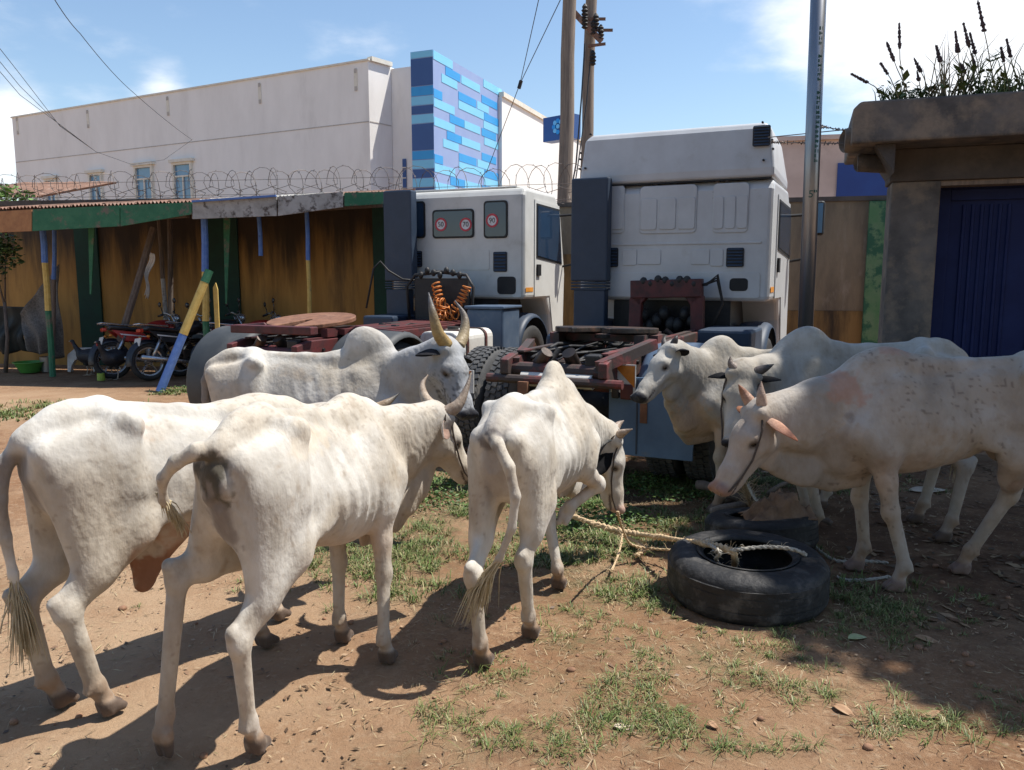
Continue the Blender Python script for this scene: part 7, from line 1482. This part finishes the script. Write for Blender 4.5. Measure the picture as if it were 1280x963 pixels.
motorbike(gy_(268, 13.5), 55, 'black motorbike between the shed post and the red one', M_BKBLK)

# ------------------------------------------------------------------ fowl and household things at the left
M_FOWL = mat('black_feather', (0.012, 0.013, 0.018), (0.03, 0.032, 0.04), rough=0.6, scale=30, bump=0.5, bscale=50); M_BONE = mat('fowl_leg', (0.4, 0.33, 0.25), rough=0.7); M_WATTLE = mat('wattle', (0.35, 0.05, 0.04), rough=0.6)
def fowl(loc, heading, label, s_=1.0):
    f = Field((-0.35, -0.2, 0.0), (0.36, 0.2, 0.62), 0.014); f.ball((0, 0, 0.30), (0.19, 0.12, 0.12), 0.03); f.ball((-0.08, 0, 0.33), (0.17, 0.11, 0.09), 0.04); f.cone((-0.18, 0, 0.33), (-0.31, 0, 0.30), 0.06, 0.035, 0.05, sq=((0, 0, 1), 1.6)); f.cone((0.13, 0, 0.33), (0.22, 0, 0.46), 0.06, 0.03, 0.05); f.cone((0.22, 0, 0.46), (0.25, 0, 0.53), 0.03, 0.024, 0.02); f.ball((0.265, 0, 0.545), (0.036, 0.026, 0.027), 0.015)
    for sg in (1, -1): f.ball((-0.04, sg * 0.10, 0.31), (0.17, 0.035, 0.075), 0.02); f.cone((0.01, sg * 0.05, 0.24), (0.02, sg * 0.055, 0.16), 0.045, 0.02, 0.02)
    V, Q = f.surface(); V = smooth_verts(V, Q, 1); root = empty('turkey', loc, math.pi / 2 - math.radians(heading), label, 'turkey', 'dark fowl by the shed'); root.scale = (s_, s_, s_); link('body', color_mesh('body', V, Q, None), M_FOWL, root)
    for sg in (1, -1):
        mb = MB(); mb.tube([(0.02, sg * 0.055, 0.18), (0.0, sg * 0.055, 0.09), (0.02, sg * 0.055, 0.012)], 0.009, 7)
        for a in (-0.5, 0, 0.5, 3.14): mb.tube([(0.02, sg * 0.055, 0.012), (0.02 + 0.06 * math.cos(a), sg * 0.055 + 0.06 * math.sin(a), 0.006)], [0.007, 0.003], 5)
        mb.build('leg', M_BONE, root)
    mb = MB(); mb.tube([(0.295, 0, 0.545), (0.325, 0, 0.535)], [0.012, 0.002], 7); mb.build('beak', M_BONE, root); mb = MB(); mb.ball((0.275, 0, 0.512), (0.014, 0.01, 0.024), 8, 6); mb.build('wattle', M_WATTLE, root, smooth=True); return root
gq = Vector(gy_(136, 12.75)); fowl((gq.x, gq.y, 0), 200, 'plump black turkey pecking at a green scrap', 1.15); gq = Vector(gy_(104, 13.3)); fowl((gq.x, gq.y, 0), 275, 'dark turkey standing before the white arched panel', 1.05)
mb = MB(); gq = Vector(gy_(106, 13.75)); arch = [(-0.36, 0.0), (-0.36, 0.30), (-0.22, 0.42), (0.1, 0.42), (0.48, 0.36), (0.50, 0.32), (0.16, 0.30), (0.10, 0.0), (0.06, 0.0), (0.05, 0.16), (-0.02, 0.24), (-0.12, 0.26), (-0.24, 0.2), (-0.29, 0.1), (-0.30, 0.0)]
mb.prism(arch, 0.10, (0, 0, 0), (1, 0, 0), (0, 0, 1)); o = mb.build('arched_panel', M_WHITEP, bevel=0.012); o.location = (gq.x, gq.y, 0); o.rotation_euler = (math.radians(-8), 0, 0.1); tag(o, 'cracked white arched plastic panel propped on the ground behind the turkeys', 'panel')
mb = MB(); gq = Vector(gy_(135, 12.7)); mb.lathe([(0.03, 0.0), (0.06, 0.005), (0.055, 0.12), (0.045, 0.12)], 14, (0, 0, 0)); o = mb.build('plastic_cup', mat('lime_plastic', (0.30, 0.42, 0.06), rough=0.5)); o.location = (gq.x - 0.17, gq.y - 0.1, 0.0); tag(o, 'lime green plastic cup in front of the black turkey', 'cup')
mb = MB(); gq = Vector(gy_(28, 13.7)); mb.lathe([(0.01, 0.004), (0.15, 0.004), (0.24, 0.17), (0.262, 0.175), (0.262, 0.185), (0.232, 0.185), (0.14, 0.02), (0.01, 0.02)], 26, (0, 0, 0)); o = mb.build('plastic_basin', mat('green_plastic', (0.09, 0.30, 0.05), (0.07, 0.25, 0.05), rough=0.45), auto=40); o.location = (gq.x, gq.y, 0); tag(o, 'bright green plastic basin on the ground at the shed', 'basin')
mb = MB(); gq = Vector(gy_(51, 13.8)); mb.lathe([(0.01, 0.003), (0.11, 0.003), (0.12, 0.26), (0.11, 0.26), (0.10, 0.02), (0.01, 0.02)], 20, (0, 0, 0)); o = mb.build('metal_bucket', M_GALV, auto=40); o.location = (gq.x, gq.y, 0); tag(o, 'small grey metal bucket beside the green basin', 'bucket')
def hang(name, pts, d, m, label, cat, seed, fold=0.06):
    """hanging cloth between pixel corners tl, tr, br, bl"""
    n = 22; P_ = [D(*p, d) for p in pts]; o0 = P_[3].copy(); V = []; Q = []
    for i in range(n + 1):
        for j in range(n + 1):
            u, v = i / n, j / n; p = P_[0].lerp(P_[1], u).lerp(P_[3].lerp(P_[2], u), v); p = p + Vector((0.03 * math.sin(v * 9 + seed), fold * math.sin(u * 17 + 2 * math.sin(v * 3 + seed)) * (0.3 + v) + 0.04 * math.sin(v * 7), 0.03 * math.sin(u * 11 + seed) * v)); V.append(p - o0)
    for i in range(n):
        for j in range(n): a = i * (n + 1) + j; Q.append((a, a + 1, a + n + 2, a + n + 1))
    o = link(name, color_mesh(name, np.array([tuple(v) for v in V]), np.array(Q), None), m); md = o.modifiers.new('thickness', 'SOLIDIFY'); md.thickness = 0.004; o.location = o0; return tag(o, label, cat)
M_NET = mat('grey_net', (0.16, 0.155, 0.145), (0.09, 0.085, 0.08), rough=0.95, scale=40, bump=0.5, c3=(0.24, 0.22, 0.2), s3=8); M_TARP = mat('dark_tarp', (0.016, 0.022, 0.022), (0.03, 0.036, 0.034), rough=0.6, scale=5)
hang('grey_netting', ((22, 392), (72, 330), (80, 448), (38, 440)), 13.5, M_NET, 'grey netting draped from the shed post to the ground', 'netting', 2); hang('dark_tarpaulin', ((-30, 382), (32, 384), (36, 440), (-30, 442)), 13.9, M_TARP, 'dark tarpaulin hanging against the ochre wall', 'tarpaulin', 5)
hang('white_cloth_strips', ((184, 315), (192, 318), (184, 372), (181, 371)), 13.6, M_SWHT, 'torn white strips hanging from the shed rafters', 'cloth', 7, 0.02)

# ------------------------------------------------------------------ leaves, trees, weeds
def leaf_cloud(blobs, n, size, seed, cols, thin=0.5, flat=0.35, clump=0.0):
    """n leaf-sized bent faces spread through ellipsoids [(centre, radii)], denser in random clumps"""
    rg = np.random.RandomState(seed); w = np.array([r[0] * r[1] * r[2] for _, r in blobs]); w = w / w.sum(); V = []; C = []; tot = 0; out_p = []
    while tot < n:
        k = rg.choice(len(blobs), 4 * n, p=w); q = rg.normal(size=(4 * n, 3)); q /= np.linalg.norm(q, axis=1)[:, None]; q *= rg.rand(4 * n, 1) ** 0.42; c = np.array([b[0] for b in blobs])[k]; r = np.array([b[1] for b in blobs])[k]; p = c + q * r
        keep = fbm(p, clump or 1.1, 3, seed) > thin - 0.25 * rg.rand(4 * n) ; p = p[keep]; out_p.append(p); tot += len(p)
    p = np.concatenate(out_p)[:n]; a = rg.normal(size=(n, 3)); a /= np.linalg.norm(a, axis=1)[:, None]; a[:, 2] *= flat; b = np.cross(a, rg.normal(size=(n, 3))); b /= np.linalg.norm(b, axis=1)[:, None]; s_ = size * (0.6 + 0.8 * rg.rand(n, 1)); a = a * s_; b = b * s_ * 0.45; nn = np.cross(a, b); nn /= np.linalg.norm(nn, axis=1)[:, None] + 1e-9; nn = nn * s_ * 0.12
    V = np.stack([p - a, p + b - nn, p + a, p - b - nn, p + nn * 0.5], 1).reshape(-1, 3); i = np.arange(n)[:, None] * 5; Q = np.concatenate([i + [0, 1, 4], i + [1, 2, 4], i + [2, 3, 4], i + [3, 0, 4]]); cc = np.array(cols)[rg.randint(0, len(cols), n)] * (0.75 + 0.5 * rg.rand(n, 1)); return V, Q, np.repeat(cc, 5, axis=0)
M_LEAF = mat('foliage', (1, 1, 1), (0.8, 0.85, 0.75), rough=0.55, scale=3, attr=True, spec=0.35)
LG = [(0.045, 0.085, 0.02), (0.06, 0.11, 0.028), (0.035, 0.065, 0.018), (0.075, 0.12, 0.03)]
def limb_tree(name, base, forks, blobs, n, size, seed, label, r0=0.2, thin=0.5, cat='tree', cols=LG):
    root = empty(name, base, 0, label, cat); mb = MB(); top = Vector(forks[0]); mb.tube([Vector((0, 0, -0.1)), top * 0.5 + Vector((0.08, -0.05, 0)), top], [r0 * 1.25, r0, r0 * 0.85], 12); random.seed(seed)
    for (c, r) in blobs:
        e = Vector(c) - Vector(base); m_ = top.lerp(e, 0.5) + Vector((random.uniform(-0.3, 0.3), random.uniform(-0.3, 0.3), 0.2)); mb.tube([top - Vector((0, 0, 0.1)), m_, e], [r0 * 0.6, r0 * 0.36, r0 * 0.12], 8)
        for k in range(6): d = Vector((random.uniform(-1, 1), random.uniform(-1, 1), random.uniform(-0.6, 0.8))); mb.tube([m_.lerp(e, random.random()), e + Vector((d.x * r[0], d.y * r[1], d.z * r[2])) * 0.8], [r0 * 0.14, 0.008], 5)
    mb.build('trunk', M_WOOD, root, smooth=True); V, Q, C = leaf_cloud([(tuple(Vector(c) - Vector(base)), r) for c, r in blobs], n, size, seed, cols, thin); me = color_mesh('crown', V, Q, C); link('crown', me, M_LEAF, root); return root
# the shade tree stands outside the frame beyond the gateway and throws its dappled shade over the right-hand cattle
limb_tree('shade_tree', (8.3, 7.6, 0), [(-0.3, -0.5, 4.6)], [((7.0, 5.2, 7.0), (2.3, 2.2, 1.5)), ((6.7, 7.4, 7.3), (1.9, 1.7, 1.3)), ((8.8, 6.4, 7.8), (2.0, 2.2, 1.5)), ((7.3, 3.9, 6.6), (2.0, 1.5, 1.2))], 38000, 0.12, 5, 'leafy shade tree growing beyond the concrete gateway', 0.22, 0.42)
# added unseen trees behind the camera that keep the open sky off the shaded faces
for k, (x, y, r) in enumerate(((-7.0, -7.5, 3.2), (0.5, -9.0, 3.6), (8.0, -6.5, 3.3))):
    limb_tree('sky_blocker_tree', (x, y, 0), [(0.2, 0.1, 3.0)], [((x, y, 5.0), (r, r, 2.6)), ((x + 1.6, y - 0.6, 6.2), (r * 0.7, r * 0.7, 2.2)), ((x - 1.5, y + 0.5, 4.2), (r * 0.8, r * 0.7, 2.2))], 5500, 0.30, 40 + k, ('added unseen tree behind the camera on the left, blocking sky light', 'added unseen tree straight behind the camera, blocking sky light', 'added unseen tree behind the camera on the right, blocking sky light')[k], 0.28, 0.40)
g = D(12, 262, 21.5); limb_tree('green_bush', (g.x, 21.5, 0), [(0, 0, 2.2)], [((g.x, 21.5, 3.45), (0.75, 0.7, 0.6)), ((g.x - 0.7, 21.6, 3.2), (0.7, 0.7, 0.6))], 1500, 0.09, 6, 'bright green bush showing above the rusty roof', 0.08, 0.35, 'bush', [(0.10, 0.19, 0.04), (0.14, 0.24, 0.05), (0.08, 0.15, 0.03)])
g = D(8, 312, 13.6); limb_tree('leafy_shrub', (g.x - 0.3, 13.75, 0), [(0.1, 0, 1.2)], [((g.x, 13.6, g.z), (0.28, 0.2, 0.36)), ((g.x - 0.35, 13.7, g.z - 0.2), (0.3, 0.2, 0.4))], 700, 0.05, 8, 'dark leafy shrub growing under the shed eave', 0.03, 0.35, 'shrub')
M_SEED = mat('seed_head', (0.10, 0.07, 0.075), (0.06, 0.045, 0.05), rough=0.8); M_STEM = mat('dry_stem', (0.22, 0.19, 0.11), (0.13, 0.13, 0.07), rough=0.8); M_GRASSB = mat('weed_blade', (0.07, 0.12, 0.03), (0.11, 0.14, 0.045), rough=0.6)
GM = Matrix.Translation(g0) @ Matrix.Rotation(math.radians(-20), 4, 'Z')
def slab_pt(px, inset):
    a = g0 + gn * (0.5 - inset); u = on_line(px, a, ge); p = a + ge * u; return Vector((p.x, p.y, zs1 + 0.018))
def weed(px, y0, y1, lean, label, spike=True, leaves=10, seed=0, dep=6.55):
    random.seed(seed); b = slab_pt(px, dep); tp = D(px + lean, y1, b.y); root = empty('roof_weed', b, 0, label, 'weed', 'weeds on the slab roof'); e = tp - b; mb = MB(); md = e * 0.5 + Vector((0.03 * random.uniform(-1, 1), 0, 0.02)); mb.tube([Vector((0, 0, -0.02)), md, e], [0.005, 0.004, 0.002], 6); mb.build('stem', M_STEM, root)
    if spike:
        mb = MB(); L_ = e.length; n = max(7, int(L_ * 0.5 / 0.022))
        for k in range(n):
            t = 0.66 + 0.34 * k / n; p = md.lerp(e, (t - 0.5) * 2); w = 0.015 * (1 - 0.5 * (k / n)) * random.uniform(0.55, 1.25)
            for a in range(4): an = a * 1.57 + k * 0.8; mb.ball(p + Vector((math.cos(an) * w * 0.7, math.sin(an) * w * 0.7, 0)), (w * 0.62, w * 0.62, 0.011), 5, 4)
        mb.build('seed_head', M_SEED, root)
    lv = MB()
    for k in range(leaves):
        a = random.uniform(0, 6.28); h_ = random.uniform(0.0, 0.45) * e.length; p = e * (h_ / e.length) * 0.9; d = Vector((math.cos(a), math.sin(a) * 0.6, random.uniform(0.1, 0.9))).normalized(); L_ = random.uniform(0.05, 0.11); s_ = d.cross(Vector((0, 0, 1))).normalized() * L_ * 0.3; q = p + d * L_; m_ = p + d * L_ * 0.5; lv.add([p, m_ + s_, q, m_ - s_, m_ + Vector((0, 0, 0.012))], [(0, 1, 4), (1, 2, 4), (2, 3, 4), (3, 0, 4)])
    if leaves: lv.build('leaves', M_GRASSB, root)
    return root
wl_ = [(1112, 112, 78, -12), (1120, 112, 28, 4), (1128, 112, 52, -20), (1108, 108, 92, -45), (1152, 110, 72, -10), (1168, 108, 56, 2), (1190, 107, 38, 4), (1205, 107, 28, -1), (1212, 107, 40, 0), (1216, 107, 66, -2), (1228, 106, 0, -6), (1245, 106, 58, 6), (1200, 108, 78, 0), (1262, 105, 48, -4), (1140, 110, 88, 6)]
for k, (px, y0, y1, ln) in enumerate(wl_): weed(px, y0, y1, ln, {3: 'weed whose dark spike leans almost flat over the slab edge', 10: 'tallest weed on the slab, its dark spike high above the rest', 2: 'slanting weed spike beside the flat-leaning one on the slab'}.get(k, 'weed with dark upright seed spike growing on the concrete slab'), True, 9 if k % 2 == 0 else 4, 30 + k, 0.06 + 0.05 * (k % 5))
for k, px in enumerate((1100, 1116, 1135, 1158, 1180, 1196, 1222, 1236, 1250, 1268)):
    random.seed(60 + k); dep = random.uniform(0.08, 0.4); b = slab_pt(px, dep); mb = MB()
    for j in range(26):
        a = random.uniform(0, 6.28); L_ = random.uniform(0.10, 0.62 if k in (3, 4, 5, 8) else 0.24); d = Vector((math.cos(a) * 0.4, math.sin(a) * 0.3, 1)); o_2 = Vector((random.uniform(-0.1, 0.1), random.uniform(-0.06, 0.1), 0)); w = Vector((0.004, 0, 0)); m_ = o_2 + d * L_ * 0.55; t_ = o_2 + d * L_ * 0.8 + Vector((math.cos(a), math.sin(a), 0.3)) * L_ * 0.25; mb.add([o_2 - w * 1.3, o_2 + w * 1.3, m_ + w, t_, m_ - w], [(0, 1, 2, 4), (4, 2, 3)])
    for j in range(20):
        a = random.uniform(0, 6.28); p = Vector((random.uniform(-0.12, 0.12), random.uniform(-0.05, 0.12), random.uniform(0.02, 0.15))); d = Vector((math.cos(a), math.sin(a), random.uniform(-0.2, 0.6))) * random.uniform(0.03, 0.055); s_ = d.cross(Vector((0, 0, 1))).normalized() * 0.018; mb.add([p, p + d * 0.5 + s_, p + d, p + d * 0.5 - s_], [(0, 1, 2, 3)])
    o = mb.build('grass_tuft', M_GRASSB if k not in (3, 4) else M_STEM); o.location = b; tag(o, 'green weedy tuft rooted on the concrete slab' if k not in (3, 4) else 'dry brown tuft rooted on the concrete slab', 'tuft', 'tufts on the slab roof')

# ------------------------------------------------------------------ grass, ground cover and fine litter: too many to count
def blades(n, seed, region, colf, hgt, wid, dens=True, lean=0.6, per=16, spread=0.022):
    """tufts of bent blades, thickest where the grass patches are"""
    rg = np.random.RandomState(seed); nt = max(1, n // per); x = rg.uniform(region[0], region[1], nt * 8); y = rg.uniform(region[2], region[3], nt * 8); q = np.stack([x, y, np.zeros_like(x)], 1)
    d = np.clip(grass_density(x, y), 0, 1.5) * sstep(0.38, 0.60, fbm(q, 3.5, 3, seed)); k = rg.rand(len(x)) < d * 0.8; x, y = x[k][:nt], y[k][:nt]; m = len(x) * per
    x = np.repeat(x, per); y = np.repeat(y, per); ts = np.repeat(0.55 + 0.9 * rg.rand(m // per) ** 2, per); a = rg.rand(m) * 6.283; ro = spread * ts * np.abs(rg.normal(size=m)); x = x + np.cos(a) * ro; y = y + np.sin(a) * ro; q = np.stack([x, y, np.zeros(m)], 1); z = ground_z(q) * sstep(16, 8, np.hypot(x, y - 4)) - 0.014; b = np.stack([x, y, z], 1)
    a = a + rg.normal(size=m) * 0.6; h = hgt * ts * (0.5 + rg.rand(m)); w = wid * (0.6 + 0.8 * rg.rand(m)); ln = lean * (0.25 + 0.9 * rg.rand(m)); dx, dy = np.cos(a), np.sin(a); s_ = np.stack([-dy * w, dx * w, np.zeros(m)], 1); mid = b + np.stack([dx * h * ln * 0.45, dy * h * ln * 0.45, h * 0.55], 1); tip = b + np.stack([dx * h * ln * 1.25, dy * h * ln * 1.25, h * np.maximum(0.2, 0.85 - 0.5 * ln)], 1)
    V = np.stack([b - s_, b + s_, mid + s_ * 0.8, mid - s_ * 0.8, tip], 1).reshape(-1, 3); i = np.arange(m)[:, None] * 5; Q = np.concatenate([i + [0, 1, 2], i + [0, 2, 3], i + [3, 2, 4]]); C = np.repeat(colf(rg, m), 5, axis=0); return V, Q, C
def pick(cols):
    c = np.array(cols); return lambda rg, m: c[rg.randint(0, len(c), m)] * (0.7 + 0.6 * rg.rand(m, 1))
GREENS = [(0.10, 0.145, 0.035), (0.14, 0.18, 0.05), (0.18, 0.20, 0.07), (0.075, 0.11, 0.03), (0.30, 0.25, 0.13)]; STRAWS = [(0.40, 0.30, 0.17), (0.30, 0.21, 0.12), (0.48, 0.38, 0.24), (0.20, 0.14, 0.08)]
parts_ = [blades(30000, 1, (-2.2, 3.4, 2.0, 3.9), pick(GREENS), 0.036, 0.0016, True, 1.3, 18), blades(34000, 3, (-2.2, 3.4, 3.9, 7.6), pick(GREENS), 0.050, 0.0024, True, 1.1, 16, 0.03), blades(5000, 2, (-7, -3, 8.0, 11.8), pick(GREENS), 0.06, 0.006, True, 0.9, 10, 0.05)]
off_, VV, QQ, CC = 0, [], [], []
for (V, Q, C) in parts_: VV.append(V); QQ.append(Q + off_); CC.append(C); off_ += len(V)
o = link('grass', color_mesh('grass', np.concatenate(VV), np.concatenate(QQ), np.concatenate(CC)), M_LEAF); tag(o, 'sparse patchy green grass on the red soil', 'grass', kind='stuff')
def flat_bits(n, seed, region, cols, L_, W_, dens=None):
    rg = np.random.RandomState(seed); x = rg.uniform(region[0], region[1], n * 3); y = rg.uniform(region[2], region[3], n * 3); q = np.stack([x, y, np.zeros_like(x)], 1); k = rg.rand(len(x)) < sstep(0.35, 0.65, fbm(q, 2.2, 3, seed)) * (1 if dens is None else dens(x, y)); x, y, q = x[k][:n], y[k][:n], q[k][:n]; m = len(x); z = ground_z(q) * sstep(16, 8, np.hypot(x, y - 4)) - 0.012
    c = np.stack([x, y, z + 0.004 + 0.006 * rg.rand(m)], 1); a = rg.rand(m) * 6.283; l = L_ * (0.4 + rg.rand(m) ** 2 * 1.4); w = W_ * (0.5 + rg.rand(m)); tz = rg.normal(size=m) * 0.25; A_ = np.stack([np.cos(a) * l, np.sin(a) * l, tz * l * 0.4], 1); B_ = np.stack([-np.sin(a) * w, np.cos(a) * w, rg.normal(size=m) * 0.3 * w], 1)
    V = np.stack([c - A_, c + B_, c + A_, c - B_], 1).reshape(-1, 3); i = np.arange(m)[:, None] * 4; return V, np.concatenate([i + [0, 1, 2], i + [0, 2, 3]]), np.repeat(np.array(cols)[rg.randint(0, len(cols), m)] * (0.7 + 0.6 * rg.rand(m, 1)), 4, axis=0)
shade_d = lambda x, y: np.clip(0.15 + sstep(0.6, 2.2, x) * sstep(2.5, 4.0, y), 0, 1)
bits = [flat_bits(15000, 11, (-3.2, 3.6, 1.9, 7.5), STRAWS, 0.022, 0.0014), flat_bits(4500, 12, (-3, 4, 1.9, 8), [(0.10, 0.06, 0.035), (0.22, 0.13, 0.08), (0.36, 0.24, 0.15)], 0.012, 0.006), flat_bits(1500, 13, (0.4, 4.2, 3.6, 7.5), [(0.16, 0.09, 0.05), (0.30, 0.20, 0.12), (0.10, 0.07, 0.045)], 0.035, 0.014, shade_d), blades(9000, 14, (-2.5, 3.2, 2.0, 6.5), pick(STRAWS), 0.028, 0.0013, True, 1.6, 9, 0.05)]
off_, VV, QQ, CC = 0, [], [], []
for (V, Q, C) in bits: VV.append(V); QQ.append(Q + off_); CC.append(C); off_ += len(V)
o = link('ground_litter', color_mesh('ground_litter', np.concatenate(VV), np.concatenate(QQ), np.concatenate(CC)), M_LEAF); tag(o, 'dry straw, leaf bits and chaff strewn over the soil', 'litter', kind='stuff')
# broad-leaved ground cover by the truck
rg = np.random.RandomState(5); bl = [((c[0], c[1], 0.03), (r[0] * 0.9, r[1] * 0.9, 0.05)) for (c, r, a) in GRASS if a >= 1.1 and c[1] > 4.3]
V, Q, C = leaf_cloud(bl, 5200, 0.017, 9, [(0.05, 0.10, 0.025), (0.075, 0.14, 0.03), (0.11, 0.17, 0.045)], 0.5, 0.4, 2.5); V[:, 2] = np.abs(V[:, 2]) + 0.0
o = link('ground_cover', color_mesh('ground_cover', V, Q, C), M_LEAF); tag(o, 'low broad-leaved green ground cover near the truck', 'ground cover', kind='stuff')
# pebbles and clods
mb = MB(); random.seed(14)
for k in range(420):
    x, y = random.uniform(-2.8, 3.0), random.uniform(1.9, 6.0); r = 0.004 + 0.016 * random.random() ** 3; mb.ball((x, y, ground_at(x, y) + r * 0.3), (r * random.uniform(0.8, 1.4), r * random.uniform(0.8, 1.3), r * 0.7), 6, 4, Matrix.Rotation(random.random() * 6, 3, 'Z'))
o = mb.build('soil_clods', mat('clod', (0.30, 0.165, 0.095), (0.19, 0.10, 0.06), rough=0.95, scale=30), smooth=True); tag(o, 'small soil clods and pebbles scattered on the ground', 'clods', kind='stuff')
